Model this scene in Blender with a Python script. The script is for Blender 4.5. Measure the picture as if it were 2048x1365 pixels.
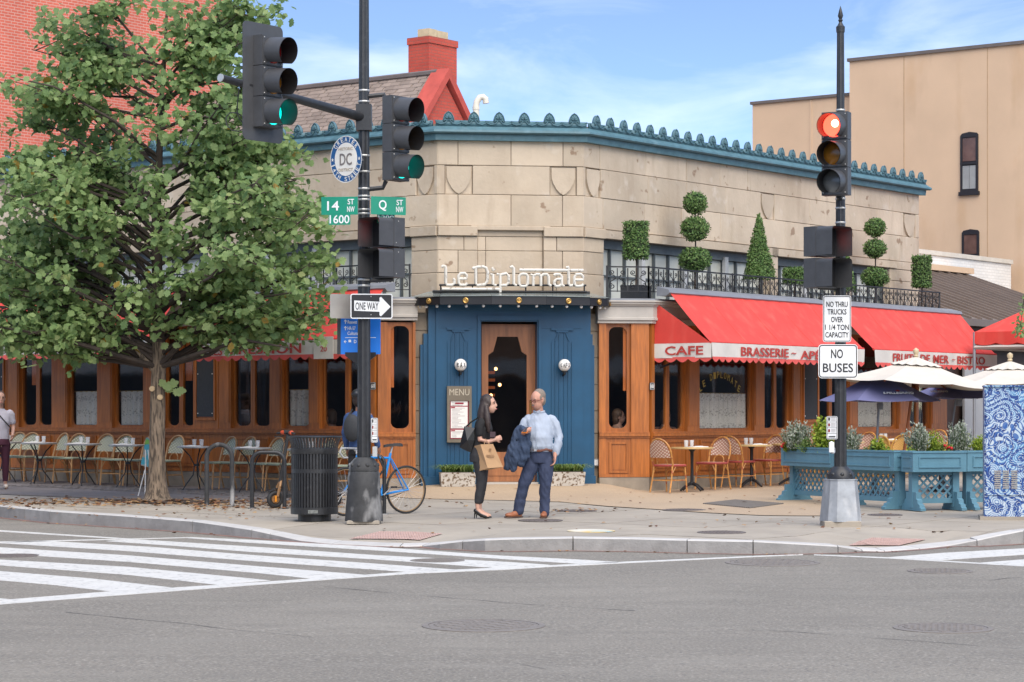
import bpy, bmesh, math, random
from mathutils import Vector, Matrix, noise as mnoise
R = math.radians
random.seed(7)
for o in list(bpy.data.objects): bpy.data.objects.remove(o)
SC = bpy.context.scene
COL = SC.collection

# ------------------------------------------------------------------ camera, sky, sun, exposure
F, CX, HY, CAMZ = 4700.0, 1024.0, 826.0, 1.63      # focal length in photo pixels, principal column, horizon row, eye height
cam = bpy.data.cameras.new('camera'); camo = bpy.data.objects.new('camera', cam); COL.objects.link(camo)
cam.sensor_width = 36.0; cam.lens = 36.0 * F / 2048.0; cam.shift_y = (HY - 682.5) / 2048.0
cam.clip_start = 0.1; cam.clip_end = 2000
camo.location = (0, 0, CAMZ); camo.rotation_euler = (R(90), 0, 0)
SC.camera = camo
SUN_EL, SUN_AZ = R(50), R(164)         # azimuth clockwise from +Y: behind the camera, to its right
W = bpy.data.worlds.new('World'); SC.world = W; W.use_nodes = True
nt = W.node_tree; nt.nodes.clear()
def N(t, ty, **kw):
    n = t.nodes.new(ty)
    for k, v in kw.items():
        if k.startswith('i_'): n.inputs[k[2:].replace('_', ' ')].default_value = v
        else: setattr(n, k, v)
    return n
wo = N(nt, 'ShaderNodeOutputWorld'); bg = N(nt, 'ShaderNodeBackground')
sky = N(nt, 'ShaderNodeTexSky', sky_type='NISHITA', sun_disc=False, sun_elevation=SUN_EL, sun_rotation=SUN_AZ)
sky.air_density = 1.0; sky.dust_density = 0.3; sky.ozone_density = 1.2
tc = N(nt, 'ShaderNodeTexCoord')
sm = N(nt, 'ShaderNodeMapping'); sm.inputs['Scale'].default_value = (1, 1, 3.2); nt.links.new(tc.outputs['Generated'], sm.inputs['Vector']); nt.links.new(sm.outputs[0], sky.inputs['Vector'])
mp = N(nt, 'ShaderNodeMapping'); mp.inputs['Scale'].default_value = (3.0, 3.0, 9.0); mp.inputs['Rotation'].default_value = (0.0, R(14), 0.2)
no = N(nt, 'ShaderNodeTexNoise', i_Scale=2.6, i_Detail=7.0, i_Roughness=0.58, i_Distortion=0.6)
cr = N(nt, 'ShaderNodeValToRGB'); cr.color_ramp.elements[0].position = 0.44; cr.color_ramp.elements[1].position = 0.80
cr.color_ramp.elements[0].color = (0.06, 0.06, 0.06, 1); cr.color_ramp.elements[1].color = (0.42, 0.42, 0.42, 1)
mx = N(nt, 'ShaderNodeMix', data_type='RGBA'); mx.inputs['B'].default_value = (6.2, 6.4, 6.6, 1)
nt.links.new(tc.outputs['Generated'], mp.inputs['Vector']); nt.links.new(mp.outputs[0], no.inputs['Vector'])
nt.links.new(no.outputs['Fac'], cr.inputs[0]); nt.links.new(cr.outputs[0], mx.inputs['Factor'])
hs = N(nt, 'ShaderNodeHueSaturation', i_Saturation=1.10, i_Value=1.22); nt.links.new(sky.outputs[0], hs.inputs['Color']); nt.links.new(hs.outputs[0], mx.inputs['A']); nt.links.new(mx.outputs['Result'], bg.inputs['Color'])
bg.inputs['Strength'].default_value = 0.12
nt.links.new(bg.outputs[0], wo.inputs['Surface'])
sl = bpy.data.lights.new('sun', 'SUN'); sl.energy = 2.3; sl.angle = R(70); sl.color = (1.0, 0.90, 0.77)
so = bpy.data.objects.new('sun', sl); COL.objects.link(so)
sd = Vector((math.sin(SUN_AZ) * math.cos(SUN_EL), math.cos(SUN_AZ) * math.cos(SUN_EL), math.sin(SUN_EL)))
so.rotation_euler = sd.to_track_quat('Z', 'Y').to_euler(); so.location = (8, -18, 30)
vs = SC.view_settings; vs.view_transform = 'Standard'; vs.look = 'None'; vs.exposure = 1.17; vs.gamma = 1.0; vs.use_curve_mapping = False

# ------------------------------------------------------------------ photo pixel -> place
SLOPE = 0.0135
def gplane(y, off=0.15): return SLOPE * (y - 27.7) + off
def ray(px, py): return Vector(((px - CX) / F, 1.0, (HY - py) / F))
def ground(px, py, off=0.15):
    d = (CAMZ + SLOPE * 27.7 - off) / ((py - HY) / F + SLOPE)
    p = ray(px, py) * d; p.z += CAMZ
    return p
def atd(px, py, d):
    p = ray(px, py) * d; p.z += CAMZ
    return p
AR = R(37.27)
UR = Vector((math.sin(AR), math.cos(AR), 0)); UL = Vector((-math.cos(AR), math.sin(AR), 0))
EC = (UR - UL).normalized(); NC = Vector((EC.y, -EC.x, 0))
NR = Vector((UR.y, -UR.x, 0)); NL = Vector((-UL.y, UL.x, 0))      # outward normals of the two street fronts
BD0 = 39.6; BO = Vector((-0.02, BD0, 0))                           # centre of the canted stone corner
class Plane:                                                        # a vertical wall: origin, run direction, outward normal
    def __init__(s, o, u, n): s.o = Vector(o); s.u = Vector(u); s.n = Vector(n)
    def p(s, a, z, out=0.0): return s.o + s.u * a + s.n * out + Vector((0, 0, z))
    def a(s, px, out=0.0):
        r = ray(px, HY); o = s.o + s.n * out      # o + u*a = r*t  (xy)
        det = s.u.x * (-r.y) + r.x * s.u.y
        return ((-o.x) * (-r.y) + r.x * (-o.y)) / det
    def z(s, px, py, out=0.0):
        q = s.p(s.a(px, out), 0, out); return CAMZ + (HY - py) / F * q.y
    def off(s, d): return Plane(s.o + s.n * d, s.u, s.n)
KS = 1.24; KW = 2.31; QW = 0.45; PW = 1.07
P_CH = Plane(BO, EC, NC)
P_R = Plane(BO + EC * KS, UR, NR)
P_L = Plane(BO - EC * KS, UL, NL)
W_CH = Plane(BO + NC * QW, EC, NC)
W_R = Plane(BO + NC * QW + EC * KW, UR, NR)
W_L = Plane(BO + NC * QW - EC * KW, UL, NL)

# ------------------------------------------------------------------ mesh helpers
MW = {}
def frame(x, y, z, rot=0.0): return Matrix.Translation((x, y, z)) @ Matrix.Rotation(rot, 4, 'Z')
def face_rot(f): return math.atan2(f.y, f.x) + math.pi / 2           # turns local -Y towards f
def tag(o, label, cat, group=None, kind=None):
    if label: o['label'] = label
    if cat: o['category'] = cat
    if group: o['group'] = group
    if kind: o['kind'] = kind
    return o
def thing(name, label, cat, loc=(0, 0, 0), rot=0.0, group=None):
    o = bpy.data.objects.new(name, None); COL.objects.link(o); o.empty_display_size = 0.2
    o.location = loc; o.rotation_euler = (0, 0, rot)
    MW[o.name] = frame(loc[0], loc[1], loc[2], rot)
    return tag(o, label, cat, group)
class MB:
    def __init__(s): s.v = []; s.f = []; s.mi = []; s.T = Matrix.Identity(4); s.m = 0
    def at(s, T): s.T = T; return s
    def mat(s, i): s.m = i; return s
    def add(s, vs, fs):
        b = len(s.v); s.v += [s.T @ Vector(v) for v in vs]
        for f in fs: s.f.append([b + i for i in f]); s.mi.append(s.m)
        return s
    def box(s, c, d):
        x, y, z = c; a, b, e = d[0] / 2, d[1] / 2, d[2] / 2
        vs = [(x + i * a, y + j * b, z + k * e) for k in (-1, 1) for j in (-1, 1) for i in (-1, 1)]
        return s.add(vs, [(0, 2, 3, 1), (4, 5, 7, 6), (0, 1, 5, 4), (2, 6, 7, 3), (0, 4, 6, 2), (1, 3, 7, 5)])
    def bb(s, lo, hi): return s.box([(a + b) / 2 for a, b in zip(lo, hi)], [abs(b - a) for a, b in zip(lo, hi)])
    def hexa(s, q0, q1):                    # two quads (lists of 4 points), joined
        return s.add(list(q0) + list(q1), [(3, 2, 1, 0), (4, 5, 6, 7), (0, 1, 5, 4), (1, 2, 6, 5), (2, 3, 7, 6), (3, 0, 4, 7)])
    def slab(s, P, a0, a1, z0, z1, o0, o1):  # box in a wall's own coordinates
        return s.hexa([P.p(a0, z0, o0), P.p(a1, z0, o0), P.p(a1, z0, o1), P.p(a0, z0, o1)], [P.p(a0, z1, o0), P.p(a1, z1, o0), P.p(a1, z1, o1), P.p(a0, z1, o1)])
    def prism(s, pts, off):                 # closed polygon of 3-D points, extruded by a vector
        n = len(pts); off = Vector(off); q = [Vector(p) for p in pts]
        return s.add(q + [p + off for p in q], [list(range(n))[::-1], list(range(n, 2 * n))] + [(i, (i + 1) % n, n + (i + 1) % n, n + i) for i in range(n)])
    def tube(s, pts, r, n=8, closed=False, caps=True, flat=1.0):
        pts = [Vector(p) for p in pts]; m = len(pts)
        rr = r if isinstance(r, (list, tuple)) else [r] * m
        vs = []; up = None
        for i, p in enumerate(pts):
            if closed: t = pts[(i + 1) % m] - pts[i - 1]
            else: t = pts[min(i + 1, m - 1)] - pts[max(i - 1, 0)]
            if t.length < 1e-9: t = Vector((0, 0, 1))
            t.normalize()
            if up is None:
                up = Vector((0, 0, 1)) if abs(t.z) < 0.9 else Vector((1, 0, 0))
            a = (up - t * up.dot(t))
            if a.length < 1e-6: a = t.orthogonal()
            a.normalize(); b = t.cross(a); up = a
            for k in range(n):
                w = 2 * math.pi * k / n
                vs.append(p + (a * math.cos(w) * flat + b * math.sin(w)) * rr[i])
        fs = []
        for i in range(m if closed else m - 1):
            j = (i + 1) % m
            for k in range(n): fs.append((i * n + k, i * n + (k + 1) % n, j * n + (k + 1) % n, j * n + k))
        if caps and not closed:
            fs.append(list(range(n))[::-1]); fs.append([(m - 1) * n + k for k in range(n)])
        return s.add(vs, fs)
    def lathe(s, prof, n=16, c=(0, 0, 0), sq=None):
        vs = []; fs = []; m = len(prof)
        for r, z in prof:
            for k in range(n):
                w = 2 * math.pi * (k + 0.5) / n
                vs.append((c[0] + r * math.cos(w), c[1] + r * math.sin(w), c[2] + z))
        for i in range(m - 1):
            for k in range(n): fs.append((i * n + k, i * n + (k + 1) % n, (i + 1) * n + (k + 1) % n, (i + 1) * n + k))
        if prof[0][0] > 1e-5: fs.append(list(range(n))[::-1])
        if prof[-1][0] > 1e-5: fs.append([(m - 1) * n + k for k in range(n)])
        return s.add(vs, fs)
    def ball(s, c, r, n=10, sc=(1, 1, 1)):
        prof = [(max(r * math.sin(math.pi * i / n), 1e-6), -r * math.cos(math.pi * i / n)) for i in range(n + 1)]
        T = s.T; s.T = T @ Matrix.Translation(c) @ Matrix.Diagonal((sc[0], sc[1], sc[2], 1)); s.lathe(prof, max(8, n + 2)); s.T = T
        return s
    def grid(s, fn, nu, nv):
        vs = [fn(i / nu, j / nv) for j in range(nv + 1) for i in range(nu + 1)]
        return s.add(vs, [(j * (nu + 1) + i, j * (nu + 1) + i + 1, (j + 1) * (nu + 1) + i + 1, (j + 1) * (nu + 1) + i) for j in range(nv) for i in range(nu)])
    def mesh(s, name, smooth=False):
        me = bpy.data.meshes.new(name); me.from_pydata([tuple(v) for v in s.v], [], s.f)
        if smooth: me.polygons.foreach_set('use_smooth', [True] * len(me.polygons))
        if any(s.mi): me.polygons.foreach_set('material_index', s.mi)
        me.update(); return me
    def build(s, name, mats, parent=None, smooth=False, world=True, tidy=True):
        if parent is not None and world:
            I = MW[root_of(parent).name].inverted(); s.v = [I @ v for v in s.v]
        me = s.mesh(name, smooth)
        if tidy and len(s.f) < 60000:
            b = bmesh.new(); b.from_mesh(me); bmesh.ops.recalc_face_normals(b, faces=b.faces); b.to_mesh(me); b.free()
        return link(name, me, mats, parent, smooth)
def root_of(o):
    while o.parent is not None: o = o.parent
    return o
def link(name, me, mats, parent=None, smooth=False):
    o = bpy.data.objects.new(name, me); COL.objects.link(o)
    if mats is not None and not len(me.materials):
        for m in (mats if isinstance(mats, (list, tuple)) else [mats]): me.materials.append(m)
    if parent is not None: o.parent = parent
    if smooth and hasattr(me, 'set_sharp_from_angle'): me.set_sharp_from_angle(angle=R(38))
    return o
def place(name, me, parent, M):                   # another child that shares mesh data, at a world matrix
    o = bpy.data.objects.new(name, me); COL.objects.link(o); o.parent = parent
    o.matrix_local = (MW[root_of(parent).name].inverted() @ M) if parent else M
    return o
def dup(root, loc, rot, label=None, group=None, scale=None):
    r = root.copy(); COL.objects.link(r); r.location = loc; r.rotation_euler = (0, 0, rot); MW[r.name] = frame(loc[0], loc[1], loc[2], rot)
    if label: r['label'] = label
    if group: r['group'] = group
    if scale: r.scale = scale
    for ch in list(root.children):
        c = ch.copy(); COL.objects.link(c); c.parent = r
        for g in ch.children:
            d = g.copy(); COL.objects.link(d); d.parent = c
    return r
TMPS = bpy.data.scenes.new('build_aux')
def eval_mesh(o):                                  # evaluate one object alone, in a scene of its own
    TMPS.collection.objects.link(o)
    with bpy.context.temp_override(scene=TMPS, view_layer=TMPS.view_layers[0]):
        dg = bpy.context.evaluated_depsgraph_get(); dg.update(); return bpy.data.meshes.new_from_object(o.evaluated_get(dg))
def text_mb(mb, s, h, M, w=None, bold=0.0, depth=0.004, align='CENTER', space=1.0):
    """Letters as solid geometry: cap height h, fitted to width w; M maps text x/y/z into place."""
    cu = bpy.data.curves.new('t', 'FONT'); cu.body = s; cu.size = 1.0; cu.align_x = align; cu.align_y = 'CENTER'
    cu.offset = bold; cu.extrude = 0.5; cu.resolution_u = 3; cu.space_character = space
    o = bpy.data.objects.new('t', cu); me = eval_mesh(o)
    xs = [v.co.x for v in me.vertices]; ys = [v.co.y for v in me.vertices]
    if xs:
        x0, x1, y0, y1 = min(xs), max(xs), min(ys), max(ys)
        sy = h / max(y1 - y0, 1e-6); sx = (w / (x1 - x0)) if w else sy
        xc = (x0 + x1) / 2 if align == 'CENTER' else x0
        yc = (y0 + y1) / 2
        vs = [M @ Vector(((v.co.x - xc) * sx, (v.co.y - yc) * sy, v.co.z * depth)) for v in me.vertices]
        T = mb.T; mb.T = Matrix.Identity(4); mb.add(vs, [list(p.vertices) for p in me.polygons]); mb.T = T
    bpy.data.objects.remove(o); bpy.data.curves.remove(cu); bpy.data.meshes.remove(me)
    return mb
def basis(o, x, y, z):
    M = Matrix.Identity(4)
    for i, a in enumerate((x, y, z)):
        for k in range(3): M[k][i] = a[k]
    for k in range(3): M[k][3] = o[k]
    return M
def wall_M(P, a, z, out): return basis(P.p(a, z, out), P.u, Vector((0, 0, 1)), P.u.cross(Vector((0, 0, 1))))
def facing_M(o, f):                                  # text frame on a surface that faces f
    f = Vector(f).normalized(); x = Vector((-f.y, f.x, 0)); return basis(o, x, (0, 0, 1), f)

# ------------------------------------------------------------------ materials
MATS = {}
def mat(name, col, rough=0.6, var=0.12, scale=6.0, bump=0.0, metal=0.0, spec=0.5, piece=0.0, stretch=(1, 1, 1), detail=5.0, bscale=None, coords='Object', **kw):
    m = bpy.data.materials.new(name); m.use_nodes = True; t = m.node_tree; b = t.nodes['Principled BSDF']
    b.inputs['Roughness'].default_value = rough; b.inputs['Metallic'].default_value = metal; b.inputs['Specular IOR Level'].default_value = spec
    tc = N(t, 'ShaderNodeTexCoord'); mp = N(t, 'ShaderNodeMapping'); mp.inputs['Scale'].default_value = stretch
    t.links.new(tc.outputs[coords], mp.inputs['Vector'])
    no = N(t, 'ShaderNodeTexNoise', i_Scale=scale, i_Detail=detail, i_Roughness=0.6); t.links.new(mp.outputs[0], no.inputs['Vector'])
    mr = N(t, 'ShaderNodeMapRange'); mr.inputs['From Min'].default_value = 0.3; mr.inputs['From Max'].default_value = 0.7
    mr.inputs['To Min'].default_value = 1 - var; mr.inputs['To Max'].default_value = 1 + var; t.links.new(no.outputs['Fac'], mr.inputs['Value'])
    hsv = N(t, 'ShaderNodeHueSaturation'); hsv.inputs['Color'].default_value = (*col, 1)
    val = mr.outputs[0]
    if piece:
        oi = N(t, 'ShaderNodeObjectInfo'); m2 = N(t, 'ShaderNodeMapRange'); m2.inputs['To Min'].default_value = 1 - piece; m2.inputs['To Max'].default_value = 1 + piece
        t.links.new(oi.outputs['Random'], m2.inputs['Value']); mu = N(t, 'ShaderNodeMath', operation='MULTIPLY'); t.links.new(val, mu.inputs[0]); t.links.new(m2.outputs[0], mu.inputs[1]); val = mu.outputs[0]
    t.links.new(val, hsv.inputs['Value']); t.links.new(hsv.outputs[0], b.inputs['Base Color'])
    m['c'] = 1
    if bump:
        n2 = no
        if bscale: n2 = N(t, 'ShaderNodeTexNoise', i_Scale=bscale, i_Detail=4.0); t.links.new(mp.outputs[0], n2.inputs['Vector'])
        bp = N(t, 'ShaderNodeBump', i_Strength=bump, i_Distance=0.02); t.links.new(n2.outputs['Fac'], bp.inputs['Height']); t.links.new(bp.outputs[0], b.inputs['Normal'])
    for k, v in kw.items(): b.inputs[k.replace('_', ' ')].default_value = v
    MATS[name] = m; return m
def col_out(m):
    b = m.node_tree.nodes['Principled BSDF']; return b, b.inputs['Base Color'].links[0].from_socket
def mix_in(m, fac, color, blend='MIX', amount=1.0):
    """Blend another colour over a material where fac (a socket) says so."""
    t = m.node_tree; b, c = col_out(m); x = N(t, 'ShaderNodeMix', data_type='RGBA', blend_type=blend); x.inputs['B'].default_value = (*color, 1)
    if amount != 1.0:
        mu = N(t, 'ShaderNodeMath', operation='MULTIPLY'); mu.inputs[1].default_value = amount; t.links.new(fac, mu.inputs[0]); fac = mu.outputs[0]
    t.links.new(fac, x.inputs['Factor']); t.links.new(c, x.inputs['A']); t.links.new(x.outputs['Result'], b.inputs['Base Color'])
def noise_fac(m, scale, lo, hi, stretch=(1, 1, 1), detail=5.0, coords='Object', kind='ShaderNodeTexNoise'):
    t = m.node_tree; tc = N(t, 'ShaderNodeTexCoord'); mp = N(t, 'ShaderNodeMapping'); mp.inputs['Scale'].default_value = stretch; t.links.new(tc.outputs[coords], mp.inputs['Vector'])
    no = N(t, kind); no.inputs['Scale'].default_value = scale
    if kind == 'ShaderNodeTexNoise': no.inputs['Detail'].default_value = detail
    t.links.new(mp.outputs[0], no.inputs['Vector'])
    mr = N(t, 'ShaderNodeMapRange'); mr.inputs['From Min'].default_value = lo; mr.inputs['From Max'].default_value = hi
    t.links.new(no.outputs[0], mr.inputs['Value']); return mr.outputs[0]
def glow(name, col, strength):
    m = mat(name, col, 0.3, 0.02); b = m.node_tree.nodes['Principled BSDF']; b.inputs['Emission Color'].default_value = (*col, 1); b.inputs['Emission Strength'].default_value = strength; return m

asphalt = mat('asphalt', (0.190, 0.172, 0.142), 0.9, 0.14, 0.35, 0.6, bscale=45.0, detail=8)
mix_in(asphalt, noise_fac(asphalt, 38.0, 0.50, 0.72, detail=6.0), (0.37, 0.345, 0.295), amount=0.75)
mix_in(asphalt, noise_fac(asphalt, 30.0, 0.56, 0.70, detail=6.0, stretch=(1.0, 1.1, 1)), (0.075, 0.073, 0.072), amount=0.7)
mix_in(asphalt, noise_fac(asphalt, 0.9, 0.48, 0.75, stretch=(1, 4, 1), detail=7), (0.155, 0.142, 0.120), amount=0.5)
mix_in(asphalt, noise_fac(asphalt, 0.5, 0.52, 0.8, stretch=(1, 3, 1), detail=7), (0.255, 0.236, 0.20), amount=0.5)
paint = mat('road_paint', (0.56, 0.55, 0.51), 0.7, 0.06, 5.0, 0.2, bscale=60)
mix_in(paint, noise_fac(paint, 14.0, 0.56, 0.66, detail=8.0), (0.24, 0.235, 0.225), amount=0.6)
mix_in(paint, noise_fac(paint, 2.0, 0.5, 0.8, detail=6.0), (0.52, 0.51, 0.49), amount=0.6)
concrete = mat('concrete', (0.335, 0.295, 0.238), 0.9, 0.12, 1.3, 0.25, bscale=50, piece=0.06)
mix_in(concrete, noise_fac(concrete, 3.0, 0.52, 0.8, detail=8.0), (0.25, 0.22, 0.19), amount=0.6)
joint = mat('joint', (0.15, 0.135, 0.12), 0.95, 0.2, 8)
aggregate = mat('aggregate', (0.42, 0.315, 0.21), 0.9, 0.18, 60, 0.4, bscale=70, detail=3)
mix_in(aggregate, noise_fac(aggregate, 0.8, 0.45, 0.7), (0.32, 0.24, 0.17), amount=0.4)
brickpave = mat('brick_paving', (0.17, 0.15, 0.14), 0.9, 0.2, 3, 0.3, bscale=40, piece=0.12)
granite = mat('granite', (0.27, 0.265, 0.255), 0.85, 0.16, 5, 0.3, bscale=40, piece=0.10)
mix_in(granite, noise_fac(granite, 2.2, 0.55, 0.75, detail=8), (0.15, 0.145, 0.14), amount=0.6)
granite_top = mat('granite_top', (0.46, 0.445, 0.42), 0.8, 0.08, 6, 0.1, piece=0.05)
tactile = mat('tactile_red', (0.41, 0.285, 0.25), 0.9, 0.12, 10)
iron = mat('cast_iron', (0.135, 0.115, 0.105), 0.7, 0.25, 20, 0.2)
lidgrey = mat('lid_grey', (0.185, 0.165, 0.145), 0.75, 0.15, 12, 0.2)
black = mat('black_paint', (0.022, 0.023, 0.025), 0.42, 0.25, 14, 0.05)
mix_in(black, noise_fac(black, 9.0, 0.62, 0.8, detail=8), (0.11, 0.11, 0.11), amount=0.4)
wrought = mat('wrought_iron', (0.012, 0.012, 0.014), 0.5, 0.2, 20)
galv = mat('galvanised', (0.34, 0.36, 0.38), 0.55, 0.18, 7, 0.1, metal=0.35)
mix_in(galv, noise_fac(galv, 5.0, 0.55, 0.72, stretch=(1, 1, 0.5), detail=8), (0.62, 0.62, 0.61), amount=0.7)
galvblack = mat('worn_black', (0.035, 0.036, 0.037), 0.7, 0.3, 8, 0.3)
mix_in(galvblack, noise_fac(galvblack, 4.0, 0.52, 0.72, stretch=(1, 1, 0.5), detail=10), (0.38, 0.38, 0.375), amount=0.9)
stone = mat('limestone', (0.50, 0.41, 0.305), 0.9, 0.10, 1.6, 0.25, bscale=14, piece=0.10, detail=8)
mix_in(stone, noise_fac(stone, 1.1, 0.5, 0.75, detail=9, stretch=(1, 1, 0.6)), (0.36, 0.275, 0.19), amount=0.55)
mix_in(stone, noise_fac(stone, 3.5, 0.60, 0.8, detail=9), (0.60, 0.53, 0.44), amount=0.7)
mix_in(stone, noise_fac(stone, 4.2, 0.655, 0.70, detail=6), (0.22, 0.135, 0.08), amount=0.75)
mix_in(stone, noise_fac(stone, 2.4, 0.56, 0.72, detail=9, stretch=(1.6, 1.6, .35)), (0.33, 0.25, 0.175), amount=0.45)
stonedark = mat('stone_core', (0.26, 0.20, 0.145), 0.95, 0.15, 4)
basestone = mat('base_stone', (0.27, 0.23, 0.18), 0.9, 0.25, 3, 0.2, detail=8, piece=0.1)
verdigris = mat('blue_green_metal', (0.068, 0.150, 0.180), 0.55, 0.2, 6, 0.1, detail=8)
mix_in(verdigris, noise_fac(verdigris, 7, 0.55, 0.75, detail=8), (0.15, 0.235, 0.265), amount=0.5)
wood = mat('varnished_wood', (0.38, 0.120, 0.022), 0.38, 0.30, 5.0, 0.12, stretch=(4, 4, 0.35), detail=7, piece=0.10)
mix_in(wood, noise_fac(wood, 26.0, 0.45, 0.75, stretch=(4, 4, 0.12), detail=3), (0.22, 0.075, 0.018), amount=0.6)
mix_in(wood, noise_fac(wood, 1.3, 0.55, 0.8, detail=6), (0.17, 0.065, 0.02), amount=0.45)
bluepaint = mat('navy_blue_paint', (0.007, 0.066, 0.140), 0.38, 0.14, 2.5, 0.04, detail=7)
doorwood = mat('door_wood', (0.30, 0.115, 0.04), 0.4, 0.3, 5, 0.08, stretch=(3, 3, 0.3), detail=7)
creampaint = mat('grey_cream_paint', (0.44, 0.41, 0.365), 0.7, 0.1, 3, 0.05, detail=8)
redcloth = mat('red_canvas', (0.60, 0.050, 0.036), 0.75, 0.10, 2.2, 0.1, bscale=8, detail=6)
mix_in(redcloth, noise_fac(redcloth, 2.0, .5, .8, stretch=(2.5, 2.5, .5), detail=6), (0.68, 0.12, 0.085), amount=.55)
mix_in(redcloth, noise_fac(redcloth, 1.1, .58, .8, detail=7), (0.40, 0.025, 0.02), amount=.4)
redcloth2 = mat('red_trim', (0.66, 0.10, 0.085), 0.8, 0.1, 4)
whitecloth = mat('white_canvas', (0.60, 0.57, 0.52), 0.85, 0.10, 3, 0.1, detail=7)
redletter = mat('red_letter', (0.42, 0.045, 0.035), 0.8, 0.15, 9)
lace = mat('lace', (0.80, 0.76, 0.68), 0.9, 0.06, 10)
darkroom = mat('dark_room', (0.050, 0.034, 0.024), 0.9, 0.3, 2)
greymetal = mat('grey_metal', (0.23, 0.24, 0.26), 0.5, 0.1, 4, metal=0.2)
neon = mat('white_letter', (0.60, 0.565, 0.50), 0.4, 0.08, 14)
mix_in(neon, noise_fac(neon, 16, 0.62, 0.68), (0.14, 0.11, 0.09), amount=0.8)
brass = mat('brass', (0.52, 0.32, 0.10), 0.35, 0.15, 10, metal=0.8)
whitepl = mat('white_plastic', (0.80, 0.79, 0.76), 0.35, 0.03, 8)
signwhite = mat('sign_white', (0.74, 0.75, 0.74), 0.45, 0.05, 6)
signblack = mat('sign_black', (0.014, 0.014, 0.016), 0.45, 0.1, 6)
signgreen = mat('sign_green', (0.0, 0.235, 0.14), 0.4, 0.06, 6)
signblue = mat('sign_blue', (0.012, 0.17, 0.62), 0.4, 0.08, 2)
signnavy = mat('sign_navy', (0.012, 0.08, 0.22), 0.4, 0.06, 6)
signgrey = mat('sign_back', (0.36, 0.34, 0.31), 0.5, 0.15, 3, metal=0.3)
sighead = mat('signal_grey', (0.060, 0.061, 0.064), 0.5, 0.12, 8)
sigin = mat('visor_inside', (0.012, 0.012, 0.013), 0.5, 0.1, 8)
lensred = mat('lens_red_dark', (0.22, 0.01, 0.01), 0.2, 0.05, 8); lensamb = mat('lens_amber_dark', (0.30, 0.12, 0.012), 0.2, 0.05, 8); lensgrn = mat('lens_clear_dark', (0.16, 0.165, 0.16), 0.2, 0.05, 8)
litred = glow('lit_red', (1.0, 0.055, 0.03), 2.6); litgrn = glow('lit_green', (0.0, 0.55, 0.45), 1.3); lithand = glow('lit_hand', (1.0, 0.07, 0.03), 1.2)
bark = mat('bark', (0.22, 0.165, 0.115), 0.95, 0.4, 7, 1.0, stretch=(3, 3, 0.5), detail=8, bscale=14)
mix_in(bark, noise_fac(bark, 11, .50, .60, stretch=(3, 3, .45), detail=5), (0.055, 0.042, 0.032), amount=.85)
bark_dark = mat('branch_bark', (0.060, 0.045, 0.036), 0.95, 0.3, 7, 0.4)
def leafmat(name, c1, c2, c3, trans=0.25):
    m = mat(name, c1, 0.55, 0.1, 3.0); t = m.node_tree
    at = N(t, 'ShaderNodeAttribute', attribute_name='tint'); 
    r = N(t, 'ShaderNodeValToRGB'); e = r.color_ramp.elements; e[0].color = (*c2, 1); e[0].position = 0.0; e[1].color = (*c1, 1); e[1].position = 0.45
    k = r.color_ramp.elements.new(0.93); k.color = (*c3, 1)
    t.links.new(at.outputs['Fac'], r.inputs[0]); b = t.nodes['Principled BSDF']; t.links.new(r.outputs[0], b.inputs['Base Color'])
    b.inputs['Specular IOR Level'].default_value = 0.35
    tr = N(t, 'ShaderNodeBsdfTranslucent'); t.links.new(r.outputs[0], tr.inputs['Color']); ms = N(t, 'ShaderNodeMixShader', i_Fac=trans)
    out = t.nodes['Material Output']; t.links.new(b.outputs[0], ms.inputs[1]); t.links.new(tr.outputs[0], ms.inputs[2]); t.links.new(ms.outputs[0], out.inputs['Surface'])
    return m
oakleaf = leafmat('oak_leaf', (0.215, 0.315, 0.112), (0.110, 0.190, 0.070), (0.340, 0.430, 0.180), .45)
_r = [n for n in oakleaf.node_tree.nodes if n.bl_idname == 'ShaderNodeValToRGB'][0]; _e = _r.color_ramp.elements.new(.985); _e.color = (0.30, 0.20, 0.04, 1)
boxleaf = leafmat('box_leaf', (0.095, 0.180, 0.045), (0.045, 0.10, 0.025), (0.20, 0.28, 0.09), 0.2)
silverleaf = leafmat('silver_leaf', (0.30, 0.33, 0.26), (0.20, 0.24, 0.18), (0.40, 0.42, 0.34), 0.2)
limeleaf = leafmat('lime_leaf', (0.24, 0.34, 0.03), (0.12, 0.22, 0.03), (0.42, 0.45, 0.06), 0.3)
grassleaf = leafmat('strap_leaf', (0.12, 0.21, 0.04), (0.06, 0.12, 0.03), (0.28, 0.36, 0.12), 0.25)
redflower = mat('red_petal', (0.55, 0.02, 0.02), 0.7, 0.2, 20)
deadleaf = leafmat('dead_leaf', (0.22, 0.10, 0.045), (0.10, 0.045, 0.025), (0.42, 0.27, 0.13), 0.1)
glassm = bpy.data.materials.new('window_glass'); glassm.use_nodes = True
_t = glassm.node_tree; _b = _t.nodes['Principled BSDF']; _b.inputs['Base Color'].default_value = (1, 1, 1, 1)
_g = N(_t, 'ShaderNodeBsdfGlossy'); _g.inputs['Roughness'].default_value = 0.02; _tr = N(_t, 'ShaderNodeBsdfTransparent'); _tr.inputs['Color'].default_value = (0.95, 0.96, 0.955, 1)
_fr = N(_t, 'ShaderNodeFresnel'); _fr.inputs['IOR'].default_value = 1.5
_nz = N(_t, 'ShaderNodeTexNoise', i_Scale=0.8, i_Detail=2.0); _bp = N(_t, 'ShaderNodeBump', i_Strength=0.12, i_Distance=0.05)
_t.links.new(_nz.outputs['Fac'], _bp.inputs['Height']); _t.links.new(_bp.outputs[0], _g.inputs['Normal'])
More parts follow.
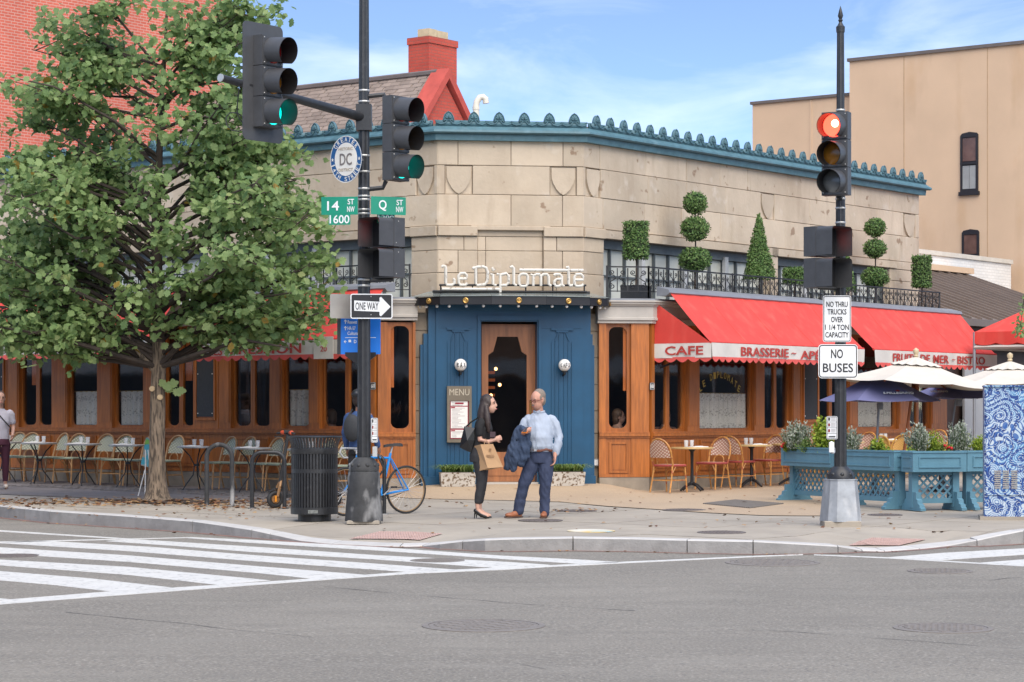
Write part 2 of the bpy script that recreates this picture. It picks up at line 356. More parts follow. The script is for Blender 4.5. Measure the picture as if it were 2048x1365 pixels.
_mx = N(_t, 'ShaderNodeMixShader'); _geo = N(_t, 'ShaderNodeNewGeometry'); _io = N(_t, 'ShaderNodeMapRange'); _io.inputs['To Min'].default_value = 1.5; _io.inputs['To Max'].default_value = 1 / 1.5; _t.links.new(_geo.outputs['Backfacing'], _io.inputs['Value']); _t.links.new(_io.outputs[0], _fr.inputs['IOR']); _fm = N(_t, 'ShaderNodeMath', operation='MULTIPLY', use_clamp=True); _fm.inputs[1].default_value = 1.7; _t.links.new(_fr.outputs[0], _fm.inputs[0]); _t.links.new(_fm.outputs[0], _mx.inputs[0]); _t.links.new(_tr.outputs[0], _mx.inputs[1]); _t.links.new(_g.outputs[0], _mx.inputs[2])
_t.links.new(_mx.outputs[0], _t.nodes['Material Output'].inputs['Surface'])
# ------------------------------------------------------------------ road, pavement, kerb
tag(MB().add([(-320, -120, gplane(-120, 0)), (320, -120, gplane(-120, 0)), (320, 420, gplane(420, 0)), (-320, 420, gplane(420, 0))], [(0, 1, 2, 3)]).build('road', asphalt, tidy=False), 'grey asphalt roadway of the street crossing', 'road', kind='structure')
KERB = [(0, 1012, .17), (50, 1017, .17), (100, 1022, .17), (240, 1031, .165), (385, 1042, .152), (450, 1051, .13), (503, 1059, .109), (540, 1067, .075), (600, 1080, .025), (665, 1087, .012), (750, 1091, .012), (800, 1092.5, .012), (845, 1091, .019), (880, 1087, .066), (925, 1082, .108), (970, 1079.5, .138), (1024, 1077.5, .15), (1146, 1075.5, .155), (1260, 1077, .155), (1374, 1080, .153), (1506, 1082.5, .152), (1590, 1087, .124), (1676, 1092, .085), (1724, 1100, .024), (1770, 1102, .012), (1840, 1097, .012), (1900, 1090, .018), (1954, 1080, .079), (2000, 1070, .127), (2048, 1061, .165)]
KP = [ground(a, b, h) for a, b, h in KERB]; KH = [h for _, _, h in KERB]
for k in range(1, 9): KP.insert(0, KP[0] + Vector((UL.x, UL.y, UL.y * SLOPE)) * (1.8 if k < 6 else 12)); KH.insert(0, .15)
for k in range(1, 9): KP.append(KP[-1] + Vector((UR.x, UR.y, UR.y * SLOPE)) * (1.8 if k < 6 else 12)); KH.append(.15)
KX = [Vector((p.x, p.y)) for p in KP]
KIN = []
for i, p in enumerate(KX):
    t = (KX[min(i + 1, len(KX) - 1)] - KX[max(i - 1, 0)]).normalized(); KIN.append(Vector((-t.y, t.x)))
def kerb_near(x, y):
    q = Vector((x, y)); best = (1e9, .15)
    for i in range(len(KX) - 1):
        a, b = KX[i], KX[i + 1]; ab = b - a
        t = max(0, min(1, (q - a).dot(ab) / ab.length_squared)); d = (q - (a + ab * t)).length
        if d < best[0]: best = (d, KH[i] * (1 - t) + KH[i + 1] * t)
    return best
def sstep(a, b, x):
    t = max(0, min(1, (x - a) / (b - a))); return t * t * (3 - 2 * t)
def gz(x, y):
    d, h = kerb_near(x, y)
    z = gplane(y, .15 - (.15 - h) * max(0, 1 - d / 1.25))
    q = Vector((x, y, 0)) - BO; a = abs(q.dot(EC)); o = q.dot(NC)
    return z + 0.135 * (1 - sstep(1.35, 2.3, a)) * (1 - sstep(0.5, 2.6, o))
def gpt(px, py):                         # pixel -> point on the real pavement surface
    p = ground(px, py, .15)
    for _ in range(6):
        off = gz(p.x, p.y) - gplane(p.y, 0); p = ground(px, py, off)
    return p
root = bpy.data.objects.new('sidewalk', None); COL.objects.link(root); MW[root.name] = Matrix.Identity(4)
tag(root, 'concrete corner pavement in front of the restaurant', 'sidewalk', kind='structure')
SIDE = root
mb = MB(); rows = [0.02, .2, .5, .9, 1.3, 2.2, 3.5, 5, 7, 9, 11, 13, 15]
vs = []; nK = len(KX)
for r in rows:
    for i in range(nK):
        q = KX[i] + (KIN[i] * r if r < 1.0 else (KIN[i] * 1.0 + (Vector((0.3, 62)) - KX[i]).normalized() * (r - 1.0)))
        vs.append((q.x, q.y, gz(q.x, q.y) - 0.045))
mb.add(vs, [(j * nK + i, j * nK + i + 1, (j + 1) * nK + i + 1, (j + 1) * nK + i) for j in range(len(rows) - 1) for i in range(nK - 1)])
mb.build('paving_bed', joint, root, smooth=True)
# kerb stones, each its own block
joints = [0, 3, 6, 8, 10, 12, 14, 15, 18, 22, 24, 25, 27, 29, 30, 31, 34, 35, 37, 40, 42, 44]
i0 = 0; cuts = []
kj = {50, 100, 385, 503, 540, 665, 800, 845, 925, 1146, 1374, 1506, 1676, 1724, 1770, 1840, 1954, 2048}
base_idx = 8
cuts = list(range(0, base_idx + 1)) + [base_idx + k for k, (a, _, _) in enumerate(KERB) if a in kj] + list(range(base_idx + len(KERB), nK))
cuts = sorted(set(cuts))
for a, b in zip(cuts[:-1], cuts[1:]):
    if b <= a: continue
    mb = MB(); top = []; n = 0
    g = 0.006
    idx = list(range(a, b + 1)); F0 = []
    for k in idx:
        p = KX[k].copy()
        if k == a: p += (KX[k + 1] - KX[k]).normalized() * g
        if k == b: p += (KX[k - 1] - KX[k]).normalized() * g
        q = p + KIN[k] * 0.19; z0 = gplane(p.y, -0.12); zt = gplane(p.y, KH[k]); zq = gz(q.x, q.y)
        wob = 0.006 * math.sin(k * 7.1)
        F0.append([(p.x, p.y - 0.012, z0), (p.x, p.y - 0.006, zt - 0.012), (p.x + KIN[k].x * .012, p.y + KIN[k].y * .012, zt + 0.001), (q.x, q.y, zq + 0.002), (q.x, q.y, z0)])
    m = len(F0)
    vs = [v for r_ in F0 for v in r_]
    for k in range(m - 1):
        for j in range(5):
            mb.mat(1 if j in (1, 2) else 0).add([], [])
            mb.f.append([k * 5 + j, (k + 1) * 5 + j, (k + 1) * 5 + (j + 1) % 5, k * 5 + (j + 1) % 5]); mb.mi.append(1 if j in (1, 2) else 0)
    mb.f.append([0, 1, 2, 3, 4]); mb.mi.append(0); mb.f.append([(m - 1) * 5 + j for j in (4, 3, 2, 1, 0)]); mb.mi.append(0)
    mb.v = [Vector(v) for v in vs]
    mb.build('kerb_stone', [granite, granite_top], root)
# paving slabs: a grid along the two streets, clipped by the kerb
reg = [KX[i] + KIN[i] * 0.196 for i in range(3, nK - 3)]
reg += [Vector((KX[-1].x, 75)), Vector((KX[0].x, 75))]
def clip(poly, a, nrm):
    out = []
    for i in range(len(poly)):
        p, q = poly[i], poly[(i + 1) % len(poly)]; dp, dq = (p - a).dot(nrm), (q - a).dot(nrm)
        if dp >= 0: out.append(p)
        if (dp >= 0) != (dq >= 0): out.append(p + (q - p) * (dp / (dp - dq)))
    return out
u2, v2 = Vector((UR.x, UR.y)), Vector((UL.x, UL.y)); o2 = Vector((0.6, 27.2))
def front_of_building(q):
    v = Vector((q.x, q.y, 0)); return max((v - W_L.o).dot(NL), (v - W_R.o).dot(NR), (v - W_CH.o).dot(NC)) if ((v - W_L.o).dot(NL) > -.6 or (v - W_R.o).dot(NR) > -.6 or (v - W_CH.o).dot(NC) > -.6) else -9
AGG = [(700, 990), (760, 992), (820, 998), (900, 1000), (1010, 1002), (1120, 1005), (1218, 1014), (1315, 1020), (1420, 1027), (1520, 1032), (1600, 1033), (1665, 1033)]
SL = 1.55
def in_apron(p):
    px = CX + F * p.x / p.y; py = HY + (CAMZ - gz(p.x, p.y)) / p.y * F
    if px < 720 or px > 1660: return False
    for (a, b), (c_, d_) in zip(AGG[:-1], AGG[1:]):
        if a <= px <= c_: return py < b + (d_ - b) * (px - a) / (c_ - a) - 3
    return False
slabs = []
for i in range(-9, 16):
    for j in range(-9, 16):
        c = o2 + u2 * (i * SL) + v2 * (j * SL); ctr = c + (u2 + v2) * SL / 2
        px = CX + F * ctr.x / max(ctr.y, 1); 
        if ctr.y < 24 or px < -160 or px > 2210 or front_of_building(ctr) < -0.5: continue
        g = 0.007; poly = list(reg)
        for a_, n_ in ((c + u2 * g, u2), (c + v2 * g, v2), (c + u2 * (SL - g), -u2), (c + v2 * (SL - g), -v2)):
            poly = clip(poly, a_, n_)
            if not poly: break
        if len(poly) < 3: continue
        if all(in_apron(p) for p in [c + u2 * a_ * SL + v2 * b_ * SL for a_ in (0, 1) for b_ in (0, 1)]): continue
        mb = MB(); dz = random.uniform(-0.003, 0.003)
        # add mid points so that the slab follows the dropped kerb
        fine = []
        for k in range(len(poly)):
            p, q = poly[k], poly[(k + 1) % len(poly)]; m_ = max(1, int((q - p).length / 0.25))
            for s_ in range(m_): fine.append(p + (q - p) * (s_ / m_))
        if sum(fine[k].x * fine[(k + 1) % len(fine)].y - fine[(k + 1) % len(fine)].x * fine[k].y for k in range(len(fine))) < 0: fine.reverse()
        cc = sum(fine, Vector((0, 0))) / len(fine); n_ = len(fine)
        T = [(p.x, p.y, gz(p.x, p.y) + dz) for p in fine]; Bv = [(p[0], p[1], p[2] - 0.05) for p in T]
        mb.add(T + Bv, [((k + 1) % n_, k, n_ + k, n_ + (k + 1) % n_) for k in range(n_)])
        K = 5
        for a_ in range(K):
            for b_ in range(K):
                sub = list(fine); e0 = c + u2 * (SL * a_ / K) + v2 * (SL * b_ / K)
                for q_, m_ in ((e0, u2), (e0, v2), (e0 + u2 * SL / K, -u2), (e0 + v2 * SL / K, -v2)):
                    sub = clip(sub, q_, m_)
                    if not sub: break
                if len(sub) > 2: mb.add([(p.x, p.y, gz(p.x, p.y) + dz) for p in sub], [list(range(len(sub)))])
        mb.build('paving_slab', concrete, root, tidy=False)
# exposed aggregate apron before the door, and brick paving under the cafe tables
def strip_sheet(near, far, nv, off, name, m, parent=None):
    mb = MB(); nu = len(near); vs = []
    for j in range(nv + 1):
        for a, b in zip(near, far):
            p = a + (b - a) * (j / nv); vs.append((p.x, p.y, gz(p.x, p.y) + off))
    mb.add(vs, [(j * nu + i, j * nu + i + 1, (j + 1) * nu + i + 1, (j + 1) * nu + i) for j in range(nv) for i in range(nu - 1)])
    return mb.build(name, m, parent, smooth=True)
AGG = [(AGG[i][0] + (AGG[i + 1][0] - AGG[i][0]) * s_ / 4, AGG[i][1] + (AGG[i + 1][1] - AGG[i][1]) * s_ / 4) for i in range(len(AGG) - 1) for s_ in range(4)] + [AGG[-1]]
near = [gpt(a, b) for a, b in AGG]
far = []
for k, p in enumerate(near):
    t = k / (len(near) - 1); px = 690 + (1840 - 690) * t
    far.append(Vector((0, 0, 0)) + (W_L.p(W_L.a(px), 0, -.4) if px < 750 else (W_CH.p(W_CH.a(px), 0, -.5) if px < 1300 else W_R.p(W_R.a(px), 0, -.4))))
strip_sheet(near, far, 22, 0.009, 'aggregate_apron', aggregate, root)
bn = [gpt(a, b) for a, b in ((-60, 987), (60, 992), (180, 997), (300, 1003), (420, 1006), (520, 1007), (620, 1004), (700, 990))]
bf = [W_L.p(W_L.a(x), 0, -.3) for x in (-120, 0, 120, 240, 360, 470, 580, 690)]
strip_sheet(bn, bf, 10, 0.006, 'brick_bed', brickpave, root)
# single bricks of that paving, laid flat in rows along the front
bm_ = MB().box((0, 0, 0), (0.196, 0.094, 0.02)).mesh('brick'); bm_.materials.append(brickpave)
n = 0
for r_ in range(0, 26):
    for c_ in range(-3, 62):
        a = W_L.a(690) + 0.0 + c_ * 0.205 + (0.1 if r_ % 2 else 0); o = 0.9 + r_ * 0.103
        q = W_L.p(a, 0, o); px = CX + F * q.x / q.y
        py = HY + (CAMZ - gz(q.x, q.y)) / q.y * F
        lim = 987 + (px + 60) * 0.0445 if px < 300 else (1003 + (px - 300) * 0.018 if px < 520 else 1007 - (px - 520) * 0.09)
        if px < -30 or px > 690 or py > lim - 1.5 or py < 972 or n >= 300: continue
        if (r_ * 31 + c_ * 17) % 4 == 0: continue
        place('brick', bm_, root, basis((q.x, q.y, gz(q.x, q.y) + 0.002 + 0.004 * random.random()), UL, NL, (0, 0, 1))); n += 1
gut = mat('gutter_brick', (0.21, 0.125, 0.10), .95, .25, 8, .3); mix_in(gut, noise_fac(gut, 6, .5, .7, detail=6), (0.10, 0.085, 0.075), amount=.7)
vs = []
for i in range(nK):
    a_ = KX[i] + KIN[i] * .05; b_ = KX[i] - KIN[i] * (.13 + .03 * mnoise.noise(Vector((i * .7, 0, 0)))); vs += [(a_.x, a_.y, gplane(a_.y, .003)), (b_.x, b_.y, gplane(b_.y, .003))]
tag(MB().add(vs, [(2 * i, 2 * i + 2, 2 * i + 3, 2 * i + 1) for i in range(nK - 1)]).build('gutter', gut), 'narrow reddish brick gutter along the kerb', 'gutter', kind='structure')
# dropped-kerb warning pads with domes
def pad(quad, name, label):
    t = thing(name, label, 'paving pad'); P = [Vector((q.x, q.y, 0)) for q in quad]
    mb = MB(); nn = 6; 
    def f(u, v):
        p = (P[0] * (1 - u) + P[1] * u) * (1 - v) + (P[3] * (1 - u) + P[2] * u) * v; return Vector((p.x, p.y, gz(p.x, p.y) + 0.012))
    mb.grid(f, 16, 12).build('pad_sheet', tactile, t)
    mb = MB()
    for i in range(26):
        for j in range(11):
            p = f((i + .5) / 26, (j + .5) / 11); mb.lathe([(0.014, 0), (0.011, 0.005), (0.004, 0.007)], 6, p)
    mb.build('dome', tactile, t)['kind'] = 'stuff'
    t['kind'] = 'structure'
def kerb_at(px, o):
    k = [i for i in range(len(KERB) - 1) if KERB[i][0] <= px <= KERB[i + 1][0]][0]; u = (px - KERB[k][0]) / (KERB[k + 1][0] - KERB[k][0]); return KX[8 + k] * (1 - u) + KX[9 + k] * u + Vector((.10, .99)) * o
pad([kerb_at(690, .32), kerb_at(832, .32), kerb_at(865, .95), kerb_at(735, .95)], 'tactile_pad', 'faded red dimpled tactile pad behind the trash can')
pad([kerb_at(1700, .32), kerb_at(1800, .26), kerb_at(1860, .62), kerb_at(1752, .95)], 'tactile_pad', 'faded pink dimpled tactile pad before the galvanised pole base')
# painted crossings
def marking(px, name='crosswalk_bar', label='worn white crosswalk bar on the asphalt', grp='bars of the crossing with seven bars'):
    P = [ground(a, b, 0.004) for a, b in px]
    o = MB().prism([p - Vector((0, 0, .0035)) for p in P], (0, 0, 0.0035)).build(name, paint)
    return tag(o, label, 'road marking', grp, 'structure')
marking([(370, 1076), (384, 1074.6), (512, 1080.5), (750, 1094), (1000, 1111.5), (1150, 1119), (1250, 1125), (1157, 1128), (1000, 1118), (750, 1101), (500, 1086)])
marking([(212, 1082.5), (262, 1078.3), (512, 1094), (750, 1110.5), (1012, 1124), (1100, 1130), (987, 1136), (750, 1119), (500, 1104), (350, 1092)])
marking([(-10, 1086), (75, 1081), (300, 1094), (512, 1111), (750, 1127.5), (915, 1139.8), (812, 1144), (500, 1122), (250, 1102)])
marking([(-150, 1086), (0, 1095), (256, 1111), (512, 1132.5), (732, 1150), (622, 1157.5), (512, 1146), (256, 1124), (0, 1107), (-150, 1096)])
marking([(-150, 1109), (0, 1119.5), (256, 1134), (541, 1161), (435, 1170), (256, 1150), (0, 1131), (-150, 1120)])
marking([(-150, 1129), (0, 1142.5), (180, 1157), (350, 1176), (220, 1183), (100, 1169.5), (0, 1161), (-150, 1147)])
marking([(-150, 1180), (0, 1197), (24, 1199), (-150, 1214)])
marking([(-150, 1212), (20, 1199), (220, 1183), (435, 1170), (622, 1157.5), (812, 1144), (987, 1136), (1157, 1128), (1240, 1124), (1512, 1112), (1606, 1108.6), (1606, 1110.2), (1512, 1114), (1250, 1126.5), (1182, 1130), (1100, 1134), (1012, 1139.5), (825, 1147.5), (637, 1161), (500, 1171), (240, 1190.5), (0, 1209), (-150, 1222)], 'crosswalk_edge_line', 'long white edge line closing the ends of the bars', None)
marking([(-150, 1054), (0, 1060.5), (262, 1077.6), (236, 1078), (0, 1063.5), (-150, 1057)], 'stop_line', 'thin white line running in beside the kerb', None)
marking([(-150, 1088), (0, 1083.4), (384, 1074.6), (372, 1076), (120, 1082.4), (0, 1085.4), (-150, 1090.5)], 'crosswalk_edge_line', 'thin white edge line along the kerb side of the bars', None)
marking([(1628, 1109), (1776, 1115), (1961, 1126), (2048, 1131), (2200, 1140), (2200, 1144), (2048, 1133), (1961, 1128), (1776, 1117), (1628, 1110.6)], 'crosswalk_edge_line', 'white edge line of the crossing below the galvanised pole base', None)
G2 = 'bars of the crossing by the painted cabinet'; L2 = 'white crosswalk bar on the asphalt below the blue painted cabinet'
marking([(1776, 1114.8), (1886, 1106), (2048, 1097), (2200, 1088), (2200, 1100), (2048, 1109.5), (1950, 1116), (1882, 1121)], label=L2, grp=G2)
marking([(1961, 1125.6), (2048, 1119), (2200, 1108), (2200, 1124), (2048, 1131)], label=L2, grp=G2)
# covers let into the ground
def lid(px, py, wpx, name, label, m=iron, road=True, bars=7, ang=0.6, group=None):
    p = ground(px, py, 0.0) if road else gpt(px, py); r = wpx / 2 / F * p.y
    z = (gplane(p.y, 0) if road else gz(p.x, p.y) + .003); t = thing(name, label, 'manhole cover', (p.x, p.y, z), ang, group)
    tilt = Matrix.Shear('XY', 4, (0, 0)); S = Matrix.Identity(4); cs, sn = math.cos(ang), math.sin(ang); S[2][0] = SLOPE * sn; S[2][1] = SLOPE * cs
    mb = MB().at(S); mb.lathe([(r, 0), (r, .006), (r * .9, .008), (r * .9, .003)], 32); mb.build('rim', m, t, world=False)
    mb = MB().at(S); mb.lathe([(r * .885, 0), (r * .885, .006), (r * .8, .007)], 32)
    for k in range(bars):
        for q in (0, 1):
            c = (k - (bars - 1) / 2) / bars * 1.55 * r; L = math.sqrt(max(0, (r * .78) ** 2 - c * c)) * 2
            if q == 0: mb.box((0, c, .0085), (L, r * .09, .005))
            else: mb.box((c, 0, .008), (r * .07, L, .004))
    mb.build('cover', m, t, world=False)
lid(967, 1252, 248, 'manhole_cover', 'large round grey manhole cover alone in the open asphalt', lidgrey)
lid(1886, 1257, 199, 'manhole_cover', 'round hatched manhole cover in the asphalt, smaller than the open-road one', lidgrey, bars=9)
lid(30, 1112, 96, 'manhole_cover', 'dark manhole cover lying between two crosswalk bars', iron)
lid(875, 1122, 110, 'manhole_cover', 'sunken cover interrupting a crosswalk bar', lidgrey)
lid(1545, 1126, 190, 'manhole_cover', 'wide grey cover in the gutter below the kerb', lidgrey)
lid(1880, 1143, 130, 'manhole_cover', 'pale worn drain cover beside the crossing edge line', lidgrey)
lid(1081, 1042, 90, 'pavement_cover', 'round iron cover under the standing man', iron, False)
lid(1152, 1023, 84, 'pavement_cover', 'leaf-strewn round iron cover behind the standing man', iron, False)
lid(1368, 1021, 88, 'pavement_cover', 'round iron cover at the edge of the tan apron', iron, False)
lid(1443, 1066, 98, 'pavement_cover', 'ribbed round iron cover just behind the kerb', iron, False)
lid(1770, 1031, 70, 'pavement_cover', 'dark round cover beside the galvanised pole base', iron, False)
paintlid = mat('painted_lid', (0.62, 0.60, 0.52), 0.7, 0.1, 4); mix_in(paintlid, noise_fac(paintlid, 1.6, .45, .6, detail=1), (0.66, 0.46, 0.13), amount=.9); mix_in(paintlid, noise_fac(paintlid, 2.3, .58, .66, detail=1), (0.30, 0.50, 0.58), amount=.9)
lid(1182, 1063, 96, 'painted_cover', 'round cover painted white, yellow and pale blue behind the kerb', paintlid, False, bars=0)
Pq = [gpt(*q) for q in ((1405, 1009.5), (1500, 1018.5), (1568, 1009.5), (1470, 1002))]
t = thing('pavement_grate', 'dark rectangular vent grating in the tan apron', 'grate', tuple(Pq[0]))
mb = MB(); mb.prism([p + Vector((0, 0, .012)) for p in Pq], (0, 0, -0.02)); mb.build('frame', iron, t)
for k in range(22):
    a = (k + .5) / 22; e0 = Pq[0] + (Pq[1] - Pq[0]) * a; e1 = Pq[3] + (Pq[2] - Pq[3]) * a; d = (Pq[1] - Pq[0]) / 22 * .28
    MB().prism([e0 - d + Vector((0, 0, .013)), e0 + d + Vector((0, 0, .013)), e1 + d + Vector((0, 0, .013)), e1 - d + Vector((0, 0, .013))], (0, 0, .012)).build('bar', lidgrey, t)
tar = mat('tar_seam', (0.075, 0.073, 0.072), 0.85, 0.3, 9)
for nm, px in (('tar_seam', [(640, 1172), (760, 1184), (900, 1196), (1012, 1206), (1180, 1216), (1280, 1222)]), ('tar_seam', [(130, 1225), (350, 1245), (480, 1262), (640, 1275)]), ('tar_seam', [(1470, 1256), (1700, 1272), (1960, 1292), (2048, 1298)]), ('tar_seam', [(1024, 1325), (1100, 1340)]), ('tar_seam', [(1975, 1162), (2010, 1157), (2048, 1155)])):
    P = [ground(a, b, .0025) for a, b in px]; mb = MB(); vs = []
    L = []; Q = []
    for k in range(len(P) - 1):
        for s_ in range(10):
            q = P[k] + (P[k + 1] - P[k]) * (s_ / 10); w = 0.012 * max(0.08, mnoise.noise(q * 3.0) + .45); d = Vector((0, 1, SLOPE)); off = d * 0.05 * mnoise.noise(q * 1.7)
            vs += [q + off - d * w, q + off + d * w]
    mb.add(vs, [(2 * k, 2 * k + 2, 2 * k + 3, 2 * k + 1) for k in range(len(vs) // 2 - 1)])
    tag(mb.build(nm, tar), 'thin dark tar seam in the asphalt', 'road seam', 'tar seams', 'structure')
# ------------------------------------------------------------------ the corner restaurant
BROT = math.atan2(EC.y, EC.x)
BLD = thing('restaurant_building', 'pale stone corner restaurant with varnished wood shopfronts and blue-green cornice', 'building', tuple(BO), BROT)
Z3 = Vector((0, 0, 1))
def wmat(o, x, y, z): return basis(o, x, y, z)
LEND, REND = 21.0, 12.15
ZC = 6.20                                           # underside of the cornice
rowz = [4.77, 5.30, 5.79, ZC + .05]
# dark core behind the blocks (joints are the gaps in front of it)
mb = MB()
for P, L in ((P_R, REND - .03), (P_L, LEND)):
    mb.slab(P, .06, L, 4.66, ZC + .3, -.35, -.10)
mb.slab(P_CH, -KS + .02, KS - .02, 3.3, ZC + .3, -.35, -.10)
mb.build('wall_core', stonedark, BLD)
mb = MB()                                           # flank and back of the upper storey, flat roof
mb.slab(P_R, REND - .3, REND - .004, 2.9, ZC + .2, -12, -.03)
mb.build('flank_wall', stone, BLD)
roof_pts = [P_CH.p(-KS, ZC + .1, -.3), P_CH.p(KS, ZC + .1, -.3), P_R.p(REND - .1, ZC + .1, -.3), P_R.p(REND - .1, ZC + .1, -14), P_L.p(LEND, ZC + .1, -14), P_L.p(LEND, ZC + .1, -.3)]
MB().prism(roof_pts, (0, 0, .05)).build('flat_roof', greymetal, BLD)
def block(P, a0, a1, z0, z1, out=0.0, name='stone_block', m=None, g=0.0035, parent=None, deep=.16):
    if a1 - a0 < .03: return
    j = random.uniform(-.004, .005)
    mb = MB(); b = .008
    q0 = [P.p(a0 + g, z0 + g, out - deep), P.p(a1 - g, z0 + g, out - deep), P.p(a1 - g, z1 - g, out - deep), P.p(a0 + g, z1 - g, out - deep)]
    q1 = [P.p(a0 + g, z0 + g, out + j - b), P.p(a1 - g, z0 + g, out + j - b), P.p(a1 - g, z1 - g, out + j - b), P.p(a0 + g, z1 - g, out + j - b)]
    q2 = [P.p(a0 + g + b, z0 + g + b, out + j), P.p(a1 - g - b, z0 + g + b, out + j), P.p(a1 - g - b, z1 - g - b, out + j), P.p(a0 + g + b, z1 - g - b, out + j)]
    mb.add(q0 + q1 + q2, [(0, 1, 5, 4), (1, 2, 6, 5), (2, 3, 7, 6), (3, 0, 4, 7), (4, 5, 9, 8), (5, 6, 10, 9), (6, 7, 11, 10), (7, 4, 8, 11), (8, 9, 10, 11)])
    return mb.build(name, m or stone, parent or BLD)
def shield(P, a0, a1, z0, z1):
    block(P, a0, a1, z0, z1, -.035)
    w = (a1 - a0); h = z1 - z0; pts = []
    for k in range(9):
        t = k / 8; pts.append((a0 + w * (.06 + .44 * t ** 0.75 if True else 0), z1 - h * (.30 + .66 * t ** 1.25) if k else z1 - h * .30))
    half = [(a0 + w * .06, z1 - h * .05), (a0 + w * .06, z1 - h * .40), (a0 + w * .12, z1 - h * .58), (a0 + w * .24, z1 - h * .78), (a0 + w * .38, z1 - h * .92), (a0 + w * .5, z1 - h * .98)]
    poly = half + [(2 * a0 + w - x, z) for x, z in half[-2::-1]]
    MB().prism([P.p(x, z, -.045) for x, z in poly], P.n * .05).build('shield', stone, BLD)
def courses(P, L, fixed, rows, first=0.0, seedv=1):
    rnd = random.Random(seedv)
    for r in range(len(rows) - 1):
        z0, z1 = rows[r], rows[r + 1]; a = first
        fx = [f for f in fixed if f[2] == r]
        k = 0
        while a < L - .02:
            nx = min([f[0] for f in fx if f[0] > a - .01], default=1e9)
            if abs(nx - a) < .02:
                f = [f for f in fx if abs(f[0] - a) < .02][0]; shield(P, f[0], f[1], z0, z1); a = f[1]; continue
            w = rnd.uniform(.95, 1.55) if k else rnd.uniform(.45, 1.0); k += 1
            b = min(a + w, nx, L)
            if nx - b < .35 and nx < L: b = nx
            if L - b < .35: b = L
            block(P, a, b, z0, z1); a = b
# right front, left front and the canted corner
fxR = [(.07, P_R.a(1201), 1), (P_R.a(1522), P_R.a(1549), 1), (P_R.a(1807), P_R.a(1831), 1)]
courses(P_R, REND, fxR, rowz, .0, 3)
fxL = [(.08, P_L.a(832), 1)] + [(P_L.a(832) + 4.0 * k, P_L.a(832) + 4.0 * k + .42, 1) for k in (1, 2, 3, 4)]
courses(P_L, LEND, fxL, rowz, .0, 5)
c_ = lambda px: P_CH.a(px)
for r, xs in ((2, (877, 916, 1022, 1126, 1166)), (0, (877, 916, 1022, 1125, 1166))):
    xs = [-KS] + [c_(x) for x in xs[1:-1]] + [KS]
    for a, b in zip(xs[:-1], xs[1:]): block(P_CH, a, b, rowz[r], rowz[r + 1])
xs = [-KS, c_(890), c_(945), c_(1100), c_(1153), KS]
for k, (a, b) in enumerate(zip(xs[:-1], xs[1:])):
    (shield if k in (1, 3) else block)(P_CH, a, b, rowz[1], rowz[2])
zb = [3.30, 3.60, 3.98, 4.36, 4.60]                 # below the big courses: corner piers, band and recessed panel
lo, hi = c_(955), c_(1087)
for k in range(len(zb) - 1):
    block(P_CH, -KS, c_(916) + .1 * (k % 2), zb[k], zb[k + 1]); block(P_CH, c_(916) + .1 * (k % 2), lo, zb[k], zb[k + 1])
    block(P_CH, hi, c_(1125) - .1 * (k % 2), zb[k], zb[k + 1]); block(P_CH, c_(1125) - .1 * (k % 2), KS, zb[k], zb[k + 1])
    block(P_CH, lo, c_(972), zb[k], zb[k + 1], -.06); block(P_CH, c_(972), hi, zb[k], zb[k + 1], -.07)
block(P_CH, lo, hi, 4.60, 4.77, -.06)
block(P_CH, c_(942), c_(1101), 4.70, 4.78, .015, 'lintel_band'); 
block(P_CH, -KS, lo, 4.60, 4.77, .045, 'pier_cap'); block(P_CH, hi, KS, 4.60, 4.77, .045, 'pier_cap')
# lower strips of stone seen between the blue doorcase and the wooden bays
zs = [.2, .75, 1.28, 1.66, 2.1, 2.55, 3.0, 3.3]
for a, b in ((c_(822), c_(862)), (c_(1174), c_(1206))):
    for z0, z1 in zip(zs[:-1], zs[1:]): block(P_CH, a, b, z0, z1, .28)
    MB().slab(P_CH, a + .01, b - .01, .2, 3.3, -.2, .12).build('wall_core', stonedark, BLD)
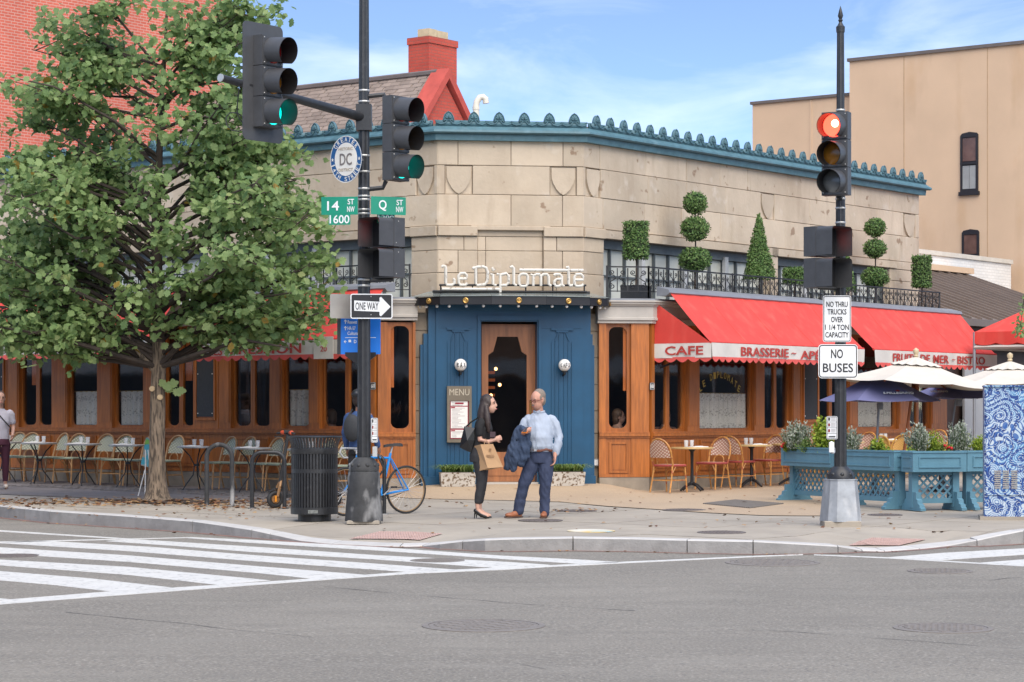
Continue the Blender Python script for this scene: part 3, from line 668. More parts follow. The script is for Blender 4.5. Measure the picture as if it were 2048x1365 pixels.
# piers and windows of the upper storey
ZW = 4.62
def upper_pier(P, a0, a1):
    for z0, z1 in zip(zb[:-1], zb[1:]): block(P, a0, a1, z0, z1)
    block(P, a0, a1, 4.60, 4.77, .045 if a0 < .1 else .0, 'pier_cap')
    MB().slab(P, a0 + .01, a1 - .01, 3.3, 4.7, -.5, -.1).build('wall_core', stonedark, BLD)
winglass = mat('blind_white', (0.60, 0.61, 0.54), 0.7, 0.08, 2, stretch=(1, 1, .4))
winframe = mat('steel_window', (0.10, 0.115, 0.12), 0.5, 0.2, 6)
winwhite = mat('white_post', (0.46, 0.47, 0.47), 0.5, 0.1, 6)
def upper_window(P, a0, a1, bays):
    o = MB()
    o.slab(P, a0, a1, ZW - .16, ZW, -.4, -.15); o.slab(P, a0, a1, 3.5, 3.58, -.30, -.15)
    o.slab(P, a0, a1, 3.98, 4.01, -.27, -.185)
    n = bays * 3
    for k in range(n + 1):
        x = a0 + (a1 - a0) * k / n; o.slab(P, x - .014, x + .014, 3.58, ZW - .16, -.27, -.18)
    w = o.build('upper_window', winframe, BLD)
    for k in range(n):
        x0 = a0 + (a1 - a0) * k / n; x1 = a0 + (a1 - a0) * (k + 1) / n
        MB().slab(P, x0 + .015, x1 - .015, 4.01, ZW - .17, -.245, -.24).build('pane', winglass, w)
        MB().slab(P, x0 + .015, x1 - .015, 3.58, 3.98, -.245, -.24).build('pane', winglass, w)
    for k in range(1, bays):
        x = a0 + (a1 - a0) * k / bays; MB().slab(P, x - .055, x + .055, 3.5, ZW - .1, -.18, -.11).build('post', winwhite, w)
    MB().slab(P, a0 - .25, a1 + .25, ZW, ZW + .14, -.02, .03).build('lintel', stone, BLD)
    MB().slab(P, a0, a1, ZW, ZW + .12, -.5, -.022).build('soffit', stonedark, BLD)
def aR(px): return P_R.a(px)
piers = [(0, aR(1208)), (aR(1541), aR(1556)), (aR(1683), aR(1703)), (aR(1780), REND)]
for a, b in piers: upper_pier(P_R, a, b)
for (a, b), n in zip([(piers[k][1], piers[k + 1][0]) for k in range(3)], (4, 2, 1)): upper_window(P_R, a, b, n)
aL = P_L.a
piers = [(0, aL(822)), (aL(822) + 4.6, aL(822) + 4.8), (aL(822) + 9.4, aL(822) + 9.6), (aL(822) + 14.2, aL(822) + 14.4), (LEND - .5, LEND)]
for a, b in piers: upper_pier(P_L, a, b)
for k in range(4): upper_window(P_L, piers[k][1], piers[k + 1][0], 4)
# cornice: swept bands and one cast antefix unit after another
def chain(out, z):
    return [P_L.p(LEND, z, out), BO - EC * (KS + .4142 * out) + NC * out + Z3 * z, BO + EC * (KS + .4142 * out) + NC * out + Z3 * z, P_R.p(REND + out, z, out)]
def sweep(profile, name, m):
    rows_ = [chain(o, z) for o, z in profile]; mb = MB(); n = 4
    vs = [p for r in rows_ for p in r]; k = len(rows_)
    mb.add(vs, [(j * n + i, j * n + i + 1, ((j + 1) % k) * n + i + 1, ((j + 1) % k) * n + i) for j in range(k) for i in range(n - 1)] + [[j * n for j in range(k)], [j * n + n - 1 for j in range(k)][::-1]])
    return mb.build(name, m, BLD)
sweep([(-.2, ZC), (.10, ZC), (.11, ZC + .105), (-.2, ZC + .105)], 'cornice_fascia', verdigris)
sweep([(-.2, ZC + .108), (.17, ZC + .108), (.20, ZC + .13), (.19, ZC + .165), (.10, ZC + .235), (-.2, ZC + .235)], 'cornice_moulding', verdigris)
UW = 0.403
mb = MB()                                            # one unit, in (x, -out, z): x along, y into the wall
mb.box((0, .02, .05), (UW, .05, .10))
arch = [(-.088, .08), (-.086, .13), (-.070, .178), (-.040, .220), (0, .246), (.040, .220), (.070, .178), (.086, .13), (.088, .08)]
mb.prism([(x, -.01, z) for x, z in arch], (0, .05, 0))
mb.tube([(x * .97, -.014, z) for x, z in arch], .008, 5)
for ang, ln in ((0, .085), (.55, .072), (-.55, .072), (1.1, .058), (-1.1, .058)):
    c = Vector((math.sin(ang) * ln * .55, -.02, .125 + math.cos(ang) * ln * .6)); d = Vector((math.sin(ang), 0, math.cos(ang)))
    mb.tube([c - d * ln * .5, c, c + d * ln * .45], [.006, .017, .009], 6)
for s in (-1, 1):
    mb.tube([(s * .02, -.016, .10), (s * .06, -.018, .045), (s * .13, -.018, .028), (s * .185, -.018, .05), (s * .20, -.016, .075)], .009, 5)
    mb.tube([(s * .03, -.018, .095), (s * .06, -.02, .105), (s * .075, -.02, .085), (s * .055, -.02, .075)], .008, 5)
mb.ball((.2, -.014, .085), .017, 5); mb.ball((-.2, -.014, .085), .017, 5)
ame = mb.mesh('antefix', True); ame.materials.append(verdigris)
ZA = ZC + .232
def units(P, a0, a1, out, rev):
    n = max(1, round((a1 - a0) / UW)); w = (a1 - a0) / n
    for k in range(n):
        o = P.p(a0 + (k + .5) * w, ZA, out)
        place('antefix', ame, BLD, basis(o, (-P.u if rev else P.u) * (w / UW), -P.n, Z3))
units(P_CH, -KS - .04, KS + .04, .10, False); units(P_R, .05, REND + .1, .10, False); units(P_L, .05, LEND, .10, True)

# ---- wooden bays
ZSILL, ZTOP, ZENT, ZBAY = 1.27, 3.13, 3.50, 3.56
def lift(P): return 0.05 if P is W_L else 0.0
def cornerwise(P, px): return P.a(px)
WLEN_R = W_R.a(1893); WLEN_L = W_L.a(-140)
EL, ER = c_(831), W_CH.a(1198)                       # inner ends of the bays on the canted face
EL = W_CH.a(831)
def rng(P, x0, x1): a, b = P.a(x0), P.a(x1); return (a, b) if a < b else (b, a)
def wslab(P, a0, a1, z0, z1, o0, o1, name, m=wood, parent=None): return MB().slab(P, a0, a1, z0, z1, o0, o1).build(name, m, parent or BLD)
def rect_frame(mb, P, a0, a1, z0, z1, w, o0, o1):
    mb.slab(P, a0, a0 + w, z0, z1, o0, o1); mb.slab(P, a1 - w, a1, z0, z1, o0, o1); mb.slab(P, a0 + w, a1 - w, z0, z0 + w, o0, o1); mb.slab(P, a0 + w, a1 - w, z1 - w, z1, o0, o1)
def panel(P, a0, a1, z0, z1):
    mb = MB(); rect_frame(mb, P, a0, a1, z0, z1, .035, .0, .022); mb.slab(P, a0 + .055, a1 - .055, z0 + .055, z1 - .055, .0, .009)
    mb.build('dado_panel', wood, BLD)
def fillet(mb, P, a, z, r, sa, sz, o0, o1):           # quarter-round corner block
    pts = [(a, z)] + [(a + sa * (r - r * math.sin(k * math.pi / 10)), z + sz * (r - r * math.cos(k * math.pi / 10))) for k in range(6)]
    mb.prism([P.p(x, y, o0) for x, y in pts], P.n * (o1 - o0))
def casement(P, a0, a1, z0, z1, fw=.045, low=True, top=False, nm='window'):
    mb = MB(); rect_frame(mb, P, a0, a1, z0, z1, fw, -.115, -.06)
    r = min(.11, (a1 - a0) * .3)
    if low:
        for s, a in ((1, a0 + fw), (-1, a1 - fw)): fillet(mb, P, a, z0 + fw, r, s, 1, -.11, -.07)
    if top:
        for s, a in ((1, a0 + fw), (-1, a1 - fw)): fillet(mb, P, a, z1 - fw, r, s, -1, -.11, -.07)
    w = mb.build(nm, wood, BLD)
    MB().slab(P, a0 + fw, a1 - fw, z0 + fw, z1 - fw, -.095, -.088).build('pane', glassm, w)
    return w
lt = lace.node_tree; lb = lt.nodes['Principled BSDF']
ltc = N(lt, 'ShaderNodeTexCoord'); lsep = N(lt, 'ShaderNodeSeparateXYZ'); lt.links.new(ltc.outputs['Object'], lsep.inputs[0])
lv = N(lt, 'ShaderNodeTexVoronoi', feature='F1'); lv.inputs['Scale'].default_value = 26; lt.links.new(ltc.outputs['Object'], lv.inputs['Vector'])
lw = N(lt, 'ShaderNodeMath', operation='SINE'); lm = N(lt, 'ShaderNodeMath', operation='MULTIPLY'); lm.inputs[1].default_value = 24.0
lt.links.new(lsep.outputs['Z'], lm.inputs[0]); lt.links.new(lm.outputs[0], lw.inputs[0])
la = N(lt, 'ShaderNodeMath', operation='MULTIPLY_ADD'); la.inputs[1].default_value = 0.16; la.inputs[2].default_value = 0.30; lt.links.new(lw.outputs[0], la.inputs[0])
lg = N(lt, 'ShaderNodeMath', operation='LESS_THAN'); lt.links.new(lv.outputs['Distance'], lg.inputs[0]); lt.links.new(la.outputs[0], lg.inputs[1])
l2 = N(lt, 'ShaderNodeMath', operation='MULTIPLY_ADD'); l2.inputs[1].default_value = -0.35; l2.inputs[2].default_value = 1.0; lt.links.new(lg.outputs[0], l2.inputs[0])
lt.links.new(l2.outputs[0], lb.inputs['Alpha'])
def curtain(P, a0, a1, z0, z1, par):
    n = 46; mb = MB()
    mb.grid(lambda u, v: P.p(a0 + (a1 - a0) * u, z0 + (z1 - z0) * v, -.15 + .022 * math.sin(u * (a1 - a0) * 42) * (1.1 - v * .6)), n, 3)
    mb.build('lace_curtain', lace, par, smooth=True)
    mb = MB().tube([P.p(a0 - .03, z1, -.165), P.p(a1 + .03, z1, -.165)], .012, 6); mb.build('curtain_rod', brass, par)
slate = mat('slate_panel', (0.035, 0.038, 0.042), 0.7, 0.12, 20)
def shopfront(P, layout, end0, end1, ground_fn, body_px=None):
    """layout: (kind, px0, px1): pilaster, pair, curtain, slate, single"""
    L = lift(P)
    for kind, x0, x1 in layout:
        a0, a1 = rng(P, x0, x1); z0, z1 = ZSILL + L + .04, ZTOP + L
        if kind == 'pilaster':
            wslab(P, a0, a1, z0, z1, -.14, .012, 'pilaster'); wslab(P, a0 + .03, a1 - .03, z0 + .10, z1 - .1, .0, .024, 'pilaster_face')
        elif kind == 'pair':
            m = (a0 + a1) / 2; casement(P, a0, m - .003, z0, z1); casement(P, m + .003, a1, z0, z1)
        elif kind == 'single': casement(P, a0, a1, z0, z1, .06, True, True)
        elif kind == 'curtain':
            w = casement(P, a0, a1, z0, z1); curtain(P, a0 + .05, a1 - .05, z0 + .05, z0 + .66, w)
        elif kind == 'slate':
            wslab(P, a0, a1, z0, z1, -.14, .02, 'pilaster'); mb = MB(); rect_frame(mb, P, a0 + .06, a1 - .06, z0 + .14, z1 - .02, .035, .02, .045); mb.build('panel_frame', wood, BLD)
            s = wslab(P, a0 + .10, a1 - .10, z0 + .20, z1 - .06, .02, .034, 'slate_panel', slate)
            for zz in (z0 + .26, z0 + .95): 
                for aa in (a0 + .13, a1 - .13): MB().box(P.p(aa, zz, .036), (.016, .016, .016)).build('screw', whitepl, s)
        if kind in ('pair', 'curtain'): panel(P, a0 + .02, a1 - .02, .64 + L, 1.16 + L)
        if kind == 'single': panel(P, a0 + .05, a1 - .05, .62 + L, 1.14 + L)
    # dado, sill, base
    wslab(P, end0, end1, .55 + L, ZSILL + L - .035, -.14, .0, 'dado')
    mb = MB(); mb.slab(P, end0, end1, ZSILL + L - .035, ZSILL + L + .012, -.14, .055); mb.slab(P, end0, end1, ZSILL + L + .014, ZSILL + L + .04, -.14, .03); mb.slab(P, end0, end1, ZSILL + L - .065, ZSILL + L - .037, -.1, .03); mb.build('sill', wood, BLD)
    mb = MB(); mb.slab(P, end0, end1, .60 + L - .05, .60 + L, -.1, .018); mb.build('base_rail', wood, BLD)
    a = end0; k = 0
    while a < end1 - .05:
        b = min(a + random.uniform(.55, 1.25), end1); block(P, a, b, .02, .55 + L, .012, 'base_block', basestone); a = b
    mb = MB(); mb.slab(P, end0, end1, .02, .56, -.3, -.1); mb.build('base_core', stonedark, BLD)
R_LAY = [('pair', 1308, 1374), ('pilaster', 1374, 1398), ('curtain', 1398, 1508), ('pilaster', 1508, 1528), ('pair', 1528, 1583), ('pilaster', 1583, 1600), ('slate', 1600, 1637), ('pair', 1637, 1696), ('pilaster', 1696, 1715), ('curtain', 1715, 1797), ('pilaster', 1797, 1819), ('pair', 1819, 1862), ('pilaster', 1862, 1893)]
L_LAY = [('pair', 741, 640), ('pilaster', 640, 618), ('curtain', 618, 564), ('pilaster', 564, 540), ('pair', 540, 462), ('pilaster', 462, 438), ('slate', 438, 388), ('pair', 388, 327), ('pilaster', 327, 287), ('curtain', 287, 225), ('pilaster', 225, 195), ('curtain', 195, 135), ('pilaster', 135, 104), ('pair', 104, 38), ('pilaster', 38, 15), ('slate', 15, -30), ('pair', -30, -90), ('pilaster', -90, -140)]
shopfront(W_R, R_LAY, .02, WLEN_R, None)
shopfront(W_L, L_LAY, .02, WLEN_L, None)
shopfront(W_CH, [('single', 1212, 1262)], ER, KW - .02, None)
shopfront(W_CH, [('single', 775, 826)], -KW + .02, EL, None)
for P, a, b in ((W_CH, W_CH.a(1262), KW - .03), (W_CH, -KW + .03, W_CH.a(775)), (W_CH, ER, W_CH.a(1212)), (W_CH, W_CH.a(826), EL)):
    wslab(P, a, b, .56, ZTOP, -.14, .014, 'corner_pilaster')
wslab(W_R, .012, W_R.a(1308), .56, ZTOP, -.14, .014, 'corner_pilaster'); wslab(W_L, .012, W_L.a(741), .56, ZTOP + .05, -.14, .014, 'corner_pilaster')
# small vertical strips of bright inner woodwork seen through the panes
orangew = mat('inner_orange_wood', (0.62, 0.16, 0.02), 0.5, 0.15, 4, stretch=(3, 3, .4))
for P, x0, x1, z0 in ((W_CH, 1249, 1262, 2.0), (W_L, 54, 68, 2.15), (W_L, 362, 374, 2.2), (W_CH, 779, 789, 2.05)):
    a0, a1 = rng(P, x0, x1); wslab(P, a0, a1, z0, ZTOP, -.16, -.12, 'inner_casing', orangew)
# entablature, bay roof and the dark dining room inside
def bay_chain(out, z, side):
    if side > 0: return [W_CH.p(ER - .03, z, out), BO + EC * (KW + .4142 * out) + NC * (QW + out) + Z3 * z, W_R.p(WLEN_R + .02, z, out)]
    return [W_CH.p(EL + .03, z, out), BO - EC * (KW + .4142 * out) + NC * (QW + out) + Z3 * z, W_L.p(WLEN_L, z, out)]
def bay_sweep(profile, name, m, side):
    rows_ = [bay_chain(o, z, side) for o, z in profile]; k = len(rows_); vs = [p for r in rows_ for p in r]
    MB().add(vs, [(j * 3 + i, j * 3 + i + 1, ((j + 1) % k) * 3 + i + 1, ((j + 1) % k) * 3 + i) for j in range(k) for i in range(2)] + [[j * 3 for j in range(k)], [j * 3 + 2 for j in range(k)][::-1]]).build(name, m, BLD)
for s in (1, -1):
    l = 0 if s > 0 else .03
    bay_sweep([(-.2, ZTOP + l), (.05, ZTOP + l), (.05, ZTOP + l + .05), (-.2, ZTOP + l + .05)], 'architrave', creampaint, s)
    bay_sweep([(-.2, ZTOP + l + .052), (.085, ZTOP + l + .052), (.085, ZTOP + l + .09), (.07, ZTOP + l + .10), (.07, ZENT - .09), (-.2, ZENT - .09)], 'frieze', creampaint, s)
    bay_sweep([(-.2, ZENT - .088), (.09, ZENT - .088), (.10, ZENT - .06), (.13, ZENT - .055), (.135, ZENT - .02), (.16, ZENT - .015), (.16, ZENT + .01), (-.2, ZENT + .01)], 'bay_cornice', creampaint, s)
    pts = [p for p in bay_chain(.12, ZENT + .012, s)]; 
    inner = [P_R.p(WLEN_R + .3, ZENT + .012, -.6), P_R.p(0, ZENT + .012, -.6), P_CH.p(ER - .03, ZENT + .012, -.3)] if s > 0 else [P_L.p(LEND, ZENT + .012, -.6), P_L.p(0, ZENT + .012, -.6), P_CH.p(EL + .03, ZENT + .012, -.3)]
    MB().prism(pts + inner, (0, 0, .03)).build('bay_roof', greymetal, BLD)
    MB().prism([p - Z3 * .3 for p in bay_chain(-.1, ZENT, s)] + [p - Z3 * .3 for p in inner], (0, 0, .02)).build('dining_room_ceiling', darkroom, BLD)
floor_pts = [W_CH.p(-KW, .22, -.12), W_CH.p(KW, .22, -.12), W_R.p(WLEN_R, .22, -.12), W_R.p(WLEN_R, .22, -4.5), W_L.p(WLEN_L, .22, -4.5), W_L.p(WLEN_L, .22, -.12)]
MB().prism(floor_pts, (0, 0, .03)).build('dining_room_floor', darkroom, BLD)
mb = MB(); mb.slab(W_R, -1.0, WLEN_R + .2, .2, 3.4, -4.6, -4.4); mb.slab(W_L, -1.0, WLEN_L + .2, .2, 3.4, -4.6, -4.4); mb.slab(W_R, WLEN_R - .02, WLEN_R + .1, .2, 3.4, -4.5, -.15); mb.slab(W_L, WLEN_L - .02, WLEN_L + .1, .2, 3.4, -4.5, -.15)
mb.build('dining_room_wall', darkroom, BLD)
# house number plates on the corner posts
for P, a, nm in ((W_R, W_R.a(1302), 'small black enamel house number plate on the corner post by the CAFE flap'), (W_L, W_L.a(747), 'small black enamel house number plate on the corner post behind the signal pole')):
    z = 1.63 + (826 - 773) / 4700 * 39.4; t = thing('number_plate', nm, 'house number', tuple(P.p(a, z, .0)))
    mb = MB(); mb.slab(P, a - .065, a + .065, z - .06, z + .06, .012, .024); mb.build('plate', signblack, t)
    mb = MB(); rect_frame(mb, P, a - .06, a + .06, z - .055, z + .055, .005, .022, .027); M = facing_M(P.p(a, z, .027), P.n); text_mb(mb, '1601', .07, M, .10, .012); mb.build('lettering', signwhite, t)
t = thing('lettering_sign', 'gold arched LE DIPLOMATE lettering on the curtained window by the CAFE flap', 'sign', tuple(W_R.p(W_R.a(1447), 2.2, -.08)))
goldl = mat('gold_letter', (0.50, 0.36, 0.06), 0.4, 0.1, 8, metal=0.3)
mb = MB(); word = 'LE DIPLOMATE'; a0, a1 = W_R.a(1409), W_R.a(1486)
for k, ch in enumerate(word):
    if ch == ' ': continue
    u = k / (len(word) - 1); a = a0 + (a1 - a0) * u; z = 2.06 + .24 * (1 - (2 * u - 1) ** 2)
    M = facing_M(W_R.p(a, z, -.083), W_R.n) @ Matrix.Rotation(-(u - .5) * .9, 4, 'Z'); text_mb(mb, ch, .115, M, .075, 0.0, .002)
mb.build('lettering', goldl, t)

# ---- blue doorcase
DC = thing('entrance_doorcase', 'dark blue painted entrance doorcase with fluted panels', 'doorcase', tuple(P_CH.p(0, .44, .6)), BROT)
B_ = P_CH.off(.60)
bz = lambda y: 1.63 + (826 - y) / F * 39.0
ba = lambda px: B_.a(px)
ZB0, ZB1 = .36, bz(611)
dl, dr = ba(960), ba(1077)
def bs(a0, a1, z0, z1, o0, o1, nm, m=bluepaint): return MB().slab(B_, a0, a1, z0, z1, o0, o1).build(nm, m, DC)
bs(ba(872), dl, ZB0, ZB1, -.5, .0, 'jamb_panel'); bs(dr, ba(1166), ZB0, ZB1, -.5, .0, 'jamb_panel')
bs(ba(857), ba(872), ZB0, ZB1, -.5, -.03, 'side_pilaster'); bs(ba(1166), ba(1182), ZB0, ZB1, -.5, -.03, 'side_pilaster')
bs(dl, dr, bz(641), ZB1, -.5, -.002, 'header')
bs(ba(848), ba(857), ZB0, bz(668), -.4, -.08, 'wing'); bs(ba(842), ba(848), ZB0, bz(690), -.35, -.11, 'wing'); bs(ba(1182), ba(1187), ZB0, bz(668), -.4, -.08, 'wing'); bs(ba(1187), ba(1191), ZB0, bz(690), -.35, -.11, 'wing')
bs(ba(853), ba(1186), ZB1, ZB1 + .05, -.5, .05, 'cap_moulding'); bs(ba(876), ba(1162), ZB1 - .09, ZB1 - .002, .002, .03, 'frieze_band')
mb = MB(); w = .045; mb.slab(B_, dl - w, dl, ZB0, bz(632), .002, .03); mb.slab(B_, dr, dr + w, ZB0, bz(632), .002, .03); mb.slab(B_, dl, dr, bz(641), bz(632), .0, .03); mb.build('architrave', bluepaint, DC)
bs(ba(842), ba(888), ZB0 - .1, .58, -.3, .025, 'plinth'); bs(ba(1160), ba(1191), ZB0 - .1, .58, -.3, .025, 'plinth')
for x0, x1, cx in ((880, 955, 916), (1084, 1162, 1124)):
    mb = MB(); mb.slab(B_, ba(x0), ba(x1), bz(657), bz(655), .0, .012)
    mb.slab(B_, ba(cx - 22), ba(cx + 22), bz(661), bz(656), .0, .04); mb.slab(B_, ba(cx - 12), ba(cx + 12), bz(665), bz(661), .0, .03)
    for s in (-1, 1):
        mb.hexa([B_.p(ba(cx + s * 7 - 1), bz(665), .0), B_.p(ba(cx + s * 7 + 1), bz(665), .0), B_.p(ba(cx + s * 7 + 1), bz(665), .025), B_.p(ba(cx + s * 7 - 1), bz(665), .025)], [B_.p(ba(cx + s * 14 - 1), bz(682), .0), B_.p(ba(cx + s * 14 + 1), bz(682), .0), B_.p(ba(cx + s * 14 + 1), bz(682), .025), B_.p(ba(cx + s * 14 - 1), bz(682), .025)])
    mb.build('relief_bracket', bluepaint, DC)
    for dx in (-20, -13, -5, 5, 13, 20):
        bs(ba(cx + dx) - .010, ba(cx + dx) + .010, .60, bz(684 if abs(dx) > 6 else 668), .0, .018, 'flute')
# recess, door leaf and threshold
mb = MB(); mb.slab(B_, dl - .02, dl + .02, ZB0, bz(641), -.42, -.004); mb.slab(B_, dr - .02, dr + .02, ZB0, bz(641), -.42, -.004); mb.slab(B_, dl, dr, bz(641) - .02, bz(641) + .02, -.42, -.004); mb.build('reveal', bluepaint, DC)
bs(dl, dr, .30, .475, -.5, .0, 'threshold', creampaint)
D_ = B_.off(-.26); da = lambda px: D_.a(px)
d0, d1 = da(963), da(1070); zt, zbm = bz(648), .48
gl = [(994, 673), (1035, 673), (1043, 703), (1053, 710), (1053, 905), (976, 905), (976, 710), (986, 703)]
gp = [(da(x), bz(y)) for x, y in gl]
mb = MB()
mb.slab(D_, d0, gp[6][0], zbm, zt, -.03, .03); mb.slab(D_, gp[4][0], d1, zbm, zt, -.03, .03); mb.slab(D_, gp[6][0], gp[4][0], gp[0][1], zt, -.03, .03); mb.slab(D_, gp[6][0], gp[4][0], zbm, gp[4][1], -.03, .03)
for pts in ([gp[6], gp[7], gp[0], (gp[6][0], gp[0][1])], [gp[3], (gp[3][0], gp[0][1]), gp[1], gp[2]]):
    mb.prism([D_.p(x, z, -.03) for x, z in pts], D_.n * .06)
mb.slab(D_, gp[6][0], gp[4][0], zbm + .10, gp[4][1] - .1, .03, .042)
dr_ = mb.build('door', doorwood, DC)
MB().prism([D_.p(x, z, -.004) for x, z in gp], D_.n * .006).build('pane', glassm, dr_)
mb = MB().tube([D_.p(da(1060), bz(845), .05), D_.p(da(1060), bz(800), .05)], .013, 8); mb.build('handle', brass, dr_)
mb = MB(); mb.slab(D_, d1, da(1084), zbm, bz(641), -.05, -.01); mb.slab(D_, da(955), d0, zbm, bz(641), -.05, -.01); mb.build('door_frame', signblack, DC)
# things inside seen through the door glass
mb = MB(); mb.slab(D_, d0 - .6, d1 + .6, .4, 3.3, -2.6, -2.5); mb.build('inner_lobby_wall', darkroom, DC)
warm = glow('bar_lamp', (1.0, 0.50, 0.18), 3.0)
for x, y in ((990, 742), (1010, 735), (1018, 768), (1000, 790)): 
    o = MB().ball(D_.p(da(x), bz(y), -1.2), .03, 6).build('bar_lamp', warm, DC)
for k in range(6): MB().slab(D_, da(985) + .0, da(1012), bz(745) - k * .13, bz(745) - k * .13 + .05, -1.6, -1.45).build('bar_shelf', orangew, DC)

# ---- canopy over the door
CN = thing('entrance_canopy', 'black metal marquee with glass top and brass rosettes over the blue door', 'canopy', tuple(P_CH.p(0, 3.4, .0)), BROT)
cp = [(-1.72, .35), (-1.62, .66), (-1.30, .98), (-.48, 1.20), (.42, 1.22), (1.18, 1.02), (1.52, .72), (1.66, .35)]
cz0, cz1 = 3.40, 3.53
P3 = lambda a, o, z: P_CH.p(a, z, o)
for k in range(len(cp) - 1):
    a, b = cp[k], cp[k + 1]; d = (Vector((b[0] - a[0], b[1] - a[1]))).normalized(); nn = Vector((-d.y, d.x))
    q = lambda p, s, z: P3(p[0] + nn.x * s, p[1] + nn.y * s, z)
    MB().hexa([q(a, -.03, cz0), q(b, -.03, cz0), q(b, .01, cz0), q(a, .01, cz0)], [q(a, -.03, cz1), q(b, -.03, cz1), q(b, .01, cz1), q(a, .01, cz1)]).build('fascia', signblack, CN)
    m = ((a[0] + b[0]) / 2, (a[1] + b[1]) / 2); mb = MB()
    c = q(m, .015, (cz0 + cz1) / 2); wd = P_CH.u * nn.x + P_CH.n * nn.y; xx = Vector((-wd.y, wd.x, 0))
    mb.at(basis(c, xx, Z3, wd)).lathe([(.048, -.01), (.048, .012), (.036, .02), (.020, .014), (.014, .024), (.001, .026)], 14); mb.build('rosette', brass, CN, smooth=True)
    MB().prism([q(a, .03, cz1 + .004), q(b, .03, cz1 + .004), P3(b[0] * .8, .05, cz1 + .12), P3(a[0] * .8, .05, cz1 + .12)], (0, 0, .012)).build('glass_panel', mat('canopy_glass_%d' % k, (0.20, 0.23, 0.22), 0.15, 0.1, 3), CN)
    n_ = 3 if abs(m[0]) < 1.2 else 2
    for j in range(n_):
        p = (a[0] + (b[0] - a[0]) * (j + .5) / n_, a[1] + (b[1] - a[1]) * (j + .5) / n_); MB().ball(q(p, -.06, cz0 - .022), .026, 7).build('bulb', whitepl, CN, smooth=True)
MB().prism([P3(a * .98, o - .03, cz0 + .02) for a, o in cp] + [P3(1.5, .0, cz0 + .02), P3(-1.5, .0, cz0 + .02)], (0, 0, .02)).build('soffit', signblack, CN)
MB().slab(P_CH, c_(864), c_(1174), cz1 + .02, cz1 + .14, .05, .30).build('back_box', signblack, CN)
# ---- neon lettering on the canopy
SG = thing('rooftop_sign', 'white art deco Le Diplomate letters standing on the canopy', 'sign', tuple(P_CH.p(0, 3.62, .42)), BROT)
S_ = P_CH.off(.42)
def spt(x, y): px, py = 820 + x / 5.12, 520 + y / 5.12; return S_.p(S_.a(px), CAMZ + (HY - py) / F * S_.p(S_.a(px), 0).y)
strokes = dict(letter_l=[[(326, 76), (340, 62), (362, 70), (366, 90), (366, 235), (378, 258), (430, 258), (455, 240), (455, 205), (440, 195)]],
 letter_e=[[(500, 195), (580, 192), (580, 160), (562, 138), (516, 140), (498, 162), (498, 235), (515, 258), (568, 258), (588, 240)]],
 letter_d=[[(640, 88), (690, 74), (745, 70), (780, 84), (796, 125), (792, 215), (768, 252), (690, 262), (674, 240), (674, 85)]],
 letter_i=[[(824, 152), (850, 150), (850, 250), (882, 264)], [(842, 96), (853, 84), (865, 96), (853, 108), (842, 97)]],
 letter_p=[[(888, 148), (924, 150), (924, 335)], [(924, 155), (985, 140), (1010, 165), (1010, 232), (985, 260), (924, 260)]],
 letter_l2=[[(1026, 78), (1045, 68), (1062, 85), (1062, 245), (1090, 266)]],
 letter_o=[[(1130, 152), (1160, 143), (1192, 150), (1206, 170), (1206, 245), (1186, 270), (1136, 270), (1116, 245), (1116, 170), (1132, 150)]],
 letter_m=[[(1233, 152), (1262, 158), (1262, 268)], [(1262, 168), (1290, 148), (1325, 150), (1340, 172), (1340, 268)], [(1340, 168), (1366, 148), (1404, 150), (1419, 172), (1421, 250), (1444, 268)]],
 letter_a=[[(1473, 160), (1490, 148), (1535, 150), (1553, 172), (1553, 255), (1580, 270)], [(1553, 195), (1500, 200), (1478, 222), (1478, 250), (1495, 270), (1530, 268), (1553, 250)]],
 letter_t=[[(1600, 82), (1620, 72), (1624, 100), (1624, 242), (1640, 266), (1668, 262)], [(1120, 104), (1775, 109)]],
 letter_e2=[[(1684, 206), (1772, 204), (1772, 172), (1752, 148), (1702, 148), (1684, 176), (1684, 245), (1702, 270), (1758, 268), (1776, 250)]],
 underline=[[(326, 298), (700, 300), (915, 300)], [(895, 303), (924, 305)]])
for nm, ss in strokes.items():
    mb = MB()
    for s in ss:
        P = [spt(*q) for q in s]; mb.tube(P, .026, 8); 
        mb2 = [p - S_.n * .03 for p in P]; mb.tube(mb2, .022, 6)
    mb.build(nm.rstrip('2') if nm != 'underline' else nm, neon, SG, smooth=True)
mb = MB(); mb.tube([spt(300, 258), spt(1805, 262)], .017, 4); mb.tube([spt(230, 322), spt(1810, 330)], .02, 4)
for x in (315, 640, 925, 1185, 1462, 1785): mb.tube([spt(x, 258), spt(x, 345)], .012, 4)
mb.build('sign_rack', signblack, SG)
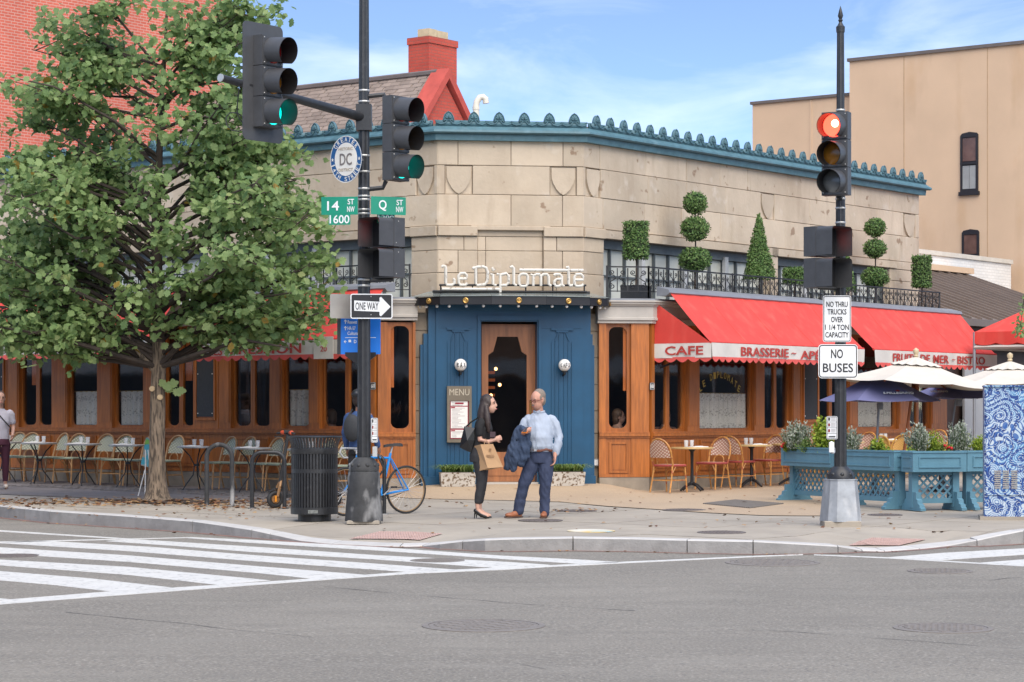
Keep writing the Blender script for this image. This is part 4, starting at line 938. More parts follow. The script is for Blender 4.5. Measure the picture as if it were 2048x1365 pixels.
# ---- globe lamps and menu case
def globe(px, py, word, label):
    c = B_.p(ba(px), bz(py), .16); t = thing('globe_lamp', label, 'wall lamp', tuple(c), BROT)
    MB().ball(c, .102, 14).build('globe', whitepl, t, smooth=True)
    mb = MB(); mb.lathe([(.05, -.12), (.05, -.10), (.03, -.08)], 12, c); mb.tube([c + Vector((0, 0, -.11)), c - P_CH.n * .16 + Vector((0, 0, -.17))], .014, 6); mb.ball(c + Vector((0, 0, -.14)), .025, 6); mb.build('bracket', signblack, t)
    mb = MB()
    for k, ch in enumerate(word):
        x = (k - (len(word) - 1) / 2); h = (.105 - abs(x) * .035) if len(word) == 3 else (.095 - abs(x) * .026); xx = x * (.052 if len(word) == 3 else .04)
        y = math.sqrt(max(0, .104 ** 2 - xx * xx)); M = facing_M(c + P_CH.n * (y - .002) + P_CH.u * xx, P_CH.n); text_mb(mb, ch, h, M, .044 if len(word) == 3 else .035, .014, .004)
    mb.build('lettering', signblack, t)
globe(919, 731, 'BAR', 'white globe lamp lettered BAR above the menu case'); globe(1126, 731, 'CAFE', 'white globe lamp lettered CAFE on the blue doorcase')
MC = thing('menu_case', 'bronze framed MENU display case on the blue doorcase', 'menu board', tuple(B_.p(ba(917), bz(885), .05)), BROT)
bronze = mat('bronze', (0.17, 0.14, 0.10), 0.45, 0.12, 6, metal=0.4); paper = mat('menu_paper', (0.72, 0.70, 0.66), 0.8, 0.04, 20); burg = mat('burgundy', (0.26, 0.012, 0.03), 0.6, 0.1, 8); ink = mat('print_ink', (0.33, 0.30, 0.29), 0.8, 0.2, 40)
M_ = B_.off(.02)
MB().slab(M_, ba(893), ba(942), bz(885), bz(773), 0, .06).build('case', bronze, MC)
mb = MB(); rect_frame(mb, M_, ba(893), ba(942), bz(885), bz(797), .045, .06, .085); mb.slab(M_, ba(893), ba(942), bz(797), bz(773), .06, .075); mb.build('frame', bronze, MC)
MB().slab(M_, ba(899), ba(936), bz(878), bz(802), .06, .064).build('backing', burg, MC)
for y0, y1 in ((812, 803), (857, 814), (876, 860)):
    s = MB().slab(M_, ba(900.5), ba(934), bz(y1 + .0), bz(y0), .064, .068).build('menu_sheet', paper, MC)
    mb = MB(); rnd = random.Random(y0)
    for k in range(int((y0 - y1) / 2.6)):
        w_ = rnd.uniform(8, 26); mb.slab(M_, ba(903), ba(903 + w_), bz(y1 + 3.2 + k * 2.6), bz(y1 + 2.4 + k * 2.6), .068, .0695)
    if mb.v: mb.build('print', ink, s)
mb = MB(); mb.slab(M_, ba(909), ba(926), bz(809), bz(805.5), .0685, .0705); mb.slab(M_, ba(901), ba(909), bz(817), bz(814.5), .0685, .0705); mb.slab(M_, ba(901), ba(909), bz(863), bz(860.5), .0685, .0705); mb.build('heading', burg, MC)
mb = MB(); text_mb(mb, 'MENU', .105, facing_M(M_.p(ba(917.5), bz(785), .078), P_CH.n), .33, -.004); mb.build('lettering', mat('pale_bronze', (0.50, 0.44, 0.34), 0.5, 0.1, 8), MC)
# electric box on the stone strip
t = thing('outlet_box', 'small grey outdoor socket box on the stone strip by the right bay', 'socket', tuple(P_CH.p(c_(1190), .95, .3)), BROT)
mb = MB(); X_ = P_CH.off(.29); mb.slab(X_, X_.a(1184), X_.a(1196), bz(934), bz(919), 0, .07); mb.build('box', signgrey, t); MB().slab(X_, X_.a(1185), X_.a(1194), bz(932), bz(921), .07, .085).build('cover', whitepl, t)

# ---- awnings
def awning(P, pa, pb, zc, zf, out, label, texts, side_flap=None, dz=0.0, valance=.245):
    a0, a1 = sorted((P.a(pa, out), P.a(pb, out))); zc += dz; zf += dz
    t = thing('awning', label, 'awning', tuple(P.p((a0 + a1) / 2, zf, out)), BROT, 'red shopfront awnings')
    MB().add([P.p(a, z, o) for a in (a0 - .06, a1 + .06) for z, o in ((zc - .07, .10), (zc - .07, .30), (zc - .02, .36), (zc + .03, .34), (zc + .09, .10))], [(0, 1, 2, 3, 4), (9, 8, 7, 6, 5)] + [(i, (i + 1) % 5, 5 + (i + 1) % 5, 5 + i) for i in range(5)]).build('cassette', greymetal, t)
    n = 60
    def f(u, v):
        a = a0 + (a1 - a0) * u; s = v; o = .33 + (out - .33) * s; z = zc - .03 + (zf - zc + .03) * s - .05 * math.sin(math.pi * s) * .6
        z += .022 * math.sin(a * 5.2 + s * 1.7 + .8 * math.sin(a * 1.3)) * s * (1 - s) * 2.2 + .006 * math.sin(a * 17 + s * 4) * (1 - s)
        return P.p(a, z, o)
    mb = MB().grid(f, n, 10); mb.build('canvas', redcloth, t, smooth=True)
    k = 1
    while a0 + k * 1.15 < a1 - .1: u_ = k * 1.15 / (a1 - a0); MB().tube([f(u_, j / 8) + Z3 * .002 for j in range(9)], .006, 4).build('seam', redcloth, t); k += 1
    mb = MB().tube([P.p(a0, zf, out), P.p(a1, zf, out)], .022, 8); mb.build('front_bar', redcloth, t)
    V = valance
    def g(u, v):
        a = a0 + (a1 - a0) * u; return P.p(a, zf - .01 - V * v, out + .024 + .012 * math.sin(a * 7) * v + .006 * math.sin(a * 19) * v)
    MB().grid(g, 50, 3).build('valance', whitecloth, t, smooth=True)
    mb = MB(); ns = max(2, round((a1 - a0) / .22)); m_ = 8
    for k in range(ns):
        vs = []
        for j in range(m_ + 1):
            u = (k + j / m_) / ns; b = g(u, 1.0); vs += [b + Z3 * .015 + P.n * .003, b - Z3 * (.018 + .055 * math.sin(math.pi * j / m_)) + P.n * .003]
        mb.add(vs, [(2 * j, 2 * j + 2, 2 * j + 3, 2 * j + 1) for j in range(m_)])
    mb.build('scalloped_edge', redcloth2, t)
    for s, x0, x1, h in texts:
        mb = MB(); b0, b1 = sorted((P.a(x0, out), P.a(x1, out))); c = P.p((b0 + b1) / 2, zf - .01 - V * .52, out + .045)
        text_mb(mb, s, h, facing_M(c, P.n), b1 - b0, .018, .006); mb.build('lettering', redletter, t)
    for a in (a0 + .5, a1 - .5):                     # folding arms
        mb = MB(); e = P.p((a0 + a1) / 2 + (a - (a0 + a1) / 2) * .55, (zc + zf) / 2 - .18, out * .5); mb.tube([P.p(a, zc - .12, .1), e], .025, 6); mb.tube([e, P.p(a, zf - .02, out - .03)], .025, 6); mb.build('folding_arm', signblack, t)
    for sgn, a in side_flap or ():
        z0 = lambda o: zc - .05 + (zf - zc + .05) * (o - .33) / (out - .33)
        q = [P.p(a, zf - .01, .02), P.p(a, zf - .01, out), P.p(a, zc - .17, .02)]
        mb = MB(); mb.prism(q, P.u * .006); mb.build('side_flap', redcloth, t)
        mb = MB(); mb.grid(lambda u, v: P.p(a + .002 + sgn * .012 * math.sin(u * 9) * v, zf - .01 - V * v, .0 + (out + .02) * u), 12, 3); mb.build('side_valance', whitecloth, t)
        mb = MB(); vs = []
        for j in range(41):
            o = .0 + (out + .02) * j / 40; vs += [P.p(a, zf - .01 - V + .015, o), P.p(a, zf - .01 - V - .018 - .055 * abs(math.sin(math.pi * j / 8)), o)]
        mb.add(vs, [(2 * j, 2 * j + 2, 2 * j + 3, 2 * j + 1) for j in range(40)]).build('side_scallop', redcloth2, t)
        mb = MB(); text_mb(mb, 'CAFE', .15, facing_M(P.p(a + sgn * .012, zf - .01 - V * .5, out * .5 + .05), P.u * sgn), .76, .018, .004); mb.build('lettering', redletter, t)
        mb = MB(); mb.tube([P.p(a + .15, zf - .42, .0), P.p(a + .2, zf - .30, .35), P.p(a + .3, zf - .22, .7)], .018, 6); mb.box(P.p(a + .15, zf - .42, .01), (.05, .05, .12)); mb.build('stay_rod', signblack, t)
    return t
AW_Z, AW_F, AW_O = 3.66, 2.80, 1.13
awning(W_R, 1421, 1727, AW_Z, AW_F, AW_O, 'red awning with white CAFE end flap and BRASSERIE lettering', [('BRASSERIE', 1478, 1573, .155), ('~', 1579, 1588, .03), ('APÉRITIF', 1597, 1688, .185)], [(-1, W_R.a(1421, AW_O))])
awning(W_R, 1747, 1992, AW_Z, AW_F, AW_O, 'red awning lettered DE MER and BISTRO above the cream parasols', [('FRUITS', 1782, 1829, .155), ('DE', 1837, 1856, .155), ('MER', 1863, 1894, .155), ('~', 1900, 1906, .03), ('BISTRO', 1911, 1966, .155)])
awning(W_L, 702, 392, AW_Z, AW_F, AW_O, 'red awning lettered PRESSION half hidden by the street tree', [('PRESSION', 606, 464, .165), ('BIÈRES', 448, 398, .19)], dz=.02)
awning(W_L, 296, -90, AW_Z, AW_F, AW_O, 'red awning ending in MER behind the tree trunk', [('MER', 260, 208, .165), ('FRUITS DE', 195, 60, .165)], dz=.12)
a = W_L.a(652, AW_O); t = thing('award_banner', 'small white banner with red figures 20 on the PRESSION awning', 'banner', tuple(W_L.p(a, 2.6, AW_O + .05)), BROT)
mb = MB(); mb.slab(W_L, W_L.a(671, AW_O), W_L.a(632, AW_O), 2.50, 2.86, AW_O + .052, AW_O + .058); mb.build('cloth', whitecloth, t)
mb = MB(); text_mb(mb, '20', .085, facing_M(W_L.p(a, 2.66, AW_O + .06), NL), .14, .01); mb.build('lettering', redletter, t); mb = MB(); text_mb(mb, '®', .05, facing_M(W_L.p(a, 2.78, AW_O + .06), NL), .05, .0); mb.build('emblem', redletter, t)

# ---- wrought iron balcony railings on the bay roofs
mod = MB(); MWD = .30
def spiral(c, r0, turns, sgn, start):
    pts = []
    for k in range(15):
        w = start + sgn * k / 14 * turns * 2 * math.pi; r = r0 * (1 - .75 * k / 14); pts.append((c[0] + r * math.cos(w), 0, c[1] + r * math.sin(w)))
    return pts
mod.box((-MWD / 2, 0, .17), (.016, .016, .40)); mod.box((0, 0, .17), (.012, .012, .40))
for s in (-1, 1):
    mod.tube(spiral((s * .075, .065), .048, 1.4, -s, math.pi / 2), .0075, 4); mod.tube(spiral((s * .075, .295), .04, 1.4, s, -math.pi / 2), .007, 4)
    mod.tube([(s * .115, 0, .06), (s * .10, 0, .14), (s * .02, 0, .20), (s * .05, 0, .25), (s * .075, 0, .255)], .008, 4)
rme = mod.mesh('scroll_panel'); rme.materials.append(wrought)
def railing(label, path):
    t = thing('balcony_railing', label, 'railing', tuple(path[0]), BROT)
    for p, q in zip(path[:-1], path[1:]):
        d = q - p; L = d.length; u = d.normalized(); n = max(1, round(L / MWD)); w = L / n; nn = Vector((u.y, -u.x, 0))
        for zz, r in ((.38, .022), (-.025, .014)): 
            mb = MB(); mb.hexa([p + Z3 * zz - nn * r, q + Z3 * zz - nn * r, q + Z3 * zz + nn * r, p + Z3 * zz + nn * r], [p + Z3 * (zz + r) - nn * r, q + Z3 * (zz + r) - nn * r, q + Z3 * (zz + r) + nn * r, p + Z3 * (zz + r) + nn * r]); mb.build('rail', wrought, t)
        for k in range(n): place('scroll_panel', rme, t, basis(p + u * (w * (k + .5)), u * (w / MWD), Vector((-u.y, u.x, 0)), Z3))
        m = max(1, round(L / 2.4))
        for k in range(m + 1):
            c = p + u * (L * k / m); MB().box(c + Z3 * .13, (.03, .03, .56)).build('post', wrought, t)
zr = 3.69
o_ = -.06
railing('black scrolled iron railing above the red awnings with topiaries behind', [W_CH.p(W_CH.a(1215), zr, o_), BO + EC * (KW + .4142 * o_) + NC * (QW + o_) + Z3 * zr, W_R.p(W_R.a(1879, o_), zr, o_)])
railing('black scrolled iron railing on the bay behind the signal pole', [W_CH.p(W_CH.a(820), zr, o_), BO - EC * (KW + .4142 * o_) + NC * (QW + o_) + Z3 * zr, W_L.p(W_L.a(120, o_), zr, o_)])
# ------------------------------------------------------------------ buildings behind
def brick_mat(name, c1, c2, cm, w=.215, h=.075, mortar=.010):
    m = mat(name, c1, 0.9, 0.15, 0.5, 0.0); t = m.node_tree; b = t.nodes['Principled BSDF']
    tc = N(t, 'ShaderNodeTexCoord'); sp = N(t, 'ShaderNodeSeparateXYZ'); cb = N(t, 'ShaderNodeCombineXYZ'); t.links.new(tc.outputs['Object'], sp.inputs[0])
    ad = N(t, 'ShaderNodeMath', operation='ADD'); t.links.new(sp.outputs['X'], ad.inputs[0]); t.links.new(sp.outputs['Y'], ad.inputs[1]); t.links.new(ad.outputs[0], cb.inputs['X']); t.links.new(sp.outputs['Z'], cb.inputs['Y'])
    br = N(t, 'ShaderNodeTexBrick'); br.inputs['Color1'].default_value = (*c1, 1); br.inputs['Color2'].default_value = (*c2, 1); br.inputs['Mortar'].default_value = (*cm, 1)
    br.inputs['Scale'].default_value = 1.0; br.inputs['Mortar Size'].default_value = mortar; br.inputs['Brick Width'].default_value = w; br.inputs['Row Height'].default_value = h; br.inputs['Bias'].default_value = -.1
    t.links.new(cb.outputs[0], br.inputs['Vector']); hs = [n for n in t.nodes if n.bl_idname == 'ShaderNodeHueSaturation'][0]; t.links.new(br.outputs['Color'], hs.inputs['Color'])
    bp = N(t, 'ShaderNodeBump', i_Strength=.4, i_Distance=.01, invert=True); t.links.new(br.outputs['Fac'], bp.inputs['Height']); t.links.new(bp.outputs[0], b.inputs['Normal'])
    mix_in(m, noise_fac(m, .35, .5, .75, detail=6), (c1[0] * .6, c1[1] * .7, c1[2] * .8), amount=.5); return m
bigbrick = brick_mat('red_brick', (0.58, 0.13, 0.080), (0.50, 0.105, 0.065), (0.55, 0.30, 0.24))
chimbrick = brick_mat('painted_brick', (0.48, 0.075, 0.048), (0.42, 0.062, 0.042), (0.33, 0.09, 0.065))
redtrim = mat('red_stone_trim', (0.44, 0.075, 0.055), 0.85, 0.15, 3)
stucco = mat('tan_stucco', (0.60, 0.43, 0.285), 0.95, 0.07, .5, 0.1, bscale=30, detail=8)
mix_in(stucco, noise_fac(stucco, 1.2, .58, .8, stretch=(1, 1, .35), detail=8), (0.42, 0.285, 0.175), amount=.5)
mix_in(stucco, noise_fac(stucco, .8, .60, .75, stretch=(1.5, 1.5, .5), detail=9), (0.52, 0.31, 0.15), amount=.35)
parapet = mat('parapet_cap', (0.13, 0.11, 0.10), 0.7, 0.15, 3)
# tall red brick building behind the tree
BP = Plane(P_L.p(LEND + .6, 0), UR, NR)
t = thing('brick_building', 'tall plain red brick building rising behind the street tree', 'building', tuple(BP.o), math.atan2(UR.y, UR.x))
aw = BP.a(452)
MB().slab(BP, 0, aw, 0, 18, -11, 0).build('wall', bigbrick, t)
MB().slab(BP, -.1, aw + .1, 18, 18.3, -11.1, .1).build('coping', parapet, t)
for k in range(3):
    for j in range(3):
        a_, z_ = 2.2 + k * 3.6, 4.6 + j * 4.2
        if BP.p(a_, 0).y * 0 + CX + F * BP.p(a_ + 1, 0).x / BP.p(a_ + 1, 0).y > -40: continue
        w = MB().slab(BP, a_, a_ + 1.1, z_, z_ + 2.0, .0, .03).build('window', parapet, t); MB().slab(BP, a_ + .08, a_ + 1.02, z_ + .08, z_ + 1.92, .03, .034).build('pane', slate, w)
# shingled building with chimney and gable
GA = atd(895, 147, 54.0); ug = UR; GP = Plane((GA.x, GA.y, 0), UR, NR)
t = thing('gabled_house', 'house with brown shingle roof, red brick gable and broad chimney above the cornice', 'building', (GA.x, GA.y, 0), math.atan2(UR.y, UR.x))
zr_ = GA.z; PITCH = 1.25; HALF = 2.55; RL = 7.5
gpt3 = lambda a, z, back: GP.p(a, z, -back)          # back = away from the gable along UL
eave = zr_ - HALF * PITCH
MB().prism([gpt3(-HALF, 0, .05), gpt3(HALF, 0, .05), gpt3(HALF, eave, .05), gpt3(0, zr_ - .25, .05), gpt3(-HALF, eave, .05)], -NR * .35).build('gable_wall', chimbrick, t)
for s in (-1, 1):
    d = Vector((s, 0, -PITCH)).normalized(); p0 = gpt3(0, zr_ + .12, -.06); p1 = gpt3(s * HALF, eave + .12, -.06); q = Vector((0, 0, -.24))
    MB().prism([p0, p1, p1 + q, p0 + q], -NR * .5).build('raked_coping', redtrim, t)
MB().slab(GP, -HALF, HALF, 0, eave, -RL, -.4).build('wall', chimbrick, t)
shing = mat('brown_shingle', (0.225, 0.180, 0.150), 0.95, 0.16, 2, 0.1, piece=.16)
rp = lambda s, u, v, lift_=0.0: gpt3(s * v * HALF, zr_ - v * HALF * PITCH + lift_, .3 + u)
rf = MB().add([rp(-1, 0, 0), rp(-1, RL, 0), rp(-1, RL, 1.08), rp(-1, 0, 1.08)] + [rp(1, 0, 0), rp(1, RL, 0), rp(1, RL, 1.08), rp(1, 0, 1.08)], [(0, 1, 2, 3), (4, 5, 6, 7)]).build('roof', shing, t)
nc = 32; ncol = 26; cnt = 0; field = MB()
for r_ in range(nc):
    for c in range(ncol):
        u0 = c * .29 + (.145 if r_ % 2 else 0) + random.uniform(-.03, .03); v0 = r_ / nc; v1 = (r_ + 1.12) / nc
        p = rp(-1, u0 + .2, v0); py = HY - (p.z - CAMZ) / p.y * F
        if py > 300: continue
        cnt += 1; tgt = MB() if cnt <= 300 else field; w_ = random.uniform(.25, .285)
        tgt.hexa([rp(-1, u0, v0, .01), rp(-1, u0 + w_, v0, .01), rp(-1, u0 + w_, v1, .012), rp(-1, u0, v1, .012)], [rp(-1, u0, v0, .018), rp(-1, u0 + w_, v0, .018), rp(-1, u0 + w_, v1, .04), rp(-1, u0, v1, .04)])
        if cnt <= 300: tgt.build('shingle', shing, rf)
if field.v: field.build('shingle_field', shing, rf)['kind'] = 'stuff'
MB().tube([rp(-1, 0, 0, .05), rp(-1, RL, 0, .05)], .07, 6).build('ridge_cap', parapet, t)
# chimney: corner edge at px 858
cc = atd(858, 72, 55.4); ch0 = Vector((cc.x, cc.y, 0)); cw, cd_ = .92, 1.02
def chim(lo, hi, g, nm, m, z0=0):
    return MB().prism([ch0 + (-UR - UL) * 0 + UR * -g * 0 + (UR * (-g) + UL * (-g)) + Z3 * lo, ch0 + UR * (cw + g) - UL * g + Z3 * lo, ch0 + UR * (cw + g) + UL * (cd_ * .62 + g) + Z3 * lo, ch0 - UR * g + UL * (cd_ * .62 + g) + Z3 * lo], (0, 0, hi - lo)).build(nm, m, t)
zc_ = cc.z; cw = 1.05
chim(zr_ - 2.6, zc_, 0, 'chimney', chimbrick); chim(zr_ - 2.3, zr_ - .62, .03, 'flashing', mat('lead_flashing', (0.12, 0.07, 0.06), 0.6, 0.1, 4)); chim(zc_ - .16, zc_, .025, 'chimney_cap', chimbrick)
potm = mat('chimney_pot', (0.52, 0.42, 0.27), 0.9, 0.1, 6)
for a_, b_, w_ in ((.12, .25, .30), (.55, .30, .42)):
    c = ch0 + UR * (a_ + .12) + UL * b_ + Z3 * (zc_ + .09); MB().at(frame(c.x, c.y, c.z, BROT + .8)).box((0, 0, 0), (w_, .34, .22)).build('chimney_pot', potm, t)
p = atd(952, 240, 47.0); v0 = Vector((p.x, p.y, ZC))
t = thing('vent_pipe', 'cream gooseneck vent pipe on the roof beside the red gable', 'pipe', tuple(v0))
s_ = 47.0 / F; pts = [v0, p + Z3 * 25 * s_, p + Z3 * 36 * s_ + EC * 1.5 * s_, p + Z3 * 45 * s_ + EC * 8 * s_, p + Z3 * 46 * s_ + EC * 14 * s_, p + Z3 * 42 * s_ + EC * 19 * s_, p + Z3 * 33 * s_ + EC * 20 * s_]
MB().tube(pts, 6.4 * s_, 12).build('pipe', mat('cream_pipe', (0.62, 0.57, 0.47), 0.5, 0.08, 3), t, smooth=True); MB().tube([pts[1] - Z3 * .05, pts[1] + Z3 * .02], 7.2 * s_, 12).build('collar', MATS['cream_pipe'], t)
# tan stuccoed row-house flank
TP = Plane(P_R.o + UR * 25.0, UL, -UR)
t = thing('stucco_building', 'tall tan stucco building with two dark sash windows beyond the restaurant', 'building', tuple(TP.o), math.atan2(UR.y, UR.x))
a0 = TP.a(2400); a1 = TP.a(1699); zt_ = TP.z(1699, 124); w = MB().slab(TP, a0, a1, 0, zt_, -9, 0).build('wall', stucco, t)
MB().slab(TP, a0, a1 + .05, zt_, zt_ + .09, -9, .06).build('parapet_cap', parapet, t)
TQ = TP.off(-.35); a2 = TQ.a(1505); zu = TQ.z(1699, 192)
MB().slab(TQ, a1 - .3, a2, 0, zu, -9, 0).build('rear_wall', stucco, t); MB().slab(TQ, a1 - .02, a2 + .05, zu, zu + .08, -9, .06).build('parapet_cap', parapet, t)
for px in (1808, 1975): MB().slab(TP, TP.a(px) - .012, TP.a(px) + .012, 0, zt_ - .02, .0, .004).build('stucco_joint', mat('joint_line_%d' % px, (0.43, 0.29, 0.17), .95, .1), t)
MB().slab(TQ, TQ.a(1622) - .03, TQ.a(1622) + .03, 0, zu - .02, .0, .02).build('stucco_joint', stucco, t)
def sash(P, x0, x1, y0, y1, arch_, t):
    A0, A1 = sorted((P.a(x0), P.a(x1))); Z0, Z1 = P.z(x0, y1), P.z(x0, y0); mb = MB()
    mb.slab(P, A0, A1, Z0, Z1, -.02, .012); rect_frame(mb, P, A0, A1, Z0, Z1, .06, .012, .05); zm = (Z0 + Z1) / 2
    if Z1 - Z0 > 1.2: mb.slab(P, A0, A1, zm - .03, zm + .03, .012, .06)
    if arch_: mb.prism([P.p(A0, Z1, .0), P.p(A1, Z1, .0), P.p(A1 - .04, Z1 + .05, .0), P.p((A0 + A1) / 2, Z1 + .085, .0), P.p(A0 + .04, Z1 + .05, .0)], P.n * .03)
    mb.slab(P, A0 - .04, A1 + .04, Z0 - .1, Z0, .0, .08); o = mb.build('window', signblack, t)
    for a_, b_, c_1, c_2, m_ in ((.07, .49, .05, .46, MATS['window_dim']), (.51, .93, .05, .46, MATS['window_dim']), (.07, .93, .54, .95, MATS['window_refl'])) if Z1 - Z0 > 1.2 else ((.07, .5, .05, .95, MATS['window_dim']), (.5, .93, .05, .95, MATS['window_refl'])):
        MB().slab(P, A0 + (A1 - A0) * a_, A0 + (A1 - A0) * b_, Z0 + (Z1 - Z0) * c_1, Z0 + (Z1 - Z0) * c_2, .013, .03).build('pane', m_, o)
mat('window_dim', (0.30, 0.31, 0.30), 0.2, 0.15, 2); mat('window_refl', (0.13, 0.075, 0.06), 0.15, 0.3, 2)
sash(TP, 1922, 1957, 272, 385, True, t); sash(TP, 1925, 1959, 466, 560, True, t)
# white painted brick wall and the metal-roofed annex
AP = P_R.off(-3.8); wb = brick_mat('white_brick', (0.78, 0.77, 0.74), (0.74, 0.73, 0.70), (0.66, 0.65, 0.62))
t = thing('white_brick_wall', 'low white painted brick wall between restaurant and tan building', 'wall', tuple(AP.p(REND, 0)), math.atan2(UR.y, UR.x))
zt_ = AP.z(1833, 507); ae = AP.a(2022); MB().slab(AP, REND - 1, ae, 0, zt_, -.35, 0).build('wall', wb, t); MB().slab(AP, REND - 1, ae + .03, zt_, zt_ + .11, -.4, .05).build('coping', mat('concrete_coping', (0.55, 0.52, 0.46), .9, .1, 3), t)
t = thing('annex_building', 'low annex with brown standing-seam metal roof behind the second awning', 'building', tuple(P_R.p(REND, 0, .8)), math.atan2(UR.y, UR.x))
roofm = mat('brown_metal_roof', (0.195, 0.155, 0.130), 0.5, 0.12, 1.2, metal=.25, detail=8)
oe, orr = .9, -3.4
ze = P_R.z(1909, 637, oe); zrg = P_R.z(1865, 541, orr); ar0, ar1 = REND + .02, P_R.a(1930, orr)
rv = lambda a, v, up=0.0: P_R.p(a, ze + (zrg - ze) * v + up, oe + (orr - oe) * v)
rf = MB().hexa([rv(ar0, 0, -.1), rv(ar1, 0, -.1), rv(ar1, 1, -.1), rv(ar0, 1, -.1)], [rv(ar0, 0), rv(ar1, 0), rv(ar1, 1), rv(ar0, 1)]).build('metal_roof', roofm, t)
k = 0; a_ = ar0 + .1
while a_ < ar1:
    MB().hexa([rv(a_ - .012, 0, 0), rv(a_ + .012, 0, 0), rv(a_ + .012, 1, 0), rv(a_ - .012, 1, 0)], [rv(a_ - .012, 0, .05), rv(a_ + .012, 0, .05), rv(a_ + .012, 1, .05), rv(a_ - .012, 1, .05)]).build('seam', roofm, rf); a_ += .50
MB().slab(P_R, ar0, ar1, zrg - .02, zrg + .12, orr - .3, orr + .25).build('ridge_flashing', stucco, t)
MB().slab(P_R, ar0, ar1 + 1, ze - .14, ze + .01, oe - .02, oe + .1).build('gutter', roofm, t)
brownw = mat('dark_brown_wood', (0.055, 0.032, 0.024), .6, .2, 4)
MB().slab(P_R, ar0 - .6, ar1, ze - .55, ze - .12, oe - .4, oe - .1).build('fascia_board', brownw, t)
MB().slab(P_R, ar0 - .6, ar1, .1, ze - .3, oe - 1.2, oe - .5).build('brown_wall', brownw, t)  # dark brown wooden wall below the annex eave
QP = P_R.off(.5)
for x0, x1 in ((1925, 1943), (1944, 1963)): MB().slab(QP, QP.a(x0), QP.a(x1), .3, 2.9, 0, .05).build('door_panel', mat('pale_grey_panel_%d' % x0, (0.42, 0.42, 0.42), .5, .08, 2), t)
# red pyramid tent beyond the second awning
c = atd(2172, 690, 46.5); t = thing('pyramid_tent', 'bright red pyramid tent with scalloped valance beyond the second awning', 'tent', (c.x, c.y, gplane(c.y)), BROT)
hw = 1.62; zq = CAMZ + (HY - 664) / F * 46; ap = zq + .98
corn = [Vector((c.x, c.y, 0)) + (UR * i + UL * j) * hw for i, j in ((-1, -1), (1, -1), (1, 1), (-1, 1))]
for k in range(4):
    p, q = corn[k], corn[(k + 1) % 4]; o = ((p + q) / 2 - Vector((c.x, c.y, 0))).normalized()
    MB().add([p + Z3 * zq, q + Z3 * zq, Vector((c.x, c.y, ap))], [(0, 1, 2)]).build('roof_panel', redcloth, t)
    MB().grid(lambda u, v: p + (q - p) * u + o * (.02 + .01 * math.sin(u * 25) * v) + Z3 * (zq - v * (.22 + .045 * abs(math.sin(u * 7 * math.pi)))), 56, 2).build('valance', redcloth, t)
    MB().tube([p + Z3 * gplane(p.y), p + Z3 * zq], .03, 6).build('leg', greymetal, t)
    MB().tube([p + Z3 * (zq - .3), q + Z3 * (zq - .3)], .04, 4).build('frame_bar', creampaint, t)

# ------------------------------------------------------------------ unseen plain buildings, added across the streets to darken the shop-window reflections
winb = MB().box((0, 0, 0), (1.1, .16, 1.3)).mesh('window'); winb.materials.append(slate)
shades = [mat('added_street_wall_%d' % k, c, .9, .15, 1.0) for k, c in enumerate(((.30, .13, .09), (.42, .37, .30), (.26, .25, .24), (.38, .22, .14), (.22, .25, .28)))]
def row(o, u, n, widths, tag_):
    a = 0.0
    for k, (w, h) in enumerate(widths):
        P = Plane(o + u * a, u, n); t = thing('added_street_building', 'plain %s building facing the restaurant from across the %s' % (('brick-red', 'buff', 'charcoal', 'russet', 'slate-blue')[k % 5], tag_), 'building', tuple(P.o), math.atan2(u.y, u.x), 'buildings across the streets')
        MB().slab(P, .05, w - .05, -.6, h, -8, 0).build('wall', shades[k % 5], t); MB().slab(P, 0, w, h, h + .4, -8, .3).build('cornice', creampaint, t); MB().slab(P, .6, w - .6, .3, 2.9, .0, .06).build('shop_window', slate, t); MB().slab(P, .3, w - .3, 3.0, 3.7, .0, .12).build('shop_fascia', whitecloth, t)
        for r_ in range(int((h - 3.6) / 2.3)):
            for c in range(int(w / 2.4)): place('window', winb, t, basis(P.p(1.4 + c * 2.3, 4.85 + r_ * 3.1, .0), P.u, -P.n, Z3))
        a += w
row(W_L.o + NL * 27 + UL * -14, UL, -NL, ((11, 5.4), (9, 6.5), (13, 5.0), (10, 6.8), (18, 5.4)), 'wide street')  # added rows kept low so more sky light reaches the shopfronts
row(W_R.o + NR * 22 + UR * -4, UR, -NR, ((10, 5.5), (12, 5.0), (9, 6.4), (12, 5.2), (13, 6)), 'side street')
row(Vector((-24, -14, 0)), Vector((1, 0, 0)), Vector((0, 1, 0)), ((12, 6), (11, 5), (13, 6.5), (12, 5.5)), 'crossing')
# ------------------------------------------------------------------ signal poles, signals and signs
def quad_tube(mb, c0, r0, c1, r1, n=8): mb.tube([c0, c1], [r0, r1], n)
PLp = gpt(728, 1047); PRp = gpt(1681, 1052)
def zat(p, py): return CAMZ + (HY - py) / F * p.y
t = thing('signal_pole', 'black fluted signal pole on a worn dark round base beside the trash can', 'pole', tuple(PLp))
POLE_L = t; s_ = PLp.y / F
mb = MB(); mb.lathe([(.30, 0), (.30, .035), (.27, .045)], 4, PLp); mb.build('footing', concrete, t)
zb_ = PLp.z; mb = MB(); mb.lathe([(38.5 * s_, .03), (36 * s_, .25), (33 * s_, .45), (31.5 * s_, .66), (29 * s_, .68)], 20, PLp); mb.build('base', galvblack, t, smooth=True)
mb = MB(); mb.lathe([(30 * s_, .68), (31 * s_, .72), (26 * s_, .80), (22 * s_, .83), (17 * s_, .86)], 16, PLp)
for k in range(10):
    w = k / 10 * 6.283; mb.ball(PLp + Vector((math.cos(w) * 27 * s_, math.sin(w) * 27 * s_, .76)), .03, 5)
mb.build('collar', galvblack, t, smooth=True)
